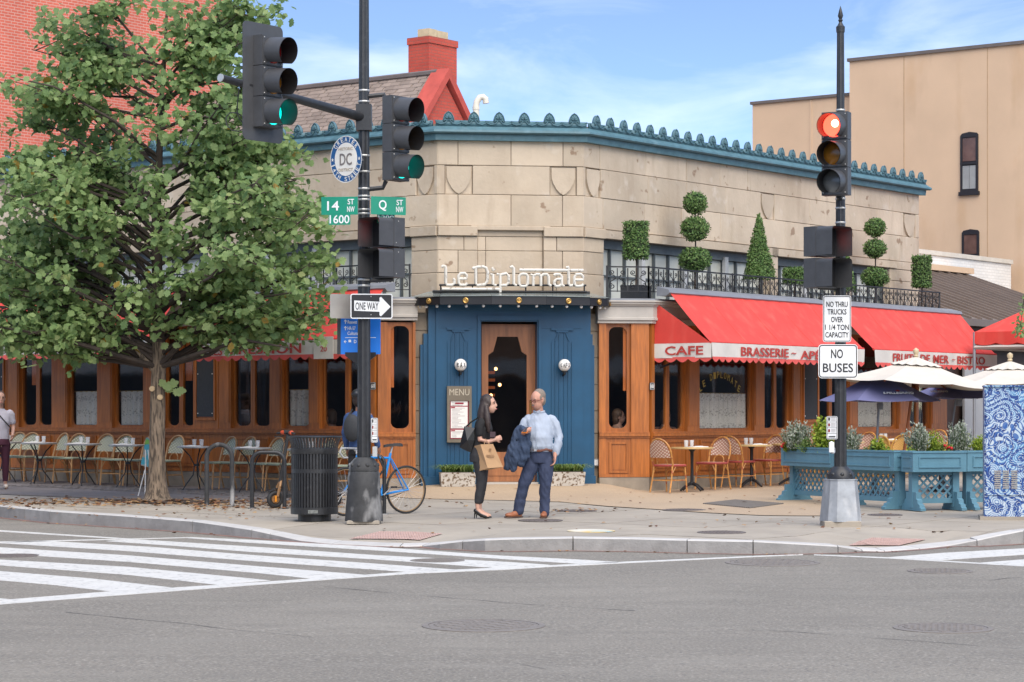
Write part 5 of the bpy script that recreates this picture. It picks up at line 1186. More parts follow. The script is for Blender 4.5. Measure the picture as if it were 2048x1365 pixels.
def shaft(p, z0, z1, r0, r1, n=12):
    vs = []; fs = []; m = n * 2
    for z, r in ((z0, r0), (z1, r1)):
        for k in range(m):
            w = math.pi * 2 * k / m; q = r * (1.0 if k % 2 else .93); vs.append((p.x + q * math.cos(w), p.y + q * math.sin(w), z))
    mb = MB().add(vs, [(k, (k + 1) % m, m + (k + 1) % m, m + k) for k in range(m)] + [list(range(m, 2 * m))]); return mb
shaft(PLp, zb_ + .8, zat(PLp, -60), 14.2 * s_, 9.6 * s_).build('shaft', black, t)
mb = MB(); mb.lathe([(.08, 0), (.09, .04), (.05, .06), (.06, .1), (.02, .2), (.001, .26)], 12, (PLp.x, PLp.y, zat(PLp, -60))); mb.build('finial', black, t, smooth=True)
band = mat('steel_band', (0.50, 0.50, 0.48), 0.4, 0.1, 9, metal=.5)
for y in (182, 204, 312, 344, 378, 393, 400, 420, 428, 560, 572):
    r = (9.6 + (14.2 - 9.6) * (y + 60) / 980) * s_; z = zat(PLp, y); MB().lathe([(r + .004, -.012), (r + .008, 0), (r + .004, .012)], 16, (PLp.x, PLp.y, z)).build('steel_band', band, t)
t2 = thing('signal_pole', 'black signal pole with spike finial on a galvanised octagonal base', 'pole', tuple(PRp)); s2 = PRp.y / F
POLE_R = t2
mb = MB(); mb.lathe([(.33, -.01), (.33, .06), (.31, .07)], 4, PRp); mb.build('footing', concrete, t2)
mb = MB().at(frame(PRp.x, PRp.y, PRp.z, .25)); 
def octo(w, z): c = w * .62; return [(-c, -w, z), (c, -w, z), (w, -c, z), (w, c, z), (c, w, z), (-c, w, z), (-w, c, z), (-w, -c, z)]
L0, L1 = octo(36 * s2, .06), octo(28.5 * s2, .585); mb.add(L0 + L1, [(k, (k + 1) % 8, 8 + (k + 1) % 8, 8 + k) for k in range(8)] + [list(range(8, 16))]); mb.add(octo(29.5 * s2, .585) + octo(29.5 * s2, .60), [(k, (k + 1) % 8, 8 + (k + 1) % 8, 8 + k) for k in range(8)] + [list(range(8, 16))])
mb.build('base', galv, t2)
mb = MB(); mb.lathe([(27 * s2, .60), (27 * s2, .64), (23 * s2, .70), (17 * s2, .74), (14 * s2, .76)], 16, PRp)
for k in range(8):
    w = k / 8 * 6.283; mb.ball(PRp + Vector((math.cos(w) * 24 * s2, math.sin(w) * 24 * s2, .66)), .028, 5)
mb.build('collar', black, t2, smooth=True)
zt2 = zat(PRp, 62); shaft(PRp, PRp.z + .7, zt2, 12.6 * s2, 7.2 * s2).build('shaft', black, t2)
mb = MB(); mb.lathe([(8.5 * s2, -.02), (9 * s2, .05), (6 * s2, .07), (3 * s2, .11), (5 * s2, .135), (3 * s2, .15), (5.5 * s2, .19), (3 * s2, .26), (.001, .32)], 12, (PRp.x, PRp.y, zt2)); mb.build('finial', black, t2, smooth=True)
for y in (221, 398, 417, 446, 571):
    r = (7.2 + 5.4 * (y - 62) / 860) * s2; MB().lathe([(r + .004, -.012), (r + .009, 0), (r + .004, .012)], 16, (PRp.x, PRp.y, zat(PRp, y))).build('steel_band', band, t2)
# mast arm of the left pole
AD = -UR; p0 = Vector((PLp.x, PLp.y, zat(PLp, 236))); tip_d = None
for k in range(400):
    q = p0 + AD * k * .01
    if CX + F * q.x / q.y < 442: break
tip = Vector((q.x, q.y, CAMZ + (HY - 156) / F * q.y))
mb = MB().tube([p0, p0 + (tip - p0) * .5, tip], [.068, .055, .046], 10); mb.build('mast_arm', black, POLE_L, smooth=True)
MB().tube([tip, tip + (tip - p0).normalized() * .012], .05, 10).build('arm_cap', band, POLE_L)
MB().box(p0, (.2, .2, .34)).build('arm_bracket', black, POLE_L)
arm_at = lambda px: next((p0 + (tip - p0) * k / 300 for k in range(300) if CX + F * (p0 + (tip - p0) * k / 300).x / (p0 + (tip - p0) * k / 300).y < px), tip)
def signal(name_label, loc, f, lit, back=False, h=1.10, group=None):
    """Three-lens head; loc = centre of the housing's back, f = facing."""
    t = thing('traffic_signal', name_label, 'traffic signal', tuple(loc), face_rot(f), group); s = h / 1.07
    if back:
        mb = MB(); w, hh, r = .34 * s, .69 * s, .07; pts = []
        for cx, cz, a0 in ((w - r, hh - r, 0), (-w + r, hh - r, 90), (-w + r, -hh + r, 180), (w - r, -hh + r, 270)):
            for k in range(5): a = R(a0 + k * 22.5); pts.append((cx + r * math.cos(a), -.02, cz + r * math.sin(a)))
        mb.prism(pts, (0, .012, 0)).build('backplate', sighead, t, world=False)
    for k, (nm, dark, lit_m) in enumerate((('red', lensred, litred), ('amber', lensamb, litred), ('green', lensgrn, litgrn))):
        z = (1 - k) * .357 * s; mb = MB(); mb.box((0, -.09, z), (.345 * s, .16, .35 * s)); mb.box((0, -.175, z), (.325 * s, .012, .33 * s))
        hd = mb.build('signal_section', sighead, t, world=False)
        on = lit == nm
        mb = MB().at(Matrix.Translation((0, -.182, z)) @ Matrix.Rotation(R(90), 4, 'X')); mb.lathe([(.148 * s, 0), (.13 * s, .018), (.08 * s, .034), (.001, .04)], 20); mb.build('lens', lit_m if on else dark, hd, smooth=True, world=False)
        if lit == 'red' and on: MB().ball((.02, -.216, z + .02), .05, 8, (1, .25, 1)).build('hot_spot', glow('hot_spot', (1.0, .55, .30), 5.0), hd, smooth=True, world=False)
        # tunnel visor, open at the foot
        n = 26; vi = []; L = .27 * s; r0, r1 = .158 * s, .152 * s
        for (ra, out) in ((r0, 0), (r0 - .006, 1)):
            for j in range(n + 1):
                a = R(-60 + 300 * j / n); ca, sa = math.cos(a), math.sin(a); cut = 1 - .18 * (1 - sa) / 2
                vi += [(ra * ca, -.182, z + ra * sa), (ra * ca, -.182 - L * cut, z + ra * sa - .025)]
        m = 2 * (n + 1); mb = MB(); mb.add(vi, [(2 * j, 2 * j + 2, 2 * j + 3, 2 * j + 1) for j in range(n)]); mb.build('visor', sighead, hd, smooth=True, world=False, tidy=False)
        mb = MB(); mb.add(vi[m:], [(2 * j, 2 * j + 1, 2 * j + 3, 2 * j + 2) for j in range(n)]); mb.build('visor_lining', litred if False else sigin, hd, smooth=True, world=False, tidy=False)
        for sx in (-1, 1):
            for sz in (-1, 1): MB().ball((sx * .145 * s, -.185, z + sz * .145 * s), .008, 4).build('screw', band, hd, world=False)
    return t
fR = Vector((.80, -.60, 0)).normalized()
p = arm_at(533); d = p.y; c = atd(524, 166, p.y - .1); signal('traffic signal with wide dark backplate hung on the mast arm', c, fR, 'green', True, 1.13)
mb = MB(); mb.tube([atd(492, 165, d), atd(503, 168, d - .1)], .05, 8); mb.build('hanger', signgrey, POLE_L)
cu = [atd(x, y, d - .12) for x, y in ((478, 178), (475, 205), (474, 228), (478, 236), (487, 248), (486, 258), (478, 263), (464, 261), (453, 250), (452, 235), (460, 226), (474, 226), (488, 236), (500, 246))]
MB().tube(cu, .008, 5).build('loose_cable', galvblack, POLE_L)
c = atd(781, 279, PLp.y - .05); signal('plain traffic signal without backplate bracketed to the fluted pole', c, fR, 'green', False, 1.10)
for y, x in ((190, 772), (376, 770)):
    MB().tube([Vector((PLp.x, PLp.y, zat(PLp, y + 4))), atd(x - 4, y, PLp.y - .02), atd(x + 2, y + (14 if y < 300 else -14), PLp.y - .02)], .03, 8).build('bracket', black, POLE_L)
c = atd(1677, 310, PRp.y - .16); signal('traffic signal showing red on the pole with the spike finial', c, Vector((-.42, -.9, 0)).normalized(), 'red', False, 1.06)
MB().tube([Vector((PRp.x, PRp.y, zat(PRp, 400))), atd(1678, 392, PRp.y - .1)], .04, 8).build('bracket', black, POLE_R)
def ped(label, loc, f, h=.80):
    t = thing('pedestrian_signal', label, 'pedestrian signal', tuple(loc), face_rot(f)); s = h / .80
    for z in (.2 * s, -.2 * s):
        mb = MB(); mb.box((0, .0, z), (.40 * s, .20, .375 * s)); hd = mb.build('signal_section', sighead, t, world=False)
        MB().box((0, -.102, z), (.36 * s, .006, .34 * s)).build('screen', sigin, hd, world=False)
        mb = MB(); w, hh, L, r = .195 * s, .18 * s, .27 * s, .05
        prof = []
        for cx, cz, a0 in ((w - r, -hh, None), (w - r, hh - r, 0), (-w + r, hh - r, 90), (-w + r, -hh, None)):
            if a0 is None: prof.append((math.copysign(w, cx), cz))
            else: prof += [(cx + r * math.cos(R(a0 + k * 22.5)), cz + r * math.sin(R(a0 + k * 22.5))) for k in range(5)]
        n = len(prof); vs = [(x, -.10, z + y) for x, y in prof] + [(x, -.10 - L, z + y) for x, y in prof]
        mb.add(vs, [(k, k + 1, n + k + 1, n + k) for k in range(n - 1)]); mb.add([(x * .97, y_, z_ - .004) for x, y_, z_ in vs], [(k, n + k, n + k + 1, k + 1) for k in range(n - 1)]); mb.build('hood', sighead, hd, world=False, tidy=False)
        if z > 0:
            mb = MB(); mb.box((0, -.107, z - .02), (.10, .004, .12)); 
            for k in range(4): mb.box((-.045 + k * .03, -.107, z + .085), (.02, .004, .10))
            mb.box((.075, -.107, z + .01), (.02, .004, .08)); mb.build('hand_symbol', lithand, hd, world=False)
        for q in (-.14, .14): MB().ball((.2 * s, -.02 if q > 0 else -.06, z + q * s), .007, 4).build('screw', band, hd, world=False)
    return t
ped('pedestrian signal with hoods turned to the tree, on the fluted pole', atd(777, 497, PLp.y - .08), Vector((-.66, -.75, 0)).normalized(), .80)
for y in (443, 562): MB().tube([Vector((PLp.x, PLp.y, zat(PLp, y))), atd(785, y - 3, PLp.y - .06), atd(785, y + (18 if y < 500 else -14), PLp.y - .06)], .03, 8).build('bracket', black, POLE_L)
ped('pedestrian signal with hoods turned to the parasols, on the spike-topped pole', atd(1640, 516, PRp.y - .14), Vector((.66, -.75, 0)).normalized(), .80)
for y in (459, 577): MB().tube([Vector((PRp.x, PRp.y, zat(PRp, y))), atd(1637, y - 2, PRp.y - .1), atd(1637, y + (18 if y < 500 else -12), PRp.y - .1)], .03, 8).build('bracket', black, POLE_R)

# ---- signs: a flat plate with rounded corners, rim and lettering
def plate_pts(c, f, w, h, r, n=4):
    f = f.normalized(); x = Vector((-f.y, f.x, 0)); pts = []
    for cx, cz, a0 in ((w / 2 - r, h / 2 - r, 0), (-w / 2 + r, h / 2 - r, 90), (-w / 2 + r, -h / 2 + r, 180), (w / 2 - r, -h / 2 + r, 270)):
        for k in range(n + 1): a = R(a0 + k * 90 / n); pts.append(c + x * (cx + r * math.cos(a)) + Z3 * (cz + r * math.sin(a)))
    return pts
def ring(mb, c, f, w, h, r, t_, off):
    A = plate_pts(c + f * off, f, w, h, r); B = plate_pts(c + f * off, f, w - 2 * t_, h - 2 * t_, max(r - t_, .002)); n = len(A)
    mb.add(A + B, [(k, (k + 1) % n, n + (k + 1) % n, n + k) for k in range(n)])
def sign(label, c, f, w, h, face, rim=None, r=.03, th=.006, name='street_sign', rim_in=.012, rim_w=.014, cat='sign'):
    f = Vector(f).normalized(); t = thing(name, label, cat, tuple(c))
    MB().prism(plate_pts(c - f * th, f, w, h, r), f * th).build('plate', face, t)
    if rim: mb = MB(); ring(mb, c, f, w - 2 * rim_in, h - 2 * rim_in, max(r - rim_in, .004), rim_w, .0025); mb.build('border', rim, t)
    return t
def words(t, items, m, f, nm='lettering'):
    for s, c, h, w in items:
        mb = MB(); text_mb(mb, s, h, facing_M(c + f * .003, f), w, .012, .003); mb.build(nm, m, t)
front = Vector((0, -1, 0))
dL = PLp.y - .13
sL = dL / F
# ONE WAY
f = Vector((.06, -1, 0)).normalized(); c = atd(743, 613, dL); t = sign('black ONE WAY sign with white arrow on the fluted pole', c, f, 84 * sL, 50 * sL, signblack, signwhite, .03, rim_in=.0, rim_w=.013)
x = Vector((-f.y, f.x, 0)); u = lambda a, b: c + x * (a * sL) - Z3 * (b * sL) + f * .003
MB().prism([u(-34.5, -11.5), u(16, -9), u(16, -17), u(19, -19), u(38, 1), u(19, 20), u(16, 18), u(16, 11), u(-34.5, 9)], f * .002).build('arrow', signwhite, t)
words(t, [('ONE WAY', c + x * (-9 * sL) - Z3 * (-.2 * sL) + f * .003, 15 * sL, 46 * sL)], signblack, f)
for b in (-19.5, 17): MB().ball(u(-1, b), .008, 5).build('bolt', band, t)
f2 = Vector((-.45, .89, 0)).normalized(); c = atd(683, 613, dL + .22); t = sign('blank grey back of a sign plate beside the ONE WAY sign', c, f2, 50 * sL, 49 * sL, signgrey, None, .03)
# street name blades
f = Vector((-.10, -1, 0)).normalized(); c = atd(679, 412, dL); t = sign('green 14 ST NW street name blade', c, f, 74 * sL, 36 * sL, signgreen, None, .008); x = Vector((-f.y, f.x, 0))
words(t, [('14', c + x * (-13 * sL) , 19 * sL, 24 * sL), ('ST', c + x * (23 * sL) + Z3 * 8 * sL, 11 * sL, 13 * sL), ('NW', c + x * (23 * sL) - Z3 * 7 * sL, 11 * sL, 15 * sL)], signwhite, f)
c = atd(679, 439, dL - .01); t = sign('small green 1600 block number plate under the 14 blade', c, f, 44 * sL, 22 * sL, signgreen, None, .006); words(t, [('1600', c, 17 * sL, 40 * sL)], signwhite, f)
f = Vector((.30, -.95, 0)).normalized(); c = atd(777, 412, dL); t = sign('green Q ST NW street name blade', c, f, 72 * sL, 36 * sL, signgreen, None, .008); x = Vector((-f.y, f.x, 0))
words(t, [('Q', c + x * (-12 * sL), 22 * sL, 16 * sL), ('ST', c + x * (23 * sL) + Z3 * 7 * sL, 11 * sL, 13 * sL), ('NW', c + x * (23 * sL) - Z3 * 7 * sL, 11 * sL, 15 * sL)], signwhite, f)
c = atd(772, 437, dL + .03); t = sign('small green 1300 block number plate mostly hidden under the Q blade', c, f, 36 * sL, 20 * sL, signgreen, None, .006); words(t, [('1300', c, 14 * sL, 32 * sL)], signwhite, f)
# round historic district badge
f = Vector((-.5, -.87, 0)).normalized(); c = atd(692, 319, dL - .05); t = thing('district_badge', 'round blue and cream GREATER 14TH STREET historic district badge', 'sign', tuple(c)); x = Vector((-f.y, f.x, 0))
Rr = 47 * sL; circ = lambda r, o: [c + f * o + x * (r * math.cos(k * math.pi / 20)) * .70 / .868 + Z3 * (r * math.sin(k * math.pi / 20)) for k in range(40)]
badgecream = mat('badge_cream', (0.66, 0.64, 0.58), .5, .04, 5)
MB().prism(circ(Rr, -.006), f * .006).build('plate', signnavy, t); MB().prism(circ(Rr * .71, .0005), f * .002).build('centre_disc', badgecream, t)
def ringpoly(r0, r1, o): return MB().add(circ(r0, o) + circ(r1, o), [(k, (k + 1) % 40, 40 + (k + 1) % 40, 40 + k) for k in range(40)])
ringpoly(Rr, Rr * .965, .002).build('border', badgecream, t)
greyink = mat('badge_ink', (0.16, 0.14, 0.13), .6, .1, 5); tanink = mat('badge_tan', (0.42, 0.36, 0.28), .6, .1, 5); kx = .70 / .868
for s, top in (('GREATER', True), ('14TH STREET', False)):
    n = len(s); mb = MB(); span = 1.75 if top else 2.55
    for k, ch in enumerate(s):
        if ch == ' ': continue
        a = (math.pi / 2 + span / 2 - span * k / (n - 1)) if top else (-math.pi / 2 - span / 2 + span * k / (n - 1)); rr = Rr * .845
        pos = c + f * .003 + x * (rr * math.cos(a) * kx) + Z3 * (rr * math.sin(a)); M = facing_M(pos, f) @ Matrix.Rotation(a - math.pi / 2 if top else a + math.pi / 2, 4, 'Z'); text_mb(mb, ch, .056, M, .038 * (.4 if ch == '1' else 1), .006, .003)
    mb.build('lettering', badgecream, t)
for a in (0.06, math.pi - .06):
    pos = c + f * .004 + x * (Rr * .845 * math.cos(a) * kx); mb = MB(); st = []
    for k in range(10): r_ = .026 if k % 2 == 0 else .011; w = math.pi / 2 + k * math.pi / 5; st.append(pos + x * r_ * math.cos(w) * kx + Z3 * r_ * math.sin(w))
    mb.prism(st, f * .002).build('star', badgecream, t)
words(t, [('DC', c + f * .003, 24 * sL, 29 * sL)], greyink, f); words(t, [('HISTORIC', c + f * .003 + Z3 * 21 * sL, 6 * sL, 34 * sL), ('DISTRICT', c + f * .003 - Z3 * 21 * sL, 6 * sL, 34 * sL)], tanink, f)
MB().tube([c + x * Rr * .7 , Vector((PLp.x, PLp.y, c.z))], .012, 5).build('bracket', band, POLE_L)
# blue wayfinding panel behind the pole
dW = PLp.y + .30; sW = dW / F; f = Vector((-.08, -1, 0)).normalized(); c = atd(721, 663, dW); x = Vector((-f.y, f.x, 0))
t = sign('blue pedestrian wayfinding panel with white arrows behind the pole', c, f, 80 * sW, 92 * sW, signblue, None, .004, .03, 'wayfinding_sign')
MB().prism([c + x * (-47 * sW) + Z3 * 46 * sW - f * .02, c + x * (-40 * sW) + Z3 * 46 * sW - f * .02, c + x * (-40 * sW) - Z3 * 46 * sW - f * .02, c + x * (-47 * sW) - Z3 * 46 * sW - f * .02], f * .025).build('edge_fin', slate, t)
mb = MB(); mb.prism([c + x * (-31 * sW) - Z3 * 42 * sW + f * .002, c + x * (31 * sW) - Z3 * 42 * sW + f * .002, c + x * (31 * sW) - Z3 * 49 * sW + f * .002, c + x * (8 * sW) - Z3 * 66 * sW + f * .002, c + x * (-8 * sW) - Z3 * 66 * sW + f * .002, c + x * (-31 * sW) - Z3 * 49 * sW + f * .002], -f * .05); mb.build('bracket', signblack, t)
q = lambda a, b: c + x * (a * sW) + Z3 * (b * sW) + f * .002
text_l = lambda s, a, b, h, w: (s, q(a, b) + x * (w * sW / 2), h * sW, w * sW)
words(t, [text_l('Reeves', -26, 18.5, 7, 19), text_l('HR-57', -26, 6, 7, 16), text_l('Cultural', -26, -4, 7, 22), text_l('D', -13, -20.5, 6.5, 5)], signwhite, f)
for b in (19, 6): 
    mb = MB(); mb.prism([q(-31, b - 4), q(-29.6, b - 4), q(-29.6, b + 4), q(-31, b + 4)], f * .001); mb.prism([q(-33.5, b + 1), q(-30.3, b + 4.6), q(-27.1, b + 1), q(-28.1, b + .2), q(-30.3, b + 2.8), q(-32.5, b + .2)], f * .0015); mb.build('arrow', signwhite, t)
mb = MB(); mb.prism([q(-33, -20), q(-28, -20), q(-28, -21.2), q(-33, -21.2)], f * .001); mb.prism([q(-33.6, -20.6), q(-30.6, -17.4), q(-30, -18.4), q(-32, -20.6), q(-30, -22.8), q(-30.6, -23.8)], f * .0015); mb.build('arrow', signwhite, t)
mb = MB(); mb.prism([q(-31, -12.2), q(31, -12.2), q(31, -13.2), q(-31, -13.2)], f * .001); mb.build('rule', signwhite, t)
mb = MB(); mb.prism([q(-24, -17), q(-19, -17), q(-19, -22), q(-24, -22)], f * .001); mb.build('bus_symbol', signwhite, t)
# small crossing instructions plates
def ped_plate(label, c, f, s, w, h):
    t = sign(label, c, f, w * s, h * s, signwhite, signblack, .02, rim_in=.006, rim_w=.006); x = Vector((-f.y, f.x, 0))
    for k, m_ in enumerate((signblack, lensred, lensred)):
        zc = h * s * (.5 - (k + .5) * .25)
        MB().prism(plate_pts(c + f * .003 - x * w * s * .26 + Z3 * zc, f, w * s * .16, h * s * .13, .003), f * .002).build('pictogram', m_, t)
        mb = MB()
        for j in range(3): mb.prism(plate_pts(c + f * .003 + x * w * s * .12 + Z3 * (zc + (1 - j) * h * s * .055), f, w * s * .42, h * s * .018, .001), f * .001)
        mb.build('print', ink, t)
        MB().prism(plate_pts(c + f * .003 + Z3 * (zc - h * s * .125), f, w * s * .86, h * s * .012, .001), f * .001).build('rule', signblack, t)
    MB().prism(plate_pts(c + f * .003 - Z3 * h * s * .385, f, w * s * .6, h * s * .05, .002), f * .002).build('button_symbol', signblack, t)
fp = Vector((.35, -.94, 0)).normalized()
ped_plate('small white pedestrian button instruction plate on the fluted pole', atd(749, 861, PLp.y - .12), fp, PLp.y / F, 14, 49)
ped_plate('small white pedestrian button instruction plate on the spike-topped pole', atd(1664, 856, PRp.y - .14), Vector((-.25, -.97, 0)).normalized(), PRp.y / F, 22, 46)
for c, r_, P_ in ((atd(750, 896, PLp.y - .1), .02, POLE_L), (atd(1663, 887, PRp.y - .14), .026, POLE_R)):
    mb = MB(); mb.box(c - Z3 * .05, (.06, .06, .13)); mb.ball(c, r_, 6); mb.build('push_button', band if P_ is POLE_L else signwhite, P_)
stick = mat('worn_sticker', (0.34, 0.37, 0.42), .7, .5, 25)
MB().prism(plate_pts(atd(1665, 901, PRp.y - .115), Vector((-.2, -.98, 0)).normalized(), .07, .09, .03), Vector((0, -.004, 0))).build('sticker', stick, POLE_R)
# weight limit and bus plates on the right pole
dR = PRp.y - .14; sR = dR / F; f = Vector((.05, -1, 0)).normalized(); x = Vector((-f.y, f.x, 0))
c = atd(1674, 638, dR); t = sign('white NO THRU TRUCKS OVER 1 1/4 TON CAPACITY sign', c, f, 57 * sR, 93 * sR, signwhite, signblack, .03, rim_in=.008, rim_w=.009)
words(t, [('NO THRU', c + Z3 * 29 * sR, 11 * sR, 43 * sR), ('TRUCKS', c + Z3 * 14 * sR, 11 * sR, 38 * sR), ('OVER', c - Z3 * 1.5 * sR, 11 * sR, 24 * sR), ('1 1/4 TON', c - Z3 * 17 * sR, 11 * sR, 48 * sR), ('CAPACITY', c - Z3 * 32 * sR, 11 * sR, 47 * sR)], signblack, f)
c = atd(1676, 723, dR - .01); t = sign('wide white NO BUSES sign under the truck limit sign', c, f, 79 * sR, 68 * sR, signwhite, signblack, .045, rim_in=.009, rim_w=.012)
words(t, [('NO', c + Z3 * 15 * sR - x * 2 * sR, 18 * sR, 24 * sR), ('BUSES', c - Z3 * 13 * sR, 18 * sR, 61 * sR)], signblack, f)
# ------------------------------------------------------------------ cafe chairs and tables
def weave(name, c1, c2, sc):
    m = mat(name, c1, .6, .1, 20); t = m.node_tree; b = t.nodes['Principled BSDF']
    tc = N(t, 'ShaderNodeTexCoord'); sp = N(t, 'ShaderNodeSeparateXYZ'); t.links.new(tc.outputs['Object'], sp.inputs[0])
    yz = N(t, 'ShaderNodeMath', operation='ADD'); t.links.new(sp.outputs['Y'], yz.inputs[0]); t.links.new(sp.outputs['Z'], yz.inputs[1])
    def wave(op):
        a = N(t, 'ShaderNodeMath', operation=op); t.links.new(sp.outputs['X'], a.inputs[0]); t.links.new(yz.outputs[0], a.inputs[1])
        q = N(t, 'ShaderNodeMath', operation='MULTIPLY'); q.inputs[1].default_value = sc; t.links.new(a.outputs[0], q.inputs[0]); s = N(t, 'ShaderNodeMath', operation='SINE'); t.links.new(q.outputs[0], s.inputs[0]); return s.outputs[0]
    p = N(t, 'ShaderNodeMath', operation='MAXIMUM'); t.links.new(wave('ADD'), p.inputs[0]); t.links.new(wave('SUBTRACT'), p.inputs[1])
    r = N(t, 'ShaderNodeMapRange'); r.inputs['From Min'].default_value = .35; r.inputs['From Max'].default_value = .6; t.links.new(p.outputs[0], r.inputs['Value']); mix_in(m, r.outputs[0], c2); return m
rattan = mat('rattan', (0.50, 0.235, 0.065), .5, .25, 14, piece=.1); mix_in(rattan, noise_fac(rattan, 9, .58, .64, stretch=(1, 1, 1.5)), (0.28, 0.045, 0.03), amount=.8)
rattan_l = mat('light_rattan', (0.42, 0.235, 0.10), .5, .25, 14, piece=.1)
wv_red = weave('red_white_weave', (0.60, 0.50, 0.40), (0.33, 0.13, 0.085), 95.0); wv_green = weave('green_cream_weave', (0.60, 0.56, 0.42), (0.25, 0.28, 0.19), 95.0); wv_gold = weave('gold_weave', (0.62, 0.36, 0.10), (0.46, 0.24, 0.05), 120.0)
def make_chair(label, fr, wv, seatm, group):
    t = thing('bistro_chair', label, 'chair', (0, 0, -60), 0, group); W2 = .20; r = .013
    mb = MB(); pts = [(-.20, -.19), (-.12, -.215), (.12, -.215), (.20, -.19), (.185, .17), (.1, .20), (-.1, .20), (-.185, .17)]
    mb.prism([(x, y, .435) for x, y in pts], (0, 0, .028)); mb.build('seat', wv, t, world=False)
    mb = MB().tube([(x, y, .445) for x, y in pts], .018, 6, closed=True); mb.build('seat_rim', seatm, t, world=False, smooth=True)
    hp = []                                      # back hoop in one curve from leg to leg
    for k in range(17):
        a = math.pi * k / 16; hp.append((-.205 * math.cos(a) * (1.0 if 1 else 1), .20 + .12 * (.25 + .75 * math.sin(a)), .60 + .285 * math.sin(a) ** .8))
    back = [(-.19, .17, .44)] + hp + [(.19, .17, .44)]
    MB().tube(back, .015, 6).build('back_hoop', fr, t, world=False, smooth=True)
    def bp(u, v):
        x = -.19 + .38 * u; top = .60 + .265 * max(0, 1 - (x / .195) ** 2) ** .42; z = .575 + (top - .575) * v; return (x, .205 + .11 * (z - .44) / .42 + .035 * (1 - (x / .2) ** 2), z)
    mb = MB(); mb.grid(bp, 12, 6); mb.grid(lambda u, v: (bp(1 - u, v)[0], bp(1 - u, v)[1] + .012, bp(1 - u, v)[2]), 12, 6); mb.build('back_panel', wv, t, world=False, smooth=True)
    MB().tube([(-.10, .19, .45), (-.095, .205, .52), (-.06, .215, .565), (0, .22, .58), (.06, .215, .565), (.095, .205, .52), (.10, .19, .45)], .010, 5).build('arch', fr, t, world=False)
    for sx in (-1, 1):
        MB().tube([(sx * .185, -.19, .45), (sx * .195, -.215, .2), (sx * .20, -.235, 0)], .014, 6).build('leg', fr, t, world=False)
        MB().tube([(sx * .18, .17, .45), (sx * .19, .215, .2), (sx * .195, .27, 0)], .014, 6).build('leg', fr, t, world=False)
        MB().tube([(sx * .19, -.205, .30), (sx * .12, -.2, .43)], .008, 5).build('brace', fr, t, world=False)
        MB().tube([(sx * .188, .20, .30), (sx * .187, .08, .43)], .008, 5).build('brace', fr, t, world=False)
    MB().tube([(-.195, -.215, .2), (.195, -.215, .2), (.19, .215, .2), (-.19, .215, .2)], .009, 5, closed=True).build('stretcher', fr, t, world=False)
    return t
ch_green = make_chair('x', rattan_l, wv_green, mat('green_rim', (0.30, 0.36, 0.27), .6, .1, 9), 'green woven chairs along the long shopfront')
ch_red = make_chair('x', rattan, wv_red, mat('red_rim', (0.36, 0.06, 0.055), .6, .15, 9), 'red woven chairs by the CAFE flap')
ch_gold = make_chair('x', mat('gold_rattan', (0.50, 0.27, 0.05), .5, .2, 12), wv_gold, MATS['gold_rattan'], 'golden woven chairs behind the planters')
def put(proto, P, px, out, f, label, group):
    a = P.a(px, out); q = P.p(a, 0, out); return dup(proto, (q.x, q.y, gz(q.x, q.y) + .017), face_rot(f), label, group)
LG = 'green and cream woven bistro chair backed against the long shopfront under the tree'
ORD = 'first second third fourth fifth sixth seventh eighth ninth tenth eleventh twelfth thirteenth fourteenth'.split()
for k_, px in enumerate((672, 632, 566, 530, 474, 434, 331, 281, 234, 193, 139, 100, 45, 18)):
    LG = 'green and cream woven bistro chair, %s along the long shopfront from the blue doorcase' % ORD[k_]
    f = (NL + UL * random.uniform(-.28, .28)).normalized(); put(ch_green, W_L, px, .62 + random.uniform(-.04, .06), f, LG, 'green woven chairs along the long shopfront')
RG = 'red woven chairs by the CAFE flap'
put(ch_red, W_R, 1338, .62, UR, 'red and white woven chair nearest the bay corner, its back to the corner post', RG)
put(ch_red, W_R, 1425, .60, -UR, 'red and white woven chair facing the corner, at the first table by the CAFE flap', RG)
put(ch_red, W_R, 1478, .58, UR, 'red and white woven chair standing back to back behind the first cafe table pair', RG)
put(ch_red, W_R, 1535, .60, -UR, 'red and white woven chair beside the end of the turquoise planters', RG)
for k_, px in enumerate((1606, 1650, 1722, 1812, 1864)): put(ch_red, W_R, px, .85, UR if px == 1650 else -UR, 'red and white woven chair behind the turquoise planters, %s from the free planter end' % ORD[k_], 'red woven chairs behind the planters')
for k_, (px, o) in enumerate(((1660, 2.5), (1700, 2.35), (1745, 2.4), (1790, 2.3))): put(ch_gold, W_R, px, o, (-UR if px > 1720 else UR), 'golden woven chair just behind the turquoise planters, %s from the free planter end' % ORD[k_], 'golden woven chairs behind the planters')
for p_ in (ch_green, ch_red, ch_gold):
    for c in list(p_.children): bpy.data.objects.remove(c)
    bpy.data.objects.remove(p_)
marble = mat('marble_top', (0.56, 0.53, 0.50), .3, .12, 5); brassr = mat('tin_edge', (0.40, 0.39, 0.37), .35, .1, 9, metal=.6); wtop = mat('pale_wood_top', (0.52, 0.36, 0.16), .45, .15, 6)
tumbler = bpy.data.materials.new('tumbler_glass'); tumbler.use_nodes = True; b_ = tumbler.node_tree.nodes['Principled BSDF']; b_.inputs['Base Color'].default_value = (.75, .76, .76, 1); b_.inputs['Alpha'].default_value = .35; b_.inputs['Roughness'].default_value = .08
linen = mat('linen', (0.76, 0.75, 0.72), .8, .04, 9)
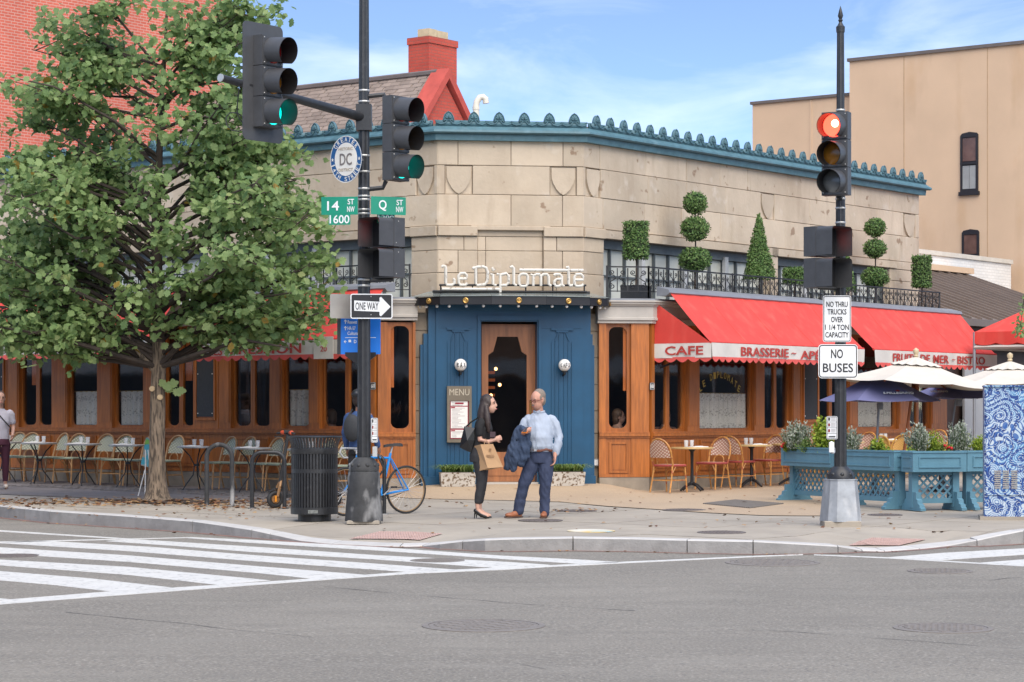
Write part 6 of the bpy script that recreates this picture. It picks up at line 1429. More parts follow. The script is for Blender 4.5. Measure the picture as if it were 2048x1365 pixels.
def table(P, px, out, label, group, kind, r=.33, h=.735, glasses=2, place_lbl=''):
    a = P.a(px, out); q = P.p(a, 0, out); z = gz(q.x, q.y) + .015; t = thing('bistro_table', label, 'table', (q.x, q.y, z), random.uniform(0, 2), group)
    mb = MB().lathe([(r - .02, h - .028), (r, h - .024), (r, h - .004), (r - .006, h)], 28); mb.build('rim', brassr if kind else wtop, t, world=False)
    MB().lathe([(.001, h - .001), (r - .012, h - .001), (r - .012, h + .003), (.001, h + .004)], 28).build('table_top', marble if kind else wtop, t, world=False)
    if kind:
        for k in range(3):
            w = k * 2.094 + .4; c, s = math.cos(w), math.sin(w); MB().tube([(c * .24, s * .24, h - .03), (c * .12, s * .12, .58), (c * .035, s * .035, .42), (c * .06, s * .06, .25), (c * .16, s * .16, .12), (c * .24, s * .24, 0)], .011, 6).build('leg', wrought, t, world=False, smooth=True)
        MB().lathe([(.05, .40), (.05, .44)], 10).build('leg_ring', wrought, t, world=False)
    else:
        MB().lathe([(.045, .10), (.03, .16), (.024, .4), (.03, .66), (.07, h - .03)], 10).build('column', wrought, t, world=False)
        for k in range(4):
            w = k * 1.571 + .5; c, s = math.cos(w), math.sin(w); MB().tube([(c * .03, s * .03, .13), (c * .12, s * .12, .10), (c * .24, s * .24, .02)], [.03, .024, .02], 6).build('foot', wrought, t, world=False)
    for k in range(glasses):
        g = q + P.u * ((-.10 + .17 * k) * (1 if P is W_R else -1)) - P.n * .05; o = MB().lathe([(.030, 0), (.038, .115), (.036, .115), (.028, .008)], 12, (g.x, g.y, z + h + .004)).build('tumbler', tumbler, None, smooth=True); tag(o, 'clear glass tumbler standing on ' + place_lbl, 'glass', 'tumblers on ' + group)
    g = q + P.n * .10 + P.u * .04; o = MB().at(frame(g.x, g.y, z + h + .009, .5)).box((0, 0, 0), (.30, .16, .012)).box((.02, .01, .010), (.10, .10, .008)).build('menu_card', linen, None); tag(o, 'folded white paper menu lying on ' + place_lbl, 'menu', 'paper menus on ' + group)
for k_, px in enumerate((612, 505, 393, 256, 166, 78, 8)): table(W_L, px, 1.18, 'round marble bistro table with curved iron legs, %s from the blue doorcase' % ORD[k_], 'marble bistro tables', True, place_lbl='the %s marble table from the blue doorcase' % ORD[k_])
table(W_R, 1384, .72, 'round pale wood cafe table between the two chairs at the bay corner', 'cafe tables by the CAFE flap', False, .36, place_lbl='the table at the bay corner')
table(W_R, 1503, .70, 'round pale wood cafe table beside the end of the turquoise planters', 'cafe tables by the CAFE flap', False, .36, place_lbl='the table beside the planters')
for k_, px in enumerate((1585, 1690, 1772, 1842)): table(W_R, px, .95, 'round pale wood cafe table behind the planters, %s from their free end' % ORD[k_], 'cafe tables behind the planters', False, .36, place_lbl='the %s table behind the planters' % ORD[k_])
# ------------------------------------------------------------------ turquoise planter barriers
turq = mat('turquoise_paint', (0.110, 0.250, 0.325), .5, .10, 4, .05, detail=7); soil = mat('soil', (.05, .035, .025), .95, .3, 20)
def planter(A, B, label, feet=(True, True), depth=.36):
    d = B - A; L = Vector((d.x, d.y)).length; rot = math.atan2(d.y, d.x); z = gz(A.x, A.y); z2 = gz(B.x, B.y); t = thing('planter_barrier', label, 'planter', (A.x, A.y, min(z, z2) + .012), rot, 'turquoise planter barriers')
    zt, zb2 = .82, .55
    mb = MB(); mb.bb((0, 0, zb2), (L, .03, zt)); mb.bb((0, depth - .03, zb2), (L, depth, zt)); mb.bb((0, .03, zb2), (.03, depth - .03, zt)); mb.bb((L - .03, .03, zb2), (L, depth - .03, zt)); mb.bb((.03, .03, zb2 + .02), (L - .03, depth - .03, zb2 + .05)); mb.build('trough', turq, t, world=False)
    mb = MB(); mb.bb((-.012, -.012, zt), (L + .012, .04, zt + .022)); mb.bb((-.012, depth - .04, zt), (L + .012, depth + .012, zt + .022)); mb.bb((-.012, .04, zt), (.035, depth - .04, zt + .022)); mb.bb((L - .035, .04, zt), (L + .012, depth - .04, zt + .022)); mb.build('trough_lip', turq, t, world=False)
    mb = MB(); w = .018
    for (x0, x1, z0, z1) in ((.09, L - .09, zb2 + .06, zt - .05),): mb.bb((x0, -.014, z0), (x1, 0, z0 + w)); mb.bb((x0, -.014, z1 - w), (x1, 0, z1)); mb.bb((x0, -.014, z0 + w), (x0 + w, 0, z1 - w)); mb.bb((x1 - w, -.014, z0 + w), (x1, 0, z1 - w))
    mb.build('panel_moulding', turq, t, world=False)
    for x in (0, L):
        s = -1 if x == 0 else 1; mb = MB(); xo = x; mb.bb((xo - (.014 if s < 0 else 0), .06, zb2 + .06), (xo + (0 if s < 0 else .014), depth - .06, zb2 + .08)); mb.build('end_moulding', turq, t, world=False); mb = MB(); mb.bb((xo - (.014 if s < 0 else 0), .06, zt - .07), (xo + (0 if s < 0 else .014), depth - .06, zt - .05)); mb.build('end_moulding', turq, t, world=False)
    MB().bb((.03, .03, zt - .07), (L - .03, depth - .03, zt - .04)).build('soil', soil, t, world=False)
    y0 = depth * .40; y1 = depth * .60
    for k, x in enumerate((.05, L - .15)): MB().bb((x, y0 - .02, .04), (x + .10, y1 + .02, zb2)).build('post', turq, t, world=False)
    MB().bb((.15, y0, .10), (L - .15, y1, .17)).build('bottom_rail', turq, t, world=False); MB().bb((.15, y0, zb2 - .05), (L - .15, y1, zb2)).build('top_rail', turq, t, world=False)
    x0, x1, z0, z1 = .15, L - .15, .17, zb2 - .05; H = z1 - z0; step = .125
    for sgn, yy in ((1, y0 + .012), (-1, y0 + .026)):
        k = -int(H / step) - 1
        while x0 + k * step < x1:
            a = x0 + k * step; p0 = [a, z0]; p1 = [a + H, z1]
            if p0[0] < x0: p0 = [x0, z0 + (x0 - a)]
            if p1[0] > x1: p1 = [x1, z0 + (x1 - a)]
            if p1[0] - p0[0] > .02:
                if sgn < 0: q0, q1 = (p0[0], z1 - (p0[1] - z0)), (p1[0], z1 - (p1[1] - z0))
                else: q0, q1 = p0, p1
                dx, dz = q1[0] - q0[0], q1[1] - q0[1]; ln = math.hypot(dx, dz); nx, nz = -dz / ln * .014, dx / ln * .014
                MB().prism([(q0[0] + nx, yy, q0[1] + nz), (q0[0] - nx, yy, q0[1] - nz), (q1[0] - nx, yy, q1[1] - nz), (q1[0] + nx, yy, q1[1] + nz)], (0, .012, 0)).build('lattice_slat', turq, t, world=False)
            k += 1
    for k, x in enumerate((.06, L - .14)):
        if not feet[k]: continue
        prof = [(-.17, 0), (-.17, .035), (-.13, .05), (-.12, .085), (-.06, .10), (-.05, .15), (0, .17), (.0, .26), (depth, .26), (depth, .17), (depth + .05, .15), (depth + .06, .10), (depth + .12, .085), (depth + .13, .05), (depth + .17, .035), (depth + .17, 0)]
        c = depth / 2; prof = [(c + (y - c) * .86, z_) for y, z_ in prof]
        MB().prism([(x, y, z_) for y, z_ in prof], (.08, 0, 0)).build('scroll_foot', turq, t, world=False)
    return t, L
g1, g2, g3 = gpt(1562, 1001), gpt(1667, 1011), gpt(1788, 1021)
def xy(v): return Vector((v.x, v.y, 0))
planter(g1, g2, 'turquoise lattice planter at the free end of the row, beside the cafe tables')
planter(g2 + (g3 - g2).normalized() * .02, g3, 'turquoise lattice planter behind the galvanised pole base')
h1 = gpt(1826, 1024); hd = (xy(UR) * .62 + Vector((.62, -.18, 0))).normalized()
h2 = h1 + hd * .86; h3 = h1 + hd * 1.74; h4 = h1 + hd * 2.6
planter(h1, h2 - hd * .01, 'turquoise lattice planter at the gap beside the wooden parasol pole'); planter(h2, h3 - hd * .01, 'short turquoise lattice planter between two others, next to the painted cabinet'); planter(h3, h4, 'turquoise lattice planter mostly behind the painted cabinet')
# ------------------------------------------------------------------ parasols
def parasol(label, foot, top, rim_z, top_z, half, mcan, mpole, n=8, rot=0.0, vent=True, group=None, text=None, ribs=True, tilt=(0, 0), square=False, pr=.024):
    t = thing('parasol', label, 'parasol', tuple(foot), 0, group)
    c = Vector((top.x, top.y, 0)); V = lambda k, r, z: c + Vector((math.cos(rot + 2 * math.pi * k / n) * r, math.sin(rot + 2 * math.pi * k / n) * r, z + math.cos(rot + 2 * math.pi * k / n) * r * tilt[0] + math.sin(rot + 2 * math.pi * k / n) * r * tilt[1]))
    for k in range(n):
        mb = MB(); r0 = .18 * half
        def g(u, v):
            r = r0 + (half - r0) * v; a = V(k, r, top_z + (rim_z - top_z) * v - .05 * math.sin(math.pi * v) * .5); b = V(k + 1, r, top_z + (rim_z - top_z) * v - .05 * math.sin(math.pi * v) * .5); p = a + (b - a) * u; p.z -= .03 * math.sin(math.pi * u) * v; q = p - c; q.z = 0; p -= q * (.02 * math.sin(math.pi * u) * v); return p
        mb.grid(g, 6, 6).build('canopy_panel', mcan, t, smooth=True)
        MB().tube([V(k, .05, top_z - .02), V(k, half * .98, rim_z - .015)], .012, 5).build('rib', mpole, t)
    if vent:
        for k in range(n):
            mb = MB(); mb.grid(lambda u, v: (lambda a, b: a + (b - a) * u - Z3 * (.018 * math.sin(2 * math.pi * u) ** 2 * v))(V(k, .02 + .30 * half * v, top_z + .10 - .13 * v), V(k + 1, .02 + .30 * half * v, top_z + .10 - .13 * v)), 8, 2); mb.build('vent_flap', mcan, t)
        mb = MB().lathe([(.02, 0), (.045, .03), (.03, .05), (.05, .09), (.045, .13), (.001, .16)], 10, c + Z3 * (top_z + .09)); mb.build('finial', mat('pale_finial_%d' % len(MATS), (.52, .42, .26), .5, .1, 5), t, smooth=True)
    MB().tube([foot, Vector((top.x, top.y, top_z))], pr, 10).build('pole', mpole, t, smooth=True)
    MB().lathe([(.05, -.2), (.055, -.12), (.045, -.10), (.06, -.06), (.04, .0)], 10, Vector((top.x, top.y, rim_z + .05)) ).build('hub', mpole, t)
    MB().lathe([(.24, 0), (.24, .05), (.06, .09), (.05, .3)], 16, foot).build('base', signblack, t)
    return t
creamcl = mat('cream_canvas', (0.57, 0.52, 0.44), .85, .06, 3, .05, detail=7); navycl = mat('navy_canvas', (0.120, 0.122, 0.235), .8, .12, 3, .05, detail=7)
umbwood = mat('parasol_wood', (0.36, 0.105, 0.03), .45, .25, 9, stretch=(3, 3, .3))
ft = gpt(1796, 993); d = ft.y; tp = atd(1832, 800, d); z_ = lambda y, dd: CAMZ + (HY - y) / F * dd
parasol('cream parasol on a leaning brown wooden pole between the planters', ft, tp, z_(768, d), z_(727, d), 1.38, creamcl, umbwood, 8, .25, True, 'cream parasols', tilt=(-.07, 0))
ft = gpt(2030, 985); d = ft.y; tp = atd(2020, 800, d); parasol('cream parasol rising behind the painted cabinet', ft, tp, z_(768, d), z_(735, d), 1.36, creamcl, umbwood, 8, .1, True, 'cream parasols')
def navy(label, fpx, fpy, tpx, dd, y_rim, y_top, half, rot, txt, tx0, tx1, ty):
    ft = atd(fpx, fpy, dd); ft.z = gz(ft.x, ft.y) + .01; tp = atd(tpx, 700, dd)
    t = parasol(label, ft, tp, z_(y_rim, dd), z_(y_top, dd), half, navycl, greymetal, 6, rot, False, 'navy parasols', pr=.02)
    c = xy(tp); 
    zt_, zr2 = z_(y_top, dd), z_(y_rim, dd); v = .74; rr_ = half * math.cos(math.pi / 6); sl_ = Vector((0, -rr_, zr2 - zt_)).normalized(); f = Vector((0, sl_.z, -sl_.y)).normalized() * -1
    f = Vector((0, sl_.z, -sl_.y)); f = f if f.z > 0 else -f; mid = c + Vector((((tx0 + tx1) / 2 - tpx) / F * dd, -rr_ * v, zt_ + (zr2 - zt_) * v)) + f * .012; M = basis(mid, (1, 0, 0), -sl_, f)
    p0, p1 = Vector((0, 0, 0)), Vector(((tx1 - tx0) / F * dd, 0, 0))
    mb = MB(); text_mb(mb, txt, .075, M, (p1 - p0).length, .02, .004); mb.build('lettering', signwhite, t)
    st = []; sc = M @ Vector((0, .085, 0))
    for k in range(10): r_ = .042 if k % 2 == 0 else .018; w = math.pi / 2 + k * math.pi / 5; st.append(M @ Vector((r_ * math.cos(w), .085 + r_ * math.sin(w), 0)))
    MB().prism(st, f * .004).build('star', redletter, t)
navy('navy parasol with white lettering and red star under the cream parasol', 1749, 960, 1760, 37.6, 801, 752, .98, 0.0, 'S.PELLEGRINO', 1754, 1814, 797)
navy('navy parasol on a leaning grey pole behind the cream parasol, near the pale doors', 1884, 940, 1918, 39.5, 795, 757, .95, 0.0, 'S.PELLEGRINO', 1848, 1882, 776)
# ------------------------------------------------------------------ litter bin
c = gpt(629, 1042); s_ = c.y / F; t = thing('trash_can', 'black slatted steel trash can with flared rim beside the pole', 'trash can', tuple(c))
H = 168 * s_
mb = MB().lathe([(33 * s_, 0), (33 * s_, 14 * s_), (30 * s_, 14.5 * s_)], 32, c); mb.build('pedestal', black, t)
MB().lathe([(47.5 * s_, 14 * s_), (47.5 * s_, 27 * s_), (45 * s_, 28 * s_)], 40, c).build('base_ring', black, t, smooth=True)
MB().lathe([(47 * s_, 134 * s_), (47.8 * s_, 136 * s_), (47.8 * s_, 145 * s_), (46 * s_, 146 * s_)], 40, c).build('top_band', black, t, smooth=True)
MB().lathe([(46.6 * s_, 96 * s_), (46.6 * s_, 104 * s_), (45.5 * s_, 104 * s_)], 40, c).build('mid_band', black, t)
MB().lathe([(40 * s_, 20 * s_), (40 * s_, 140 * s_), (39 * s_, 140 * s_), (39 * s_, 22 * s_)], 32, c).build('liner', signblack, t)
MB().tube([c + Vector((54 * s_ * math.cos(k * math.pi / 24), 54 * s_ * math.sin(k * math.pi / 24), H)) for k in range(48)], .012, 6, closed=True).build('rim', black, t)
n = 46
for k in range(n):
    w = 2 * math.pi * k / n; cs, sn = math.cos(w), math.sin(w); rad = Vector((cs, sn, 0)); tg = Vector((-sn, cs, 0)); P = lambda r, z, e: c + rad * r * s_ + Z3 * z * s_ + tg * e
    prof = [(46.5, 16), (46.5, 136), (46.6, 146), (48, 154), (51, 162), (54, 167.5)]; vs = []
    for r_, z in prof:
        for e, o in ((-.0125, 0), (.0125, 0), (.0125, -.9), (-.0125, -.9)): vs.append(P(r_ + o, z, e))
    m_ = len(prof); MB().add(vs, [(4 * i + j, 4 * i + (j + 1) % 4, 4 * i + 4 + (j + 1) % 4, 4 * i + 4 + j) for i in range(m_ - 1) for j in range(4)]).build('slat', black, t)
p = c + Vector((-.25, -.97, 0)).normalized() * 47.6 * s_ + Z3 * 20 * s_ ; MB().at(facing_M(c + Vector((.02, -1, 0)).normalized() * 47.8 * s_ + Z3 * 20 * s_, (.02, -1, 0))).box((0, 0, 0), (.13, .045, .004)).build('maker_plate', mat('dull_plate', (.16, .17, .16), .5, .4, 40), t)
# ------------------------------------------------------------------ cycle hoops
def hoop(label, l, r, top_y, flat, px_r=4.6):
    A, B = gpt(*l), gpt(*r); d = (A.y + B.y) / 2; zt = CAMZ + (HY - top_y) / F * d; t = thing('bike_rack', label, 'bike rack', tuple(A), 0, 'steel cycle hoops'); s = d / F; r_ = px_r * s
    w = B - A; L = w.length; rad = L / 2 if not flat else L * .3; pts = [A]; u = w.normalized(); u.z = 0
    zt -= r_
    for k in range(9):
        a = math.pi - k * math.pi / 16; pts.append(Vector((A.x, A.y, 0)) + u * (rad + rad * math.cos(a)) + Z3 * (zt - rad + rad * math.sin(a)))
    for k in range(9):
        a = math.pi / 2 - k * math.pi / 16; pts.append(Vector((A.x, A.y, 0)) + u * (L - rad + rad * math.cos(a)) + Z3 * (zt - rad + rad * math.sin(a)))
    pts.append(B); MB().tube(pts, r_, 10).build('hoop', galvblack if not flat else black, t, smooth=True)
    for q in (A, B): MB().lathe([(r_ * 2.1, 0), (r_ * 2.1, .012), (r_, .016)], 12, q).build('foot_plate', galvblack, t)
hoop('round-topped steel cycle hoop, next to the tree', (413.5, 1013), (464, 1013), 885, False); hoop('square-shouldered steel cycle hoop beside the scooter', (504, 1018), (569, 1018), 901, True, 4.2); hoop('steel cycle hoop holding the blue bicycle', (716, 1030), (768.5, 1030), 908, True, 4.0)
# ------------------------------------------------------------------ blue bicycle
rw = gpt(812, 1028); dirb = Vector((-.80, -.60, 0)).normalized(); t = thing('bicycle', 'blue single-speed bicycle locked to the hoop behind the pole', 'bicycle', tuple(rw)); WR = .338
bikeblue = mat('bike_blue', (0.01, 0.23, 0.62), .3, .06, 5); rubber = mat('rubber', (.022, .022, .023), .7, .2, 20); alloy = mat('alloy', (.48, .48, .48), .35, .1, 9, metal=.7); gumwall = mat('gumwall', (.32, .21, .11), .7, .1, 9)
up_r = Vector((0, 0, 1)); bp = lambda a, z, side=0.0: rw + dirb * a + Z3 * z + Vector((-dirb.y, dirb.x, 0)) * side
def wheel(a, nm='wheel'):
    zc = WR + gz(*bp(a, 0).xy) - rw.z; cc_ = bp(a, zc); ci = lambda r, s=0.0: [cc_ + dirb * (r * math.cos(k * math.pi / 18)) + Z3 * (r * math.sin(k * math.pi / 18)) for k in range(36)]
    w_ = MB().tube(ci(WR - .016), .016, 8, closed=True).build(nm, rubber, t, smooth=True)
    MB().tube(ci(WR - .034), .009, 6, closed=True).build('rim', gumwall, w_); MB().tube([cc_ + Vector((-dirb.y, dirb.x, 0)) * .05, cc_ - Vector((-dirb.y, dirb.x, 0)) * .05], .018, 8).build('hub', alloy, w_)
    mb = MB()
    for k in range(24): q = k * 2 * math.pi / 24; mb.tube([cc_ + Vector((-dirb.y, dirb.x, 0)) * (.03 if k % 2 else -.03), cc_ + dirb * (WR - .036) * math.cos(q + .2) + Z3 * (WR - .036) * math.sin(q + .2)], .0016, 3)
    o = mb.build('spoke', alloy, w_); o['kind'] = 'stuff'
    return cc_
rc = wheel(0); fc = wheel(1.0)
bb, st_, hd_, hb = bp(.42, .27), bp(.26, .80), bp(.80, .80), bp(.86, .62)
for nm, a, b, r in (('top_tube', st_ - Z3 * .02, hd_, .017), ('down_tube', bb, hb, .020), ('seat_tube', bb, st_ + Z3 * .05, .019)): MB().tube([a, b], r, 10).build(nm, bikeblue, t, smooth=True)
for s in (-1, 1):
    sd_ = Vector((-dirb.y, dirb.x, 0)) * s; MB().tube([bb + sd_ * .02, rc + sd_ * .06], .011, 8).build('chain_stay', bikeblue, t); MB().tube([st_ - Z3 * .03 + sd_ * .02, rc + sd_ * .06], .010, 8).build('seat_stay', bikeblue, t); MB().tube([hb - Z3 * .02 + sd_ * .03, hb - Z3 * .12 + sd_ * .045, fc + sd_ * .05], .012, 8).build('fork_blade', bikeblue, t)
MB().tube([hb, hd_ + Z3 * .05], .022, 10).build('head_tube', bikeblue, t)
MB().tube([st_ + Z3 * .04, st_ + Z3 * .14 - dirb * .03], .013, 8).build('seat_post', alloy, t)
sp = st_ + Z3 * .16 - dirb * .03; mb = MB(); sdv = Vector((-dirb.y, dirb.x, 0))
for a, w, z in ((-.13, .065, .0), (-.08, .07, .008), (0, .05, .0), (.08, .025, -.004), (.13, .016, -.012)): pass
rows_ = [(-.14, .06, .0), (-.10, .075, .012), (-.02, .05, .006), (.07, .024, .0), (.14, .014, -.01)]
vs = []
for a, w, z in rows_: vs += [sp + dirb * a + sdv * w + Z3 * (z - .02), sp + dirb * a + sdv * w * .8 + Z3 * (z + .016), sp + dirb * a - sdv * w * .8 + Z3 * (z + .016), sp + dirb * a - sdv * w + Z3 * (z - .02)]
mb.add(vs, [(4 * i + j, 4 * i + (j + 1) % 4, 4 * i + 4 + (j + 1) % 4, 4 * i + 4 + j) for i in range(4) for j in range(4)] + [(3, 2, 1, 0), (16, 17, 18, 19)]).build('saddle', rubber, t, smooth=True)
MB().tube([hd_ + Z3 * .05, hd_ + Z3 * .12 + dirb * .07], .014, 8).build('stem', alloy, t)
hc = hd_ + Z3 * .12 + dirb * .07
for s in (-1, 1): MB().tube([hc, hc + sdv * s * .19, hc + sdv * s * .21 + dirb * .07, hc + sdv * s * .21 + dirb * .09 - Z3 * .06, hc + sdv * s * .21 + dirb * .03 - Z3 * .13, hc + sdv * s * .21 - dirb * .04 - Z3 * .13], .013, 8).build('drop_bar', mat('bar_tape_%d' % s, (.40, .40, .40), .6, .1), t, smooth=True)
ck = MB().at(basis(bb + sdv * -.05, dirb, Z3, sdv)).lathe([(.09, -.004), (.09, .004)], 24).build('chainring', alloy, t)
for s, q in ((-1, 1), (1, -1)): MB().tube([bb + sdv * s * .07, bb + sdv * s * .08 + (dirb * .13 - Z3 * .11) * q], .010, 6).build('crank', alloy, t); MB().box(bb + sdv * s * .13 + (dirb * .13 - Z3 * .11) * q, (.09, .09, .025)).build('pedal', rubber, t)
MB().tube([bb + sdv * -.05 + Z3 * .085, rc + sdv * -.04 + Z3 * .035], .005, 4).build('chain', rubber, t); MB().tube([bb + sdv * -.05 - Z3 * .085, rc + sdv * -.04 - Z3 * .035], .005, 4).build('chain', rubber, t)
MB().tube([bb + (hb - bb) * .45, bb + (hb - bb) * .75], .0212, 10).build('decal_band', MATS['bike_blue'], t)
for k in range(5): p_ = bb + (hb - bb) * (.47 + k * .055); MB().tube([p_, p_ + (hb - bb) * .03], .0218, 8).build('decal', signwhite, t)
lockp = [atd(x, y, rw.y - .35) for x, y in ((752, 905), (762, 925), (768, 938), (760, 950), (748, 948), (744, 930))]
tag(MB().tube(lockp, .014, 6).build('cable_lock', rubber, None, smooth=True), 'black cable lock looped between bicycle and hoop', 'lock')
# ------------------------------------------------------------------ electric scooter
fw = gpt(550, 1017); t = thing('kick_scooter', 'black electric kick scooter with orange lamps parked behind the trash can', 'scooter', tuple(fw)); sdir = Vector((.86, .50, 0)).normalized(); ss = Vector((-sdir.y, sdir.x, 0)); q = lambda a, z, s=0.0: fw + sdir * a + Z3 * z + ss * s
orange = mat('scooter_orange', (.70, .25, .01), .4, .1, 9); bronze2 = mat('scooter_bronze', (.36, .20, .09), .4, .1, 9, metal=.4)
orl = mat('scooter_orange_red', (.55, .08, .03), .4, .1, 9)
for a in (0.0, .95):
    cc_ = q(a, .13); w_ = MB().tube([cc_ + sdir * (.095 * math.cos(k * math.pi / 12)) + Z3 * (.095 * math.sin(k * math.pi / 12)) for k in range(24)], .035, 8, closed=True).build('wheel', rubber, t, smooth=True)
    MB().at(basis(cc_, sdir, Z3, ss)).lathe([(.06, -.03), (.065, 0), (.06, .03)], 16).build('rim', bronze2, w_)
MB().prism([q(.16, .15, -.08), q(.90, .15, -.08), q(.90, .15, .08), q(.16, .15, .08)], (0, 0, .05)).build('deck', rubber, t)
MB().tube([q(.02, .17, .05), q(.06, .32, .04), q(.09, .40, 0)], .022, 8).build('fork', bronze2, t); MB().tube([q(.02, .17, -.05), q(.06, .32, -.04), q(.09, .40, 0)], .022, 8).build('fork', bronze2, t)
MB().tube([q(.18, .2), q(.12, .34)], .035, 8).build('neck', rubber, t); MB().tube([q(.08, .38), q(.21, 1.08)], .024, 10).build('stem', rubber, t)
for s in (-1, 1):
    MB().tube([q(.21, 1.08), q(.20, 1.10, s * .14), q(.17, 1.09, s * .30)], .017, 8).build('handlebar', rubber, t); MB().tube([q(.20, 1.10, s * .10), q(.19, 1.105, s * .17)], .03, 8).build('turn_lamp', orl, t); MB().tube([q(.20, 1.05, s * .13), q(.10, 1.04, s * .24)], .008, 5).build('brake_lever', rubber, t)
MB().box(q(.2, 1.12), (.10, .07, .04)).build('display', rubber, t); MB().box(q(-.01, .14, -.055), (.03, .02, .09)).build('reflector', orange, t); MB().tube([q(-.10, .24), q(0, .29), q(.12, .26)], .03, 6, flat=.4).build('mudguard', rubber, t); MB().tube([q(.2, 1.05), q(.12, .9), q(.08, .6), q(.07, .42)], .006, 5).build('brake_cable', rubber, t)
# ------------------------------------------------------------------ painted utility cabinet
A = gpt(1969, 1040); f = Vector((-.16, -.985, 0)).normalized(); x = Vector((-f.y, f.x, 0)); s_ = A.y / F; t = thing('utility_cabinet', 'tall utility cabinet painted all over with blue and white swirls', 'cabinet', (A.x, A.y, A.z), math.atan2(x.y, x.x)); wC, dC = .95, .6; hC = 266 * s_
art = mat('swirl_art', (0.48, 0.55, 0.60), .5, .04, 3); at_ = art.node_tree
def art_fac(vsc, freq, lo, hi, dist):
    tc = N(at_, 'ShaderNodeTexCoord'); wn = N(at_, 'ShaderNodeTexNoise', i_Scale=1.6, i_Detail=1.0); at_.links.new(tc.outputs['Object'], wn.inputs['Vector'])
    vm = N(at_, 'ShaderNodeVectorMath', operation='MULTIPLY_ADD'); vm.inputs[1].default_value = (dist,) * 3; at_.links.new(wn.outputs['Color'], vm.inputs[0]); at_.links.new(tc.outputs['Object'], vm.inputs[2])
    vo = N(at_, 'ShaderNodeTexVoronoi', feature='F1'); vo.inputs['Scale'].default_value = vsc; at_.links.new(vm.outputs[0], vo.inputs['Vector'])
    m1 = N(at_, 'ShaderNodeMath', operation='MULTIPLY'); m1.inputs[1].default_value = freq; at_.links.new(vo.outputs['Distance'], m1.inputs[0]); s1 = N(at_, 'ShaderNodeMath', operation='SINE'); at_.links.new(m1.outputs[0], s1.inputs[0])
    r = N(at_, 'ShaderNodeMapRange'); r.inputs['From Min'].default_value = lo; r.inputs['From Max'].default_value = hi; at_.links.new(s1.outputs[0], r.inputs['Value']); return r.outputs[0]
mix_in(art, noise_fac(art, 1.3, .45, .62, detail=1), (0.20, 0.42, 0.58)); mix_in(art, art_fac(2.2, 34, -.1, .15, .55), (0.012, 0.035, 0.17)); mix_in(art, art_fac(11, 22, .55, .75, .12), (0.45, 0.55, 0.62), amount=.9); mix_in(art, art_fac(6, 40, .35, .5, .3), (0.02, 0.10, 0.33), amount=.9)
c0 = A + f * -.02
def cbox(a0, a1, y0, y1, z0, z1, nm, m): return MB().hexa([A + x * a0 - f * y0 + Z3 * z0, A + x * a1 - f * y0 + Z3 * z0, A + x * a1 - f * y1 + Z3 * z0, A + x * a0 - f * y1 + Z3 * z0], [A + x * a0 - f * y0 + Z3 * z1, A + x * a1 - f * y0 + Z3 * z1, A + x * a1 - f * y1 + Z3 * z1, A + x * a0 - f * y1 + Z3 * z1]).build(nm, m, t)
cbox(-.06, wC + .06, -.06, dC + .06, -.03, .045, 'plinth', concrete); cbox(0, wC, .0, dC, .045, hC, 'body', art); cbox(.02, wC - .02, -.015, .0, .33, hC - .06, 'door', art); cbox(-.01, wC + .01, -.03, dC + .01, hC, hC + .02, 'lid', art)
for k in range(3): 
    for j in range(9): cbox(.13 + k * .11, .21 + k * .11, -.028, -.016, .42 + j * .028, .436 + j * .028, 'louvre', signgrey)
# ------------------------------------------------------------------ picture easel by the tree
b0 = gpt(283, 993); t = thing('easel_poster', 'bright painted poster on a thin white easel behind the tree trunk', 'easel', tuple(b0)); d = b0.y; w3 = lambda px, py, o=0: atd(px, py, d + o)
for pts in (((276, 990), (290, 940)), ((306, 990), (296, 900)), ((290, 985), (291, 900))): MB().tube([Vector((w3(*pts[0]).x, w3(*pts[0]).y, gz(*w3(*pts[0]).xy))), w3(*pts[1])], .008, 5).build('leg', whitepl, t)
post = mat('poster_paint', (.62, .30, .09), .6, .1, 3); mix_in(post, noise_fac(post, 4, .45, .52, detail=2), (.05, .32, .42)); mix_in(post, noise_fac(post, 5, .56, .62, detail=2, stretch=(1, 1, 2)), (.16, .38, .07)); mix_in(post, noise_fac(post, 7, .62, .66, detail=2), (.50, .06, .05))
q4 = [w3(281, 931), w3(300, 936), w3(303, 872), w3(292, 876)]; MB().prism(q4, (0, .02, 0)).build('poster', post, t)
# ------------------------------------------------------------------ people
skin1 = mat('skin_light', (0.50, 0.285, 0.205), .5, .06, 12); skin2 = mat('skin_ruddy', (0.50, 0.255, 0.18), .5, .06, 12)
def organic(parts_fn, name, m, parent, T, voxel=.011, smooth_it=2, disp=0.0):
    mb = MB(); parts_fn(mb); me0 = mb.mesh('tmp'); bm = bmesh.new(); bm.from_mesh(me0); bmesh.ops.recalc_face_normals(bm, faces=bm.faces); bm.to_mesh(me0); bm.free()
    o = bpy.data.objects.new('tmp', me0)
    r = o.modifiers.new('r', 'REMESH'); r.mode = 'VOXEL'; r.voxel_size = voxel
    s = o.modifiers.new('s', 'SMOOTH'); s.iterations = smooth_it; s.factor = .5
    me = eval_mesh(o); bpy.data.objects.remove(o); bpy.data.meshes.remove(me0)
    if disp:
        for v in me.vertices: v.co += v.normal * (disp * (mnoise.noise(Vector((v.co.x * 9, v.co.y * 9, v.co.z * 12))) + .7 * mnoise.noise(Vector((v.co.x * 26 + v.co.z * 9, v.co.y * 22, v.co.z * 9)))))
    me.name = name; me.transform(T); me.polygons.foreach_set('use_smooth', [True] * len(me.polygons))
    return link(name, me, m, parent)
def limb(mb, pts, rad): mb.tube(pts, rad, 12); [mb.ball(p, r * .99, 8) for p, r in zip(pts, rad)]
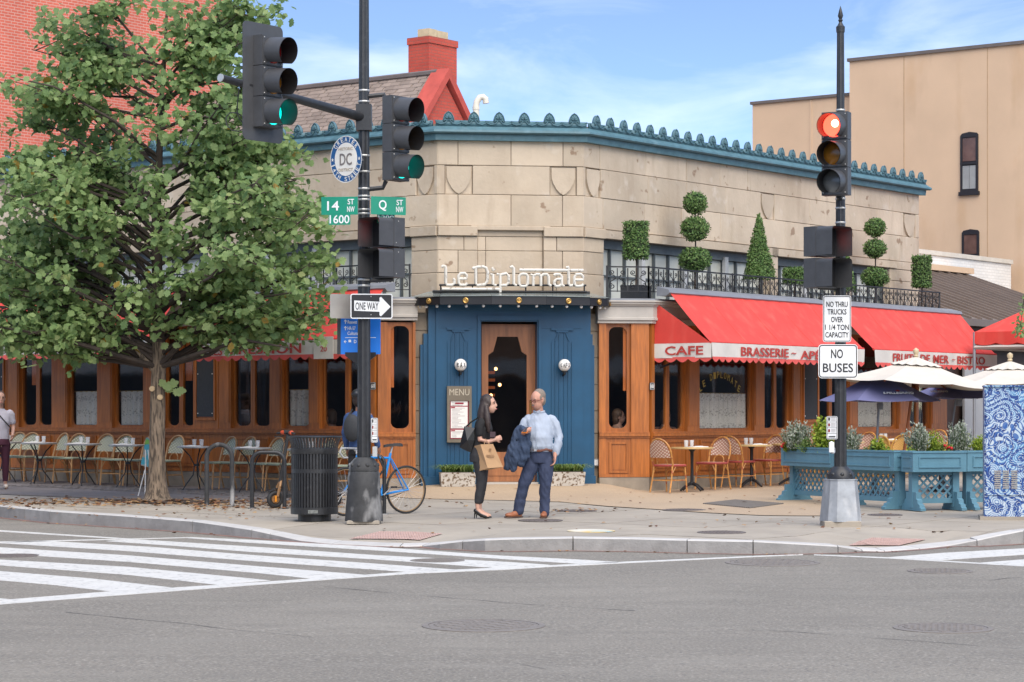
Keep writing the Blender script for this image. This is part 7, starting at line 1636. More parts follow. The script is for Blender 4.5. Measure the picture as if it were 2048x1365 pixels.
def loft(mb, secs, n=20):                     # (centre, half width, half depth, yaw)
    vs = []
    for c, a, b, yaw in secs:
        for k in range(n):
            w = 2 * math.pi * k / n; x, y = a * math.cos(w), b * math.sin(w); vs.append((c[0] + x * math.cos(yaw) - y * math.sin(yaw), c[1] + x * math.sin(yaw) + y * math.cos(yaw), c[2]))
    m = len(secs); mb.add(vs, [(i * n + k, i * n + (k + 1) % n, (i + 1) * n + (k + 1) % n, (i + 1) * n + k) for i in range(m - 1) for k in range(n)] + [list(range(n))[::-1], [(m - 1) * n + k for k in range(n)]])
def head_parts(mb, H, s=1.0):                 # H: head matrix, face towards -Y, origin at the head's centre
    T = mb.T; mb.T = T @ H
    mb.ball((0, .012, .025), .100 * s, 12, (.80, 1.0, 1.02)); mb.ball((0, -.022, -.045), .078 * s, 10, (.80, .92, 1.02)); mb.ball((0, -.045, -.098), .03 * s, 8, (1.1, .8, .7))
    mb.tube([(0, -.084, .022), (0, -.103, -.022), (0, -.094, -.034)], [.008, .012, .010], 8); mb.ball((0, -.088, -.066), .016, 8, (1.5, .7, .7))
    for sx in (-1, 1): mb.ball((sx * .079, .012, -.01), .027, 8, (.35, .7, 1.15)); mb.ball((sx * .032, -.078, .032), .02, 6, (1.2, .5, .5))
    mb.T = T
def hand_parts(mb, wrist, d, palm_n, side, curl=.6, s=1.0):
    d = Vector(d).normalized(); palm_n = Vector(palm_n); palm_n = (palm_n - d * palm_n.dot(d)).normalized(); lat = d.cross(palm_n) * side
    w = Vector(wrist); c = w + d * .05 * s; T = mb.T
    mb.T = T @ basis(c, lat, palm_n, d); mb.ball((0, 0, 0), .045 * s, 10, (.92, .42, 1.1)); mb.T = T
    for k, (off, ln) in enumerate(((-.030, .062), (-.010, .072), (.010, .068), (.029, .054))):
        b = w + d * .088 * s + lat * off * s; p1 = b + (d * math.cos(curl * .6) + palm_n * math.sin(curl * .6)) * ln * .45 * s; p2 = p1 + (d * math.cos(curl * 1.7) + palm_n * math.sin(curl * 1.7)) * ln * .38 * s; p3 = p2 + (d * math.cos(curl * 2.5) + palm_n * math.sin(curl * 2.5)) * ln * .3 * s
        mb.tube([b - d * .02, b, p1, p2, p3], [.009 * s, .0092 * s, .0088 * s, .008 * s, .006 * s], 8); mb.ball(p3, .0062 * s, 5)
    b = w + d * .035 * s - lat * .032 * s; p1 = b + (d * .6 - lat * .7 + palm_n * .3).normalized() * .034 * s; p2 = p1 + (d * .85 - lat * .1 + palm_n * .5).normalized() * .03 * s
    mb.tube([b, p1, p2], [.014 * s, .0105 * s, .008 * s], 8); mb.ball(p2, .008 * s, 5)
def face_bits(parent, H, T, eye=True, brow=(.10, .07, .05), lip=(.42, .14, .12), s=1.0):
    M = T @ H; I = Matrix.Identity(4)
    lipm = MATS.get('lip_%.2f' % lip[0]) or mat('lip_%.2f' % lip[0], lip, .5, .05); bm_ = MATS.get('brow_%.2f' % brow[0]) or mat('brow_%.2f' % brow[0], brow, .8, .1)
    for sx in (-1, 1):
        MB().at(M).ball((sx * .031, -.083, .014), .010, 6, (1.3, .7, .7)).build('eye', signblack, parent, world=False); MB().at(M).ball((sx * .033, -.084, .036), .02, 6, (1.1, .35, .22)).build('eyebrow', bm_, parent, world=False)
    MB().at(M).ball((0, -.0965, -.066), .019, 8, (1.15, .5, .42)).build('lips', lipm, parent, world=False)
def person(label, loc, rot=0.0): return thing('person', label, 'person', loc, rot)
I4 = Matrix.Identity(4)
# ---- man in pale blue shirt
gp_ = gpt(1058, 1036); t = person('man in pale blue shirt and navy trousers looking down at a phone', (gp_.x, gp_.y, gp_.z + .006))
MANH = Matrix.Translation((.118, -.03, 1.588)) @ Matrix.Rotation(R(-46), 4, 'Z') @ Matrix.Rotation(R(14), 4, 'X')
def f(mb):
    head_parts(mb, MANH, 1.06); limb(mb, [(.14, .02, 1.37), (.13, .0, 1.50)], [.062, .058])
    limb(mb, [(-.10, -.10, 1.13), (-.075, -.24, 1.145)], [.036, .030]); hand_parts(mb, (-.075, -.24, 1.145), (.55, -.72, .12), (0, .1, 1), 1, .75, 1.05)
    limb(mb, [(.365, -.05, .92), (.352, -.07, .84)], [.034, .030]); hand_parts(mb, (.352, -.07, .845), (-.08, -.12, -1), (-1, -.2, 0), -1, .55, 1.08)
    limb(mb, [(.365, -.05, .92), (.40, -.01, 1.06), (.30, .02, 1.315), (.14, .03, 1.34)], [.03, .033, .03, .04]); limb(mb, [(-.10, -.10, 1.13), (-.11, .0, 1.14), (-.01, .03, 1.315), (.14, .03, 1.34)], [.03, .033, .03, .04])
body = organic(f, 'body', skin2, t, I4, .009, 1); face_bits(body, MANH, I4, brow=(.22, .19, .16))
greyhair = mat('grey_hair', (.20, .165, .135), .8, .25, 60, .3)
def f(mb): mb.T = MANH; mb.ball((0, .044, .052), .100, 12, (.86, .96, .98)); mb.ball((0, .055, -.01), .088, 10, (.93, .72, 1.0)); [mb.ball((sx * .068, -.004, .03), .034, 8, (.5, .85, 1.3)) for sx in (-1, 1)]; mb.T = I4
o = organic(f, 'hair', greyhair, body, I4, .009, 1)
mb = MB().at(MANH)
for sx in (-1, 1): mb.tube([(sx * .033 + .026 * math.cos(k * math.pi / 6), -.098, .006 + .018 * math.sin(k * math.pi / 6)) for k in range(12)], .0035, 5, closed=True); mb.tube([(sx * .06, -.096, .012), (sx * .084, -.02, .012), (sx * .084, .02, .004)], .0032, 5)
mb.tube([(-.01, -.100, .010), (.01, -.100, .010)], .0035, 5); mb.build('glasses', mat('glasses_frame', (.16, .03, .02), .4, .1), body, world=False)
MB().at(MANH).ball((0, -.103, -.047), .02, 8, (1.35, .45, .45)).build('moustache', greyhair, body, world=False)
shirt = mat('pale_blue_shirt', (0.345, 0.395, 0.475), .8, .05, 4, .35, bscale=11, stretch=(1, 1, .7))
def f(mb):
    loft(mb, [((.148, .0, .885), .165, .125, .1), ((.148, -.02, .96), .172, .142, .1), ((.15, -.025, 1.08), .176, .145, .12), ((.15, -.005, 1.22), .180, .128, .15), ((.145, .015, 1.33), .178, .10, .15), ((.142, .02, 1.385), .12, .085, .1), ((.138, .012, 1.43), .070, .068, 0)])
    limb(mb, [(.30, .02, 1.335), (.355, .02, 1.27), (.405, .0, 1.08), (.40, -.03, 1.02), (.368, -.05, .90), (.362, -.055, .865)], [.062, .062, .060, .060, .052, .043])
    limb(mb, [(-.01, .02, 1.335), (-.055, .02, 1.28), (-.115, .0, 1.15), (-.105, -.09, 1.13)], [.062, .062, .058, .052])
organic(f, 'shirt', shirt, body, I4, .010, 2, .011)
mb = MB()
for sx in (-1, 1): mb.prism([MANH @ Vector((sx * .006, -.066, -.138)), MANH @ Vector((sx * .06, -.03, -.122)), MANH @ Vector((sx * .034, -.066, -.172))], (0, -.006, 0))
mb.tube([(.138 + .069 * math.cos(k * math.pi / 10), .008 + .066 * math.sin(k * math.pi / 10), 1.437 + .012 * math.sin(k * math.pi / 10)) for k in range(20)], .014, 6, closed=True); mb.build('collar', shirt, body, world=False)
mb = MB().tube([(.07, -.10, 1.40), (.085, -.155, 1.22), (.095, -.185, 1.06), (.10, -.165, .92)], .004, 4); mb.build('placket', shirt, body, world=False)
navytr = mat('navy_trousers', (.030, .042, .085), .85, .12, 6, .4, bscale=12, stretch=(1, 1, .6))
def f(mb):
    loft(mb, [((.148, .005, .74), .155, .12, .1), ((.15, .005, .83), .168, .128, .1), ((.148, .0, .905), .163, .128, .1)])
    limb(mb, [(.055, .01, .80), (.015, .0, .66), (-.07, -.02, .45), (-.115, .0, .25), (-.148, .0, .075)], [.10, .105, .083, .075, .073]); limb(mb, [(.235, .01, .80), (.228, -.01, .66), (.222, -.03, .45), (.215, -.01, .25), (.212, -.02, .07)], [.10, .105, .082, .074, .073])
organic(f, 'trousers', navytr, body, I4, .010, 2, .011)
MB().tube([(.148 + .164 * math.cos(k * math.pi / 16) , .0 + .131 * math.sin(k * math.pi / 16), .915 + .01 * math.sin(k)) for k in range(32)], .019, 6, closed=True, flat=1.0).build('belt', mat('brown_belt', (.16, .055, .03), .5, .1), body, world=False)
MB().box((.085, -.155, .915), (.035, .01, .032)).build('belt_buckle', alloy, body, world=False)
tanshoe = mat('tan_leather', (.30, .105, .045), .45, .15, 9); sole = mat('shoe_sole', (.08, .04, .025), .7, .1)
for c, yaw in (((-.19, -.05, 0), R(58)), ((.205, -.07, 0), R(8))):
    def f(mb): mb.T = Matrix.Translation(c) @ Matrix.Rotation(-yaw, 4, 'Z'); mb.ball((0, -.075, .035), .05, 10, (.92, 1.7, .72)); mb.ball((0, .065, .045), .042, 10, (.9, 1.2, 1.05)); mb.ball((0, .0, .045), .044, 10, (.9, 1.7, 1.0)); mb.T = I4
    sh = organic(f, 'shoe', tanshoe, body, I4, .008, 1); MB().at(Matrix.Translation(c) @ Matrix.Rotation(-yaw, 4, 'Z')).prism([(x, y, .0) for x, y in ((-.035, .11), (-.042, .0), (-.05, -.10), (-.03, -.155), (.03, -.155), (.05, -.10), (.042, .0), (.035, .11))], (0, 0, .016)).build('sole', sole, sh, world=False)
# jacket over his arm, phone in his hand
jk = mat('navy_jacket', (.030, .050, .095), .85, .12, 6, .4, bscale=10)
jt = thing('folded_jacket', 'navy jacket draped over the arm of the man with the phone', 'jacket', (gp_.x, gp_.y, gp_.z + .006))
def f(mb):
    limb(mb, [(-.125, -.03, 1.19), (-.10, -.17, 1.20), (-.06, -.20, 1.17)], [.05, .05, .045]); limb(mb, [(-.13, -.12, 1.17), (-.20, -.13, .95), (-.26, -.12, .78), (-.295, -.11, .68)], [.065, .085, .08, .055]); limb(mb, [(-.08, -.17, 1.14), (-.09, -.18, .95), (-.10, -.17, .80), (-.11, -.16, .74)], [.06, .08, .07, .05]); limb(mb, [(-.03, -.18, 1.13), (-.025, -.18, .98), (-.03, -.17, .84)], [.05, .055, .04]); limb(mb, [(-.17, -.16, 1.0), (-.19, -.17, .80), (-.21, -.15, .66)], [.06, .06, .04])
organic(f, 'jacket_cloth', jk, jt, I4, .010, 1, .024)
pt = thing('mobile_phone', 'phone in an orange case held by the man', 'phone', (gp_.x, gp_.y, gp_.z + .006)); Mp = Matrix.Translation((-.035, -.30, 1.185)) @ Matrix.Rotation(R(-30), 4, 'Z') @ Matrix.Rotation(R(28), 4, 'X') 
MB().at(Mp).box((0, 0, 0), (.075, .15, .012)).build('case', mat('orange_case', (.75, .20, .015), .5, .05), pt, world=False); MB().at(Mp).box((0, 0, .007), (.066, .138, .003)).build('screen', slate, pt, world=False)
# ---- woman in black
gw = gpt(961, 1038); t = person('woman with long dark hair in black top and cropped trousers, carrying bags', (gw.x, gw.y, gw.z + .006))
WH = Matrix.Translation((.118, .0, 1.535)) @ Matrix.Rotation(R(74), 4, 'Z') @ Matrix.Rotation(R(-2), 4, 'X')
def f(mb):
    head_parts(mb, WH, .95); limb(mb, [(.045, .02, 1.33), (.085, .01, 1.46)], [.05, .046])
    limb(mb, [(.02, .02, 1.33), (-.01, -.10, 1.27), (-.005, -.12, 1.06), (.10, -.15, 1.03), (.19, -.13, 1.06)], [.045, .042, .034, .032, .024]); hand_parts(mb, (.19, -.13, 1.06), (.8, .25, .25), (-.2, 1, 0), 1, .9, .92)
    limb(mb, [(.06, .10, 1.32), (.08, .14, 1.24), (.09, .13, 1.06), (.20, .04, 1.05)], [.042, .04, .033, .024]); hand_parts(mb, (.19, .02, 1.06), (.75, -.45, .3), (-.1, -1, 0), -1, .9, .92)
    for x, y in ((-.035, -.06), (-.01, .07)): limb(mb, [(x, y, .40), (x - .005, y, .20), (x + .0, y, .115), (x + .06, y - .01, .06), (x + .13, y - .02, .035)], [.034, .033, .030, .030, .024])
    limb(mb, [(.0, .0, .5), (.02, .0, 1.3)], [.05, .05]); limb(mb, [(.0, .0, .52), (-.02, -.06, .42), (-.035, -.06, .40)], [.04, .034, .034]); limb(mb, [(.0, .0, .52), (.01, .065, .42), (-.01, .07, .40)], [.04, .034, .034])
body = organic(f, 'body', skin1, t, I4, .008, 1); face_bits(body, WH, I4, brow=(.05, .03, .02), lip=(.45, .15, .14))
darkhair = mat('dark_hair', (.028, .016, .012), .45, .4, 30, .3, stretch=(6, 6, .5))
def f(mb):
    mb.T = WH; mb.ball((0, .03, .035), .103, 12, (.86, .98, 1.03)); mb.ball((0, .06, -.03), .09, 10, (.95, .7, 1.2)); [mb.ball((sx * .062, .0, .02), .045, 8, (.5, .95, 1.4)) for sx in (-1, 1)]; mb.T = I4
    limb(mb, [(.06, -.01, 1.53), (.035, -.03, 1.42), (.015, -.04, 1.30), (.005, -.05, 1.20)], [.075, .075, .07, .045]); limb(mb, [(.08, -.07, 1.50), (.085, -.10, 1.40), (.10, -.12, 1.28), (.11, -.125, 1.17)], [.035, .042, .042, .02]); limb(mb, [(.05, .06, 1.5), (.05, .08, 1.38), (.07, .08, 1.25)], [.05, .05, .03])
organic(f, 'hair', darkhair, body, I4, .009, 2, .004)
blacktop = mat('black_knit', (.012, .012, .013), .85, .15, 9, .3, bscale=14); charc = mat('charcoal_trousers', (.022, .022, .025), .8, .12, 7, .3, bscale=12)
def f(mb):
    loft(mb, [((.0, .0, .93), .135, .115, R(60)), ((.012, .0, 1.0), .125, .105, R(60)), ((.02, .0, 1.08), .13, .105, R(60)), ((.04, .0, 1.2), .15, .115, R(60)), ((.035, .005, 1.3), .165, .085, R(65)), ((.04, .01, 1.355), .10, .065, R(65)), ((.05, .01, 1.385), .055, .055, 0)])
    limb(mb, [(.01, -.11, 1.29), (-.012, -.12, 1.22), (-.01, -.125, 1.14)], [.06, .056, .05]); limb(mb, [(.06, .12, 1.29), (.08, .14, 1.22), (.085, .14, 1.14)], [.056, .052, .046])
organic(f, 'top', blacktop, body, I4, .010, 2, .004)
def f(mb):
    loft(mb, [((-.012, .0, .76), .155, .13, R(60)), ((-.015, .0, .85), .155, .128, R(60)), ((.0, .0, .96), .13, .112, R(60))])
    limb(mb, [(-.012, -.06, .80), (.0, -.06, .68), (.012, -.06, .50), (-.015, -.06, .34), (-.032, -.06, .235)], [.095, .088, .066, .058, .052]); limb(mb, [(-.01, .06, .80), (.02, .06, .68), (.03, .065, .50), (.005, .07, .34), (-.008, .07, .235)], [.095, .088, .066, .058, .052])
organic(f, 'trousers', charc, body, I4, .010, 2, .004)
pump = mat('black_leather', (.010, .010, .011), .25, .1, 9)
for x, y in ((-.035, -.06), (-.01, .07)):
    def f(mb): limb(mb, [(x - .028, y, .105), (x + .0, y, .085), (x + .05, y - .01, .05), (x + .11, y - .018, .026), (x + .155, y - .024, .014)], [.032, .034, .033, .030, .010])
    sh = organic(f, 'shoe', pump, body, I4, .007, 1); MB().tube([(x - .035, y, .095), (x - .048, y, .0)], [.014, .005], 8).build('heel', pump, sh, world=False)
bt = thing('tote_bag', 'black leather tote hanging from the shoulder of the woman in black', 'bag', (gw.x, gw.y, gw.z + .006))
q = lambda x, y, dy=0.0: Vector(((x - 290) / 673, dy, (1268 - y) / 673))
tote = [q(146, 432), q(240, 452), q(236, 560), q(205, 672), (q(150, 650)), q(104, 625), q(118, 540)]
mb = MB(); A = [p + Vector((0, -.10, 0)) for p in tote]; B = [p + Vector((0, .06, 0)) for p in tote]; cA = sum(A, Vector()) / 7; n = 7
mb.add(A + B + [cA + Vector((0, -.03, 0)), sum(B, Vector()) / 7 + Vector((0, .03, 0))], [(i, (i + 1) % n, n + (i + 1) % n, n + i) for i in range(n)] + [((i + 1) % n, i, 14) for i in range(n)] + [(n + i, n + (i + 1) % n, 15) for i in range(n)]); mb.build('bag_body', pump, bt, world=False)
for dy in (-.09, .05): MB().tube([q(160, 438, dy), q(200, 400, dy * 1.1), q(270, 355, dy * .7 - .08), q(285, 400, -.14 if dy < 0 else -.08), q(238, 455, dy)], .010, 6).build('handle', pump, bt, world=False)
kt = thing('paper_bag', 'brown paper carrier bag hanging from the forearm of the woman in black', 'bag', (gw.x, gw.y, gw.z + .006)); kraft = mat('kraft_paper', (.43, .265, .14), .85, .08, 5, .2, bscale=6); kraft2 = MATS['kraft_paper']
a0, a1, a2, a3 = q(292, 596, -.24), q(405, 592, -.22), q(495, 800, -.20), q(356, 810, -.25); b0, b1, b2, b3 = q(236, 612, -.10), q(345, 606, -.07), q(400, 822, -.05), q(256, 845, -.10)
MB().add([a0, a1, a2, a3, b0, b1, b2, b3], [(0, 1, 2, 3), (7, 6, 5, 4), (4, 0, 3, 7), (1, 5, 6, 2), (3, 2, 6, 7)]).build('bag_body', kraft, kt, world=False, tidy=False)
for p, r in ((a0 + (a1 - a0) * .3, a0 + (a1 - a0) * .7), (b0 + (b1 - b0) * .3, b0 + (b1 - b0) * .7)): MB().tube([p, (p + r) / 2 + Vector((0, 0, .075)) + ((a0 - b0) * -.2 if p.y < -.15 else (a0 - b0) * .2), r], .006, 5).build('handle', kraft, kt, world=False)
mc = a0 + (a1 - a0) * .55 + (a3 - a0) * .4 + Vector((0, -.004, 0)); mb = MB()
for k, (w_, dz) in enumerate(((.03, .06), (.02, .04), (.10, -.02), (.12, -.035), (.10, -.05))): mb.box(mc + Vector((0, -.002, dz)), (w_, .002, .006 if k > 1 else .018))
mb.build('print', mat('bag_print', (.20, .11, .055), .8, .1), kt, world=False)
ph = thing('mobile_phone', 'dark phone held in the hands of the woman in black', 'phone', (gw.x, gw.y, gw.z + .006)); MB().at(Matrix.Translation((.165, -.17, 1.13)) @ Matrix.Rotation(R(15), 4, 'Z')).box((0, 0, 0), (.075, .014, .075)).build('case', mat('plum_case', (.05, .025, .03), .4, .1), ph, world=False)
# ---- cyclist behind the pole and passer-by at the tree side
def simple(label, loc, rot, Hm, topm, botm, hairm, skin, shoem, arms, sleeve, lean=0.0, hair_long=False, helmet=None, step=.08):
    t = person(label, loc, rot); h = Hm / 1.72; S = Matrix.Scale(h, 4); HH = Matrix.Translation((0, -.02, 1.60))
    def f(mb):
        mb.T = S; head_parts(mb, HH); limb(mb, [(0, .01, 1.38), (0, .0, 1.5)], [.055, .05])
        for sx, (e, w) in zip((-1, 1), arms): limb(mb, [(sx * .19, .01, 1.36), e, w], [.042, .036, .028]); hand_parts(mb, w, Vector(w) - Vector(e), (-sx, 0, 0), sx, .5)
        limb(mb, [(-.19, .01, 1.36), (0, .02, 1.33), (.19, .01, 1.36)], [.04, .06, .04]); limb(mb, [(0, 0, .8), (0, .01, 1.33)], [.08, .08])
        for sx in (-1, 1): limb(mb, [(sx * .06, 0, .85), (sx * .095, sx * step * .5, .45), (sx * .10, sx * step, .09)], [.07, .045, .034]); limb(mb, [(sx * .10, sx * step, .06), (sx * .10, sx * step - .12, .03)], [.03, .028])
        mb.T = I4
    body = organic(f, 'body', skin, t, I4, .011, 1); face_bits(body, S @ HH, I4)
    def f(mb):
        mb.T = S @ HH; mb.ball((0, .03, .035), .105, 12, (.86, .98, 1.02)); mb.ball((0, .055, -.02), .09, 10, (.95, .75, 1.1))
        if hair_long: mb.ball((0, .07, -.12), .08, 10, (1.1, .7, 1.4))
        mb.T = I4
    organic(f, 'hair', hairm, body, I4, .011, 1)
    def f(mb):
        mb.T = S; loft(mb, [((0, 0, .88), .165, .115, 0), ((0, -.01, 1.02), .15, .115, 0), ((0, -.015, 1.2), .17, .125, 0), ((0, .01, 1.34), .185, .1, 0), ((0, .01, 1.39), .11, .075, 0), ((0, .0, 1.425), .06, .058, 0)])
        for sx, (e, w) in zip((-1, 1), arms):
            k = sleeve; e_, w_ = Vector(e), Vector(w); pts = [(sx * .165, .01, 1.34), (sx * .19, .01, 1.31), e_]; rr = [.07, .066, .055]
            if k > 1: pts.append(e_ + (w_ - e_) * .9); rr.append(.045)
            else: pts[2] = Vector((sx * .19, .01, 1.31)) + (e_ - Vector((sx * .19, .01, 1.31))) * k
            limb(mb, pts, rr)
        mb.T = I4
    organic(f, 'top', topm, body, I4, .012, 2, .004)
    def f(mb):
        mb.T = S; loft(mb, [((0, 0, .78), .165, .12, 0), ((0, 0, .90), .155, .115, 0)])
        for sx in (-1, 1): limb(mb, [(sx * .08, 0, .80), (sx * .095, sx * step * .5, .46), (sx * .10, sx * step, .16)], [.095, .068, .05])
        mb.T = I4
    organic(f, 'trousers', botm, body, I4, .012, 2, .004)
    for sx in (-1, 1):
        def f(mb): mb.T = S; mb.ball((sx * .10, sx * step - .05, .045), .05, 10, (.9, 2.3, .9)); mb.T = I4
        organic(f, 'shoe', shoem, body, I4, .010, 1)
    if helmet:
        def f(mb): mb.T = S @ HH; mb.ball((0, .02, .07), .118, 12, (.9, 1.12, .72)); mb.T = I4
        organic(f, 'helmet', helmet, body, I4, .011, 1); MB().at(S @ HH).tube([(-.085, .0, .04), (-.06, -.05, -.06), (0, -.05, -.125), (.06, -.05, -.06), (.085, .0, .04)], .006, 5).build('chin_strap', rubber, body, world=False)
    return t, body
bluej = mat('blue_jacket', (.035, .075, .19), .75, .1, 6, .3, bscale=10); blackt = mat('black_cloth', (.013, .013, .014), .85, .15, 8)
cy = gpt(718, 1017); t, b = simple('person in blue jacket and black helmet with a rucksack, behind the signal pole', (cy.x, cy.y, cy.z + .01), R(150), 1.70, bluej, blackt, darkhair, mat('skin_brown', (.27, .125, .075), .5, .06), rubber, (((-.235, -.03, 1.12), (-.23, -.16, .90)), ((.235, .02, 1.10), (.25, -.06, .86))), 2, helmet=mat('helmet_black', (.02, .021, .023), .3, .1))
rk = thing('rucksack', 'dark rucksack worn by the person in the black helmet', 'rucksack', (cy.x, cy.y, cy.z + .01), R(150)); 
def f(mb): mb.ball((0, .18, 1.16), .15, 12, (.95, .62, 1.35))
organic(f, 'bag_body', mat('rucksack_grey', (.035, .037, .04), .8, .2), rk, I4, .014, 2)
for sx in (-1, 1): MB().tube([(sx * .09, .14, 1.32), (sx * .10, .03, 1.43), (sx * .10, -.11, 1.32), (sx * .13, -.11, 1.16), (sx * .14, .05, 1.02)], .016, 6).build('strap', rubber, rk, world=False)
ww = gpt(1, 980); simple('woman in white top and maroon leggings walking past the tree', (ww.x, ww.y, ww.z + .01), R(20), 1.66, mat('white_tee', (.52, .49, .53), .85, .05), mat('maroon_leggings', (.075, .018, .035), .8, .1), mat('brown_hair', (.10, .055, .03), .6, .3, 20), skin1, mat('cream_trainer', (.58, .50, .42), .7, .1), (((-.225, .02, 1.10), (-.20, -.14, .95)), ((.225, .0, 1.10), (.19, -.15, .95))), .6, hair_long=True, step=.12)
MB().at(frame(ww.x, ww.y, ww.z + .01, R(20))).tube([(-.13, -.06, 1.38), (0, -.135, 1.22), (.15, -.12, 1.05), (.17, .0, .98)], .010, 5).build('shoulder_strap', rubber, t)
# diners behind the glass
for P, px, lab, tm in ((W_R, 1331, 'diner with reddish hair seated inside the corner window', mat('diner_top', (.20, .10, .08), .8, .1)), (W_L, 662, 'diner in black seated inside the window behind the pole', blackt), (W_CH, 1236, 'diner seated low inside the narrow arched window', blackt)):
    a = P.a(px, -.55); q0 = P.p(a, 0, -.55); t = person(lab, (q0.x, q0.y, .44), face_rot(P.u)); HH = Matrix.Translation((0, -.02, 1.12))
    def f(mb):
        head_parts(mb, HH); limb(mb, [(0, .01, .92), (0, 0, 1.02)], [.055, .05]); limb(mb, [(0, .02, .3), (0, .01, .92)], [.1, .1])
        for sx in (-1, 1): limb(mb, [(sx * .18, .01, .90), (sx * .23, -.05, .68), (sx * .12, -.28, .62)], [.042, .036, .028]); hand_parts(mb, (sx * .12, -.28, .62), (-sx * .4, -.9, 0), (0, 0, -1), sx, .5); limb(mb, [(sx * .08, 0, .12), (sx * .1, -.40, .12), (sx * .1, -.42, -.16)], [.07, .05, .035])
        limb(mb, [(0, .02, .3), (-.08, 0, .12)], [.09, .07]); limb(mb, [(0, .02, .3), (.08, 0, .12)], [.09, .07]); limb(mb, [(-.18, .01, .90), (.18, .01, .90)], [.05, .05])
    b = organic(f, 'body', skin1, t, I4, .012, 1)
    def f(mb): mb.T = HH; mb.ball((0, .03, .035), .106, 12, (.87, .98, 1.02)); mb.ball((0, .06, -.04), .09, 10, (.95, .75, 1.3)); mb.T = I4
    organic(f, 'hair', MATS['brown_hair'], b, I4, .012, 1)
    def f(mb):
        loft(mb, [((0, .02, .12), .17, .13, 0), ((0, .01, .5), .16, .12, 0), ((0, .0, .75), .175, .12, 0), ((0, .01, .88), .185, .1, 0), ((0, .01, .95), .08, .07, 0)])
        for sx in (-1, 1): limb(mb, [(sx * .17, .01, .88), (sx * .23, -.05, .68), (sx * .16, -.2, .635)], [.066, .055, .045])
    organic(f, 'top', tm, b, I4, .013, 2)
    def f(mb):
        for sx in (-1, 1): limb(mb, [(sx * .08, 0.03, .12), (sx * .1, -.42, .12), (sx * .1, -.44, -.14)], [.09, .068, .05])
    organic(f, 'trousers', blackt, b, I4, .013, 2)
    s = thing('dining_chair', 'wooden dining chair under the ' + lab.split(' seated')[0], 'chair', (q0.x, q0.y, .25), face_rot(P.u)); MB().box((0, -.12, .19), (.42, .42, .04)).build('seat', wood, s, world=False); MB().box((0, .16, .42), (.40, .03, .42)).build('backrest', wood, s, world=False); [MB().box((x, y, .09), (.035, .035, .18)).build('leg', wood, s, world=False) for x in (-.18, .18) for y in (-.3, .08)]
# ------------------------------------------------------------------ plants
def leaf_cloud(name, m, parent, items, world=True):
    """items: (position, normal-ish, up, size, tint); each leaf a lobed little blade."""
    V = []; Fc = []; tint = []
    for p, n, u, s, ti, shape in items:
        n = n.normalized(); u = (u - n * u.dot(n)); u = u.normalized() if u.length > 1e-4 else n.orthogonal().normalized(); x = n.cross(u); b = len(V)
        V += [p + x * (a * s) + u * (c * s) + n * (e * s) for a, c, e in shape]
        k = len(shape) - 1; Fc += [(b, b + 1 + i, b + 1 + (i + 1) % k) for i in range(k)]; tint += [ti] * k
    me = bpy.data.meshes.new(name)
    if parent is not None and world: I = MW[root_of(parent).name].inverted(); V = [I @ v for v in V]
    me.from_pydata([tuple(v) for v in V], [], Fc); a = me.attributes.new('tint', 'FLOAT', 'FACE'); a.data.foreach_set('value', tint); me.update()
    return link(name, me, m, parent)
OAK = [(0, .5, 0), (0, 0, 0), (.10, .15, .03), (.22, .12, .05), (.20, .28, .03), (.36, .33, .02), (.32, .48, 0), (.40, .66, -.03), (.24, .70, 0), (.18, .88, -.05), (0, 1.0, -.10), (-.18, .88, -.05), (-.24, .70, 0), (-.40, .66, -.03), (-.32, .48, 0), (-.36, .33, .02), (-.20, .28, .03), (-.22, .12, .05), (-.10, .15, .03)]
SMALL = [(0, .5, .04), (0, 0, 0), (.22, .35, 0), (.2, .7, 0), (0, 1, -.06), (-.2, .7, 0), (-.22, .35, 0)]
rnd = random.Random(11)
def rv():
    while True:
        v = Vector((rnd.uniform(-1, 1), rnd.uniform(-1, 1), rnd.uniform(-1, 1)))
        if .05 < v.length < 1: return v.normalized()
# ---- the street tree
tb = gpt(314, 1003); TD = tb.y; TS = TD / F; t = thing('street_tree', 'leafy green oak street tree growing beside the kerb', 'tree', tuple(tb)); w3 = lambda px, py, dd=0.0: atd(px, py, TD + dd)
mb = MB(); tr = [(tb + Vector((0, 0, -.05)), .29), (tb + Vector((0, 0, .06)), .19), (w3(314, 960), .140), (w3(314, 900), .122), (w3(315, 830), .116), (w3(316, 770), .113), (w3(318, 730), .106), (w3(317, 640), .095), (w3(314, 540), .082), (w3(312, 450), .07), (w3(318, 330), .055), (w3(322, 220), .042), (w3(330, 100), .028), (w3(335, 0), .016)]
pts = []; rad = []
for (p, r), (q, s) in zip(tr[:-1], tr[1:]):
    for k in range(4): u = k / 4; pts.append(p + (q - p) * u); rad.append(r + (s - r) * u)
pts.append(tr[-1][0]); rad.append(tr[-1][1]); n = 22; vs = []; SPL = 26
for i, (p, r) in enumerate(zip(pts, rad)):
    for k in range(n):
        w = 2 * math.pi * k / n; fl = 1 + (.30 * max(0, 1 - i / 6) * (.5 + .5 * math.sin(w * 5 + .6))) + .06 * mnoise.noise(Vector((math.cos(w) * 2.2, math.sin(w) * 2.2, p.z * 1.6))) + .05 * math.sin(w * 11 + 3 * mnoise.noise(Vector((w, p.z * 2, 0)))); vs.append(p + Vector((math.cos(w) * r * fl, math.sin(w) * r * fl, 0)))
quads = lambda a, b: [(i * n + k, i * n + (k + 1) % n, (i + 1) * n + (k + 1) % n, (i + 1) * n + k) for i in range(a, b) for k in range(n)]
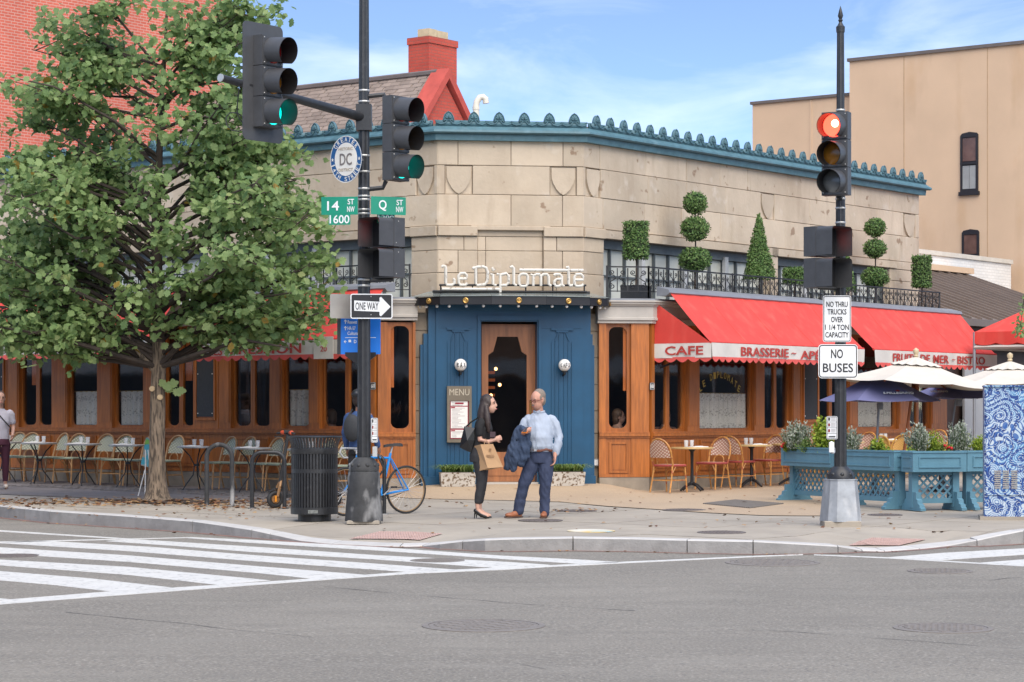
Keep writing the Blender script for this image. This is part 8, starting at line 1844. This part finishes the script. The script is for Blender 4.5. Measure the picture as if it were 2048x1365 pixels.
mb.add(vs[:(SPL + 1) * n], quads(0, SPL)); trunk = mb.build('trunk', bark, t, smooth=True, tidy=False); MB().add(vs[SPL * n:], quads(0, len(pts) - 1 - SPL)).build('leader', bark_dark, t, smooth=True, tidy=False)
cutm = mat('cut_wood', (.50, .37, .22), .9, .15, 12)
for px, py in ((304, 778), (320, 795)): c = w3(px, py, -.13); MB().at(basis(c, (1, 0, 0), (0, 0, 1), (0, -1, 0))).lathe([(.045, -.06), (.042, .02), (.02, .025), (.001, .025)], 14).build('pruned_stub', cutm, trunk)
limbs = []
def branch(base, end, r0, depth, sag=0.0):
    L = (end - base).length; mid1 = base + (end - base) * .35 + rv() * L * .06 + Z3 * L * .05; mid2 = base + (end - base) * .7 + rv() * L * .07 + Z3 * L * .03; P = [base, mid1, mid2, end]; limbs.append((P, [r0, r0 * .75, r0 * .5, r0 * .22])); return P
# crown outline as photo pixels per height: (y, left, right)
OUT = [(-60, 60, 480), (0, 35, 545), (60, 25, 560), (130, 10, 575), (200, -20, 590), (280, -40, 615), (340, -60, 640), (420, -70, 660), (500, -80, 690), (560, -80, 700), (620, -80, 680), (680, -70, 660), (730, -40, 620)]
def outl(y):
    for (y0, l0, r0), (y1, l1, r1) in zip(OUT[:-1], OUT[1:]):
        if y0 <= y <= y1: u = (y - y0) / (y1 - y0); return l0 + (l1 - l0) * u, r0 + (r1 - r0) * u
    return None
items = []; twigs = []
def leaves_at(c, spread, cnt, shade_t=0.0):
    for _ in range(cnt):
        p = c + Vector((rnd.gauss(0, spread), rnd.gauss(0, spread), rnd.gauss(0, spread * .62)))
        nrm = (rv() * .8 + Vector((0, -.45, .7))); items.append((p, nrm, rv() + Vector((0, 0, -.35)), rnd.uniform(.09, .165), min(.94, max(0, rnd.gauss(.47, .24))) if rnd.random() > .006 else .99, OAK))
nodes = []
for k in range(114):
    y = -40 + 745 * rnd.random() ** .85; l, r = outl(y); cx = 316; side = rnd.choice((-1, 1)); u = rnd.uniform(.45, .97); px = cx + side * ((r - cx) if side > 0 else (cx - l)) * u
    hw = (r - l) / 2 * TS; dy = rnd.uniform(-.95, .95) * hw * math.sqrt(max(0, 1 - (u * .9) ** 2)); e = w3(px, y, 0); e.y += dy
    by = min(735, y + rnd.uniform(60, 190)); by = max(by, 40); base = w3(316 + rnd.uniform(-3, 3), by); P = branch(base, e, .022 + .022 * (by / 740), 0); nodes.append((P, e))
for (P, e) in nodes:
    for k in range(rnd.randint(8, 11)):
        u = rnd.uniform(.42, 1.05); b = P[1] + (P[3] - P[1]) * ((u - .35) / .65) if u < 1 else P[3]; off = rv(); off.z = off.z * .5 + .06; end = b + off * rnd.uniform(.25, .62)
        px = CX + F * end.x / end.y; py = HY - (end.z - CAMZ) / end.y * F; o_ = outl(py)
        if o_ is None or py > (722 if px < 330 else 684) or px < o_[0] - 8 or px > o_[1] + 8: continue
        limbs.append(([b, (b + end) / 2 + rv() * .03, end], [.011, .008, .004])); 
        leaves_at(end, .105, rnd.randint(15, 20)); leaves_at((b + end) / 2, .09, rnd.randint(5, 8))
# big clumps low at both sides and hanging ends
for px, py, dd, cnt in [(480, 640, -.7, 5), (560, 620, -.4, 5), (610, 560, 0, 5), (640, 600, .3, 4), (180, 640, -.8, 5), (90, 600, -.3, 5), (30, 560, 0, 5), (20, 660, .3, 3), (120, 690, -.3, 4), (420, 655, -.5, 3), (540, 650, -.2, 3), (250, 600, -1.0, 5), (400, 560, -1.1, 5), (330, 480, -1.2, 5), (200, 500, -1.0, 5), (470, 480, -.9, 4), (150, 400, -.9, 4), (300, 380, -1.0, 4), (430, 380, -.9, 4), (80, 480, -.5, 4), (250, 300, -.8, 4), (380, 280, -.8, 3), (60, 330, -.2, 4), (560, 480, -.4, 4), (600, 420, 0, 3), (350, 670, -.6, 3), (10, 440, 0, 4), (5, 250, 0, 2), (650, 630, 0, 3), (316, 660, -.5, 3), (320, 610, -.7, 4), (305, 560, -.9, 4), (325, 500, -.9, 4), (300, 430, -.9, 4), (330, 350, -.8, 4), (310, 250, -.7, 4), (330, 170, -.6, 4), (320, 90, -.5, 4), (340, 30, -.4, 4), (250, 120, -.5, 4), (420, 120, -.4, 4), (160, 150, -.3, 4), (470, 200, -.3, 4), (150, 60, -.2, 4), (450, 50, -.2, 4), (250, 20, -.3, 4), (520, 100, 0, 3), (90, 120, 0, 3), (540, 280, 0, 4), (590, 340, .2, 4), (500, 330, -.5, 4), (70, 200, 0, 4), (660, 520, .2, 4), (640, 480, 0, 3)]:
    for k in range(cnt):
        c = w3(px + rnd.uniform(-32, 32), py + rnd.uniform(-26, 26), dd + rnd.uniform(-.3, .3)); leaves_at(c, .15, 17)
mb = MB()
for P, r in limbs: mb.tube(P, r, 6)
o = mb.build('branches', bark_dark, t, smooth=True, tidy=False); o['kind'] = 'stuff'
o = leaf_cloud('crown', oakleaf, t, items); o['kind'] = 'stuff'
for base, e, r in ((w3(313, 745), w3(255, 672, -.15), .055), (w3(320, 740), w3(352, 690, -.1), .05)): MB().tube([base, base + (e - base) * .5 + Vector((0, 0, -.05)), e], [r, r * .8, r * .5], 8).build('limb', bark, t, smooth=True)
for px, py, k in ((345, 780, 6), (338, 775, 3)): leaf_cloud('sprig', oakleaf, t, [(w3(px + rnd.uniform(-8, 8), py + rnd.uniform(-6, 8), -.2), Vector((rnd.uniform(-.3, .3), -1, .3)), rv(), .17, .7, OAK) for _ in range(k)])
# drooping twig at the far edge by the tent
tw = [atd(x, y, 29.5) for x, y in ((2075, 560), (2048, 600), (2040, 660))]; t2 = thing('overhanging_branch', 'thin leafy branch hanging in front of the red tent', 'branch', tuple(tw[0])); MB().tube([tw[0] + Vector((.5, 0, .6))] + tw, [.012, .008, .006, .003], 6).build('twig', bark_dark, t2)
leaf_cloud('leaves', oakleaf, t2, [(tw[k % 3] + (tw[min(2, k % 3 + 1)] - tw[k % 3]) * rnd.random() + rv() * .07, rv() + Vector((0, -.6, .2)), rv() - Z3, rnd.uniform(.05, .08), rnd.uniform(.3, .8), SMALL) for k in range(130)])['kind'] = 'stuff'
# ---- clipped topiaries on the bay roof
def shell(kind, c, a, h, n, inset=.8):
    out = []
    for _ in range(n):
        if kind == 'ball': d = rv(); k = rnd.uniform(inset, 1.03); p = c + Vector((d.x * a, d.y * a, d.z * h)) * k; nn = d
        elif kind == 'drum':
            w = rnd.uniform(0, 6.283); 
            if rnd.random() < .8: z = rnd.uniform(-h, h); k = rnd.uniform(inset + .08, 1.03); p = c + Vector((math.cos(w) * a * k, math.sin(w) * a * k, z)); nn = Vector((math.cos(w), math.sin(w), .2))
            else: k = math.sqrt(rnd.random()); p = c + Vector((math.cos(w) * a * k, math.sin(w) * a * k, h * rnd.choice((1, -1)) * rnd.uniform(.93, 1.02))); nn = Vector((0, 0, 1))
        else:
            w = rnd.uniform(0, 6.283); v = 1 - math.sqrt(rnd.random()) if rnd.random() < .8 else rnd.random(); k = rnd.uniform(inset, 1.04) * (1 - v * .93) * (1 + .08 * math.sin(w * 3 + v * 9)); p = c + Vector((math.cos(w) * a * k, math.sin(w) * a * k, -h + 2 * h * v)); nn = Vector((math.cos(w), math.sin(w), .4))
        out.append((p, nn + rv() * .9, rv() + Z3 * .3, rnd.uniform(.035, .058), min(1, max(0, rnd.gauss(.45, .25))), SMALL))
    return out
TPm = P_R.off(.62)
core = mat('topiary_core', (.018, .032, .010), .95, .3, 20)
def topiary(label, px, bits, kind_pot=True, trunk_r=.018):
    a = TPm.a(px); q = TPm.p(a, 0); base = Vector((q.x, q.y, ZENT + .05)); s = q.y / F; t = thing('topiary', label, 'topiary', tuple(base), BROT, 'clipped topiaries on the bay roof'); zz = lambda y: CAMZ + (HY - y) / F * q.y
    mb = MB(); mb.prism([base + P_R.u * i * .19 + P_R.n * j * .19 for i, j in ((-1, -1), (1, -1), (1, 1), (-1, 1))], (0, 0, .24)); mb.build('pot', slate, t); MB().lathe([(.16, .2), (.16, .245)], 4, base).build('soil', soil, t)
    tops = max(zz(b[1]) for b in bits); MB().tube([base + Z3 * .2, base + Z3 * .2 + (Vector((base.x + .02, base.y, tops)) - base - Z3 * .2) * .5, Vector((base.x, base.y, tops))], [trunk_r, trunk_r * .8, trunk_r * .6], 7).build('trunk', bark_dark, t)
    items = []
    for kind, y, hw, hh in bits:
        mbc = MB()
        c = Vector((base.x, base.y, zz(y))); A, H = hw * s, hh * s
        items += shell(kind, c, A, H, int(1500 * (A * H / .06)) + 350)
        if kind == 'ball': mbc.ball(c, 1.0, 10, (A * .86, A * .86, H * .86))
        elif kind == 'drum': mbc.lathe([(A * .86, -H * .92), (A * .88, 0), (A * .86, H * .92)], 14, c)
        else: mbc.lathe([(A * .84, -H * .95), (A * .45, 0), (.01, H * .85)], 14, c)
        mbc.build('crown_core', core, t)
    leaf_cloud('crown', boxleaf, t, items)['kind'] = 'stuff'
topiary('tall clipped drum topiary in a black pot at the bay corner', 1272, [('drum', 481, 25, 36)]); topiary('three-ball topiary between the corner drum and the cone', 1390, [('ball', 407, 24, 23), ('ball', 458, 29, 25), ('ball', 520, 32, 25)]); topiary('cone-shaped topiary left of the two-lamp walk signal', 1518, [('cone', 494, 32, 64)])
topiary('low squat drum topiary beside the cone topiary', 1588, [('drum', 553, 22, 16)]); topiary('narrow cone topiary partly hidden by the walk signal', 1690, [('cone', 534, 22, 50)]); topiary('three-ball topiary near the far end of the railing', 1750, [('ball', 456, 21, 19), ('ball', 498, 23, 19), ('ball', 556, 28, 21)]); topiary('small tall drum topiary at the far end of the railing', 1843, [('drum', 544, 19, 31)])
a = P_L.a(470); q = P_L.p(a, 0, .5)
# ---- planter flowers
def bush(name, label, px, py, hpx, wpx, m, n, upw=.8, lsz=(.03, .06), d=None, group=None, flower=None):
    d = d or 35.5; n = int(n * 2.8); hpx *= 1.15; wpx *= 1.38; b = atd(px, py - 3, d); s = d / F; t = thing(name, label, 'plant', tuple(b), 0, group); items = []; mb = MB(); H, Wd = hpx * s, wpx / 2 * s
    ns = max(7, n // 22)
    for k in range(ns):
        w = rnd.uniform(0, 6.283); sp = rnd.uniform(.1, 1) * Wd; top = b + Vector((math.cos(w) * sp, math.sin(w) * sp * .7, H * rnd.uniform(.55, 1.0) * (1 - .3 * (sp / Wd) ** 2))); st = b + Vector((math.cos(w) * sp * .35, math.sin(w) * sp * .3, -.04)); mid = (st + top) / 2 + Vector((math.cos(w), math.sin(w), 0)) * .02; mb.tube([st, mid, top], .003, 4)
        for j in range(n // ns):
            u = rnd.uniform(.15, 1.05); p = st + (top - st) * u + rv() * .025; items.append((p, rv() + Vector((0, -.4, .4)), (top - st).normalized() * upw + rv() * .7, rnd.uniform(*lsz), min(1, max(0, rnd.gauss(.5, .25))), SMALL))
    mb.build('stems', grassleaf, t)['kind'] = 'stuff'; leaf_cloud('leaves', m, t, items)['kind'] = 'stuff'
    if flower:
        for k in range(9): p = b + Vector((rnd.uniform(-Wd, Wd), rnd.uniform(-.1, .05), rnd.uniform(.2, .9) * H)); MB().ball(p, .022, 5).build('blossom', flower, t)
dP = lambda px: (36.3 + (33.9 - 36.3) * (px - 1560) / 230) if px < 1792 else 33.9 + (px - 1830) * .008
bush('silver_shrub', 'feathery silver shrub in the end planter beside the cafe tables', 1594, 900, 48, 52, silverleaf, 620, 1.4, (.03, .055), dP(1594) + .18); bush('red_geranium', 'red flowers at the end of the turquoise planters by the tables', 1572, 902, 14, 16, limeleaf, 70, .8, (.03, .05), dP(1572) + .15, flower=redflower); bush('green_herb', 'low green herb between silver shrub and lime coleus', 1615, 903, 20, 34, grassleaf, 260, .6, (.02, .04), dP(1615) + .15)
bush('lime_coleus', 'tall lime green coleus beside the spike-topped pole', 1647, 907, 60, 34, limeleaf, 330, .2, (.05, .09), dP(1647) + .18); bush('silver_shrub', 'feathery silver shrub just behind the spike-topped pole', 1703, 910, 44, 34, silverleaf, 420, 1.4, (.03, .055), dP(1703) + .18); bush('yellow_coleus', 'small yellow-green coleus between pole and wooden parasol pole', 1757, 914, 30, 26, limeleaf, 130, .3, (.04, .07), dP(1757) + .18); bush('green_herb', 'low dark green herb under the navy parasol pole', 1745, 913, 18, 24, boxleaf, 160, .6, (.025, .04), dP(1745) + .15); bush('trailing_plant', 'small yellowish trailing plant at the planter gap', 1776, 914, 14, 22, limeleaf, 110, .4, (.02, .04), dP(1776) + .15)
bush('silver_shrub', 'large silver shrub in the planter beyond the wooden parasol pole', 1836, 914, 54, 42, silverleaf, 620, 1.4, (.03, .055), dP(1836) + .2); bush('lime_shrub', 'lime green shrub beside the large silver shrub', 1868, 915, 40, 44, limeleaf, 420, .6, (.025, .05), dP(1868) + .2); bush('red_geranium', 'red flowers between the lime shrub and the farther silver shrub', 1892, 912, 18, 18, grassleaf, 90, .8, (.03, .05), dP(1892) + .1, flower=redflower); bush('silver_shrub', 'farther silver shrub beside the red flowers near the cabinet', 1918, 912, 58, 40, silverleaf, 520, 1.4, (.03, .055), dP(1918) + .3); bush('variegated_shrub', 'yellow variegated shrub next to the painted cabinet', 1955, 914, 34, 44, limeleaf, 420, .5, (.03, .05), dP(1955) + .2); bush('trailing_plant', 'pale trailing plant at the corner of the farther planters', 1822, 917, 16, 22, limeleaf, 110, .4, (.02, .04), dP(1822) + .1)
# ---- stone troughs with strap-leaved grass by the door
speck = mat('speckled_stone', (.50, .46, .40), .95, .1, 9, .3); mix_in(speck, noise_fac(speck, 22, .52, .6, detail=3), (.16, .11, .07)); 
for px0, px1, lab in ((881, 952, 'speckled stone trough of strap-leaved grass behind the woman in black'), (1100, 1171, 'speckled stone trough of strap-leaved grass behind the man')):
    PT = P_CH.off(1.02); a0, a1 = PT.a(px0), PT.a(px1); q = PT.p((a0 + a1) / 2, 0); z0 = gz(q.x, q.y) + .012; t = thing('stone_trough', lab.replace(' of strap-leaved grass', ''), 'planter', (q.x, q.y, z0), BROT)
    mb = MB(); D = .26
    mb.hexa([PT.p(a0 + .02, z0, 0), PT.p(a1 - .02, z0, 0), PT.p(a1 - .02, z0, -D), PT.p(a0 + .02, z0, -D)], [PT.p(a0, z0 + .23, .02), PT.p(a1, z0 + .23, .02), PT.p(a1, z0 + .23, -D - .02), PT.p(a0, z0 + .23, -D - .02)]); mb.build('trough', speck, t); MB().slab(PT, a0 + .03, a1 - .03, z0 + .23, z0 + .24, -D + .02, -.02).build('soil', soil, t)
    g = thing('strap_grass', lab.replace('trough of strap-leaved grass', 'trough grass, arching and bright green,'), 'plant', (q.x, q.y, z0 + .23), BROT); V = []; Fc = []; ti = []
    for k in range(330):
        a = rnd.uniform(a0 + .04, a1 - .04); b = PT.p(a, z0 + .23, rnd.uniform(-D + .04, -.04)); w = rnd.uniform(0, 6.283); d_ = Vector((math.cos(w), math.sin(w) * .8 - .15, 0)); L = rnd.uniform(.22, .42); s_ = d_.cross(Z3).normalized() * .011; tt = rnd.random(); base_i = len(V)
        for j in range(6):
            u = j / 5; p = b + d_ * L * .75 * u ** 1.4 + Z3 * (L * (1.05 * u - .85 * u * u)) ; ww_ = s_ * (1 - u * .85); V += [p - ww_, p + ww_]
        for j in range(5): Fc.append((base_i + 2 * j, base_i + 2 * j + 1, base_i + 2 * j + 3, base_i + 2 * j + 2)); ti.append(tt)
    I = MW[g.name].inverted(); me = bpy.data.meshes.new('blades'); me.from_pydata([tuple(I @ v) for v in V], [], Fc); at2 = me.attributes.new('tint', 'FLOAT', 'FACE'); at2.data.foreach_set('value', ti); link('blades', me, grassleaf, g)['kind'] = 'stuff'
# ---- fallen leaves
items = []
def litter(n, fx, fy, sz=(.03, .07)):
    for _ in range(n):
        p = gpt(fx(), fy()); 
        if front_of_building(p) < .02 and p.y > 36: continue
        items.append((Vector((p.x, p.y, gz(p.x, p.y) + .018)), Z3 + rv() * .35, rv(), rnd.uniform(*sz), rnd.random(), OAK))
litter(900, lambda: rnd.uniform(-20, 690), lambda: rnd.gauss(1006, 4.5), (.04, .10)); litter(320, lambda: rnd.gauss(330, 70), lambda: rnd.gauss(1005, 3), (.04, .11)); litter(260, lambda: rnd.uniform(380, 680), lambda: rnd.gauss(1014, 5), (.04, .10)); litter(150, lambda: rnd.uniform(400, 760), lambda: rnd.uniform(985, 1040)); litter(170, lambda: rnd.uniform(760, 1960), lambda: rnd.uniform(990, 1062), (.03, .08)); litter(50, lambda: rnd.uniform(0, 500), lambda: rnd.uniform(1010, 1040)); litter(60, lambda: rnd.gauss(1152, 40), lambda: rnd.gauss(1023, 2))
for _ in range(46):
    u = rnd.random(); px = rnd.choice((rnd.uniform(0, 520), rnd.uniform(1500, 1960), rnd.uniform(500, 1500))); kk = [k for k in range(len(KERB) - 1) if KERB[k][0] <= px <= KERB[k + 1][0]][0]; p = ground(px, 1040, 0); q = KX[8 + kk] + (KX[9 + kk] - KX[8 + kk]) * ((px - KERB[kk][0]) / (KERB[kk + 1][0] - KERB[kk][0])); q = q - KIN[8 + kk] * rnd.uniform(.03, .25); items.append((Vector((q.x, q.y, gplane(q.y, .012))), Z3 + rv() * .4, rv(), rnd.uniform(.03, .07), rnd.random(), OAK))
o = leaf_cloud('fallen_leaves', deadleaf, None, items); tag(o, 'brown fallen leaves scattered over the pavement', 'leaves', kind='stuff')
pit = [gpt(*q) for q in ((180, 1003), (300, 1009), (455, 1008), (330, 999))]; t = MB().prism([Vector((p.x, p.y, gz(p.x, p.y) + .012)) for p in pit], (0, 0, .008)).build('tree_pit', soil, SIDE)

bpy.data.scenes.remove(TMPS)
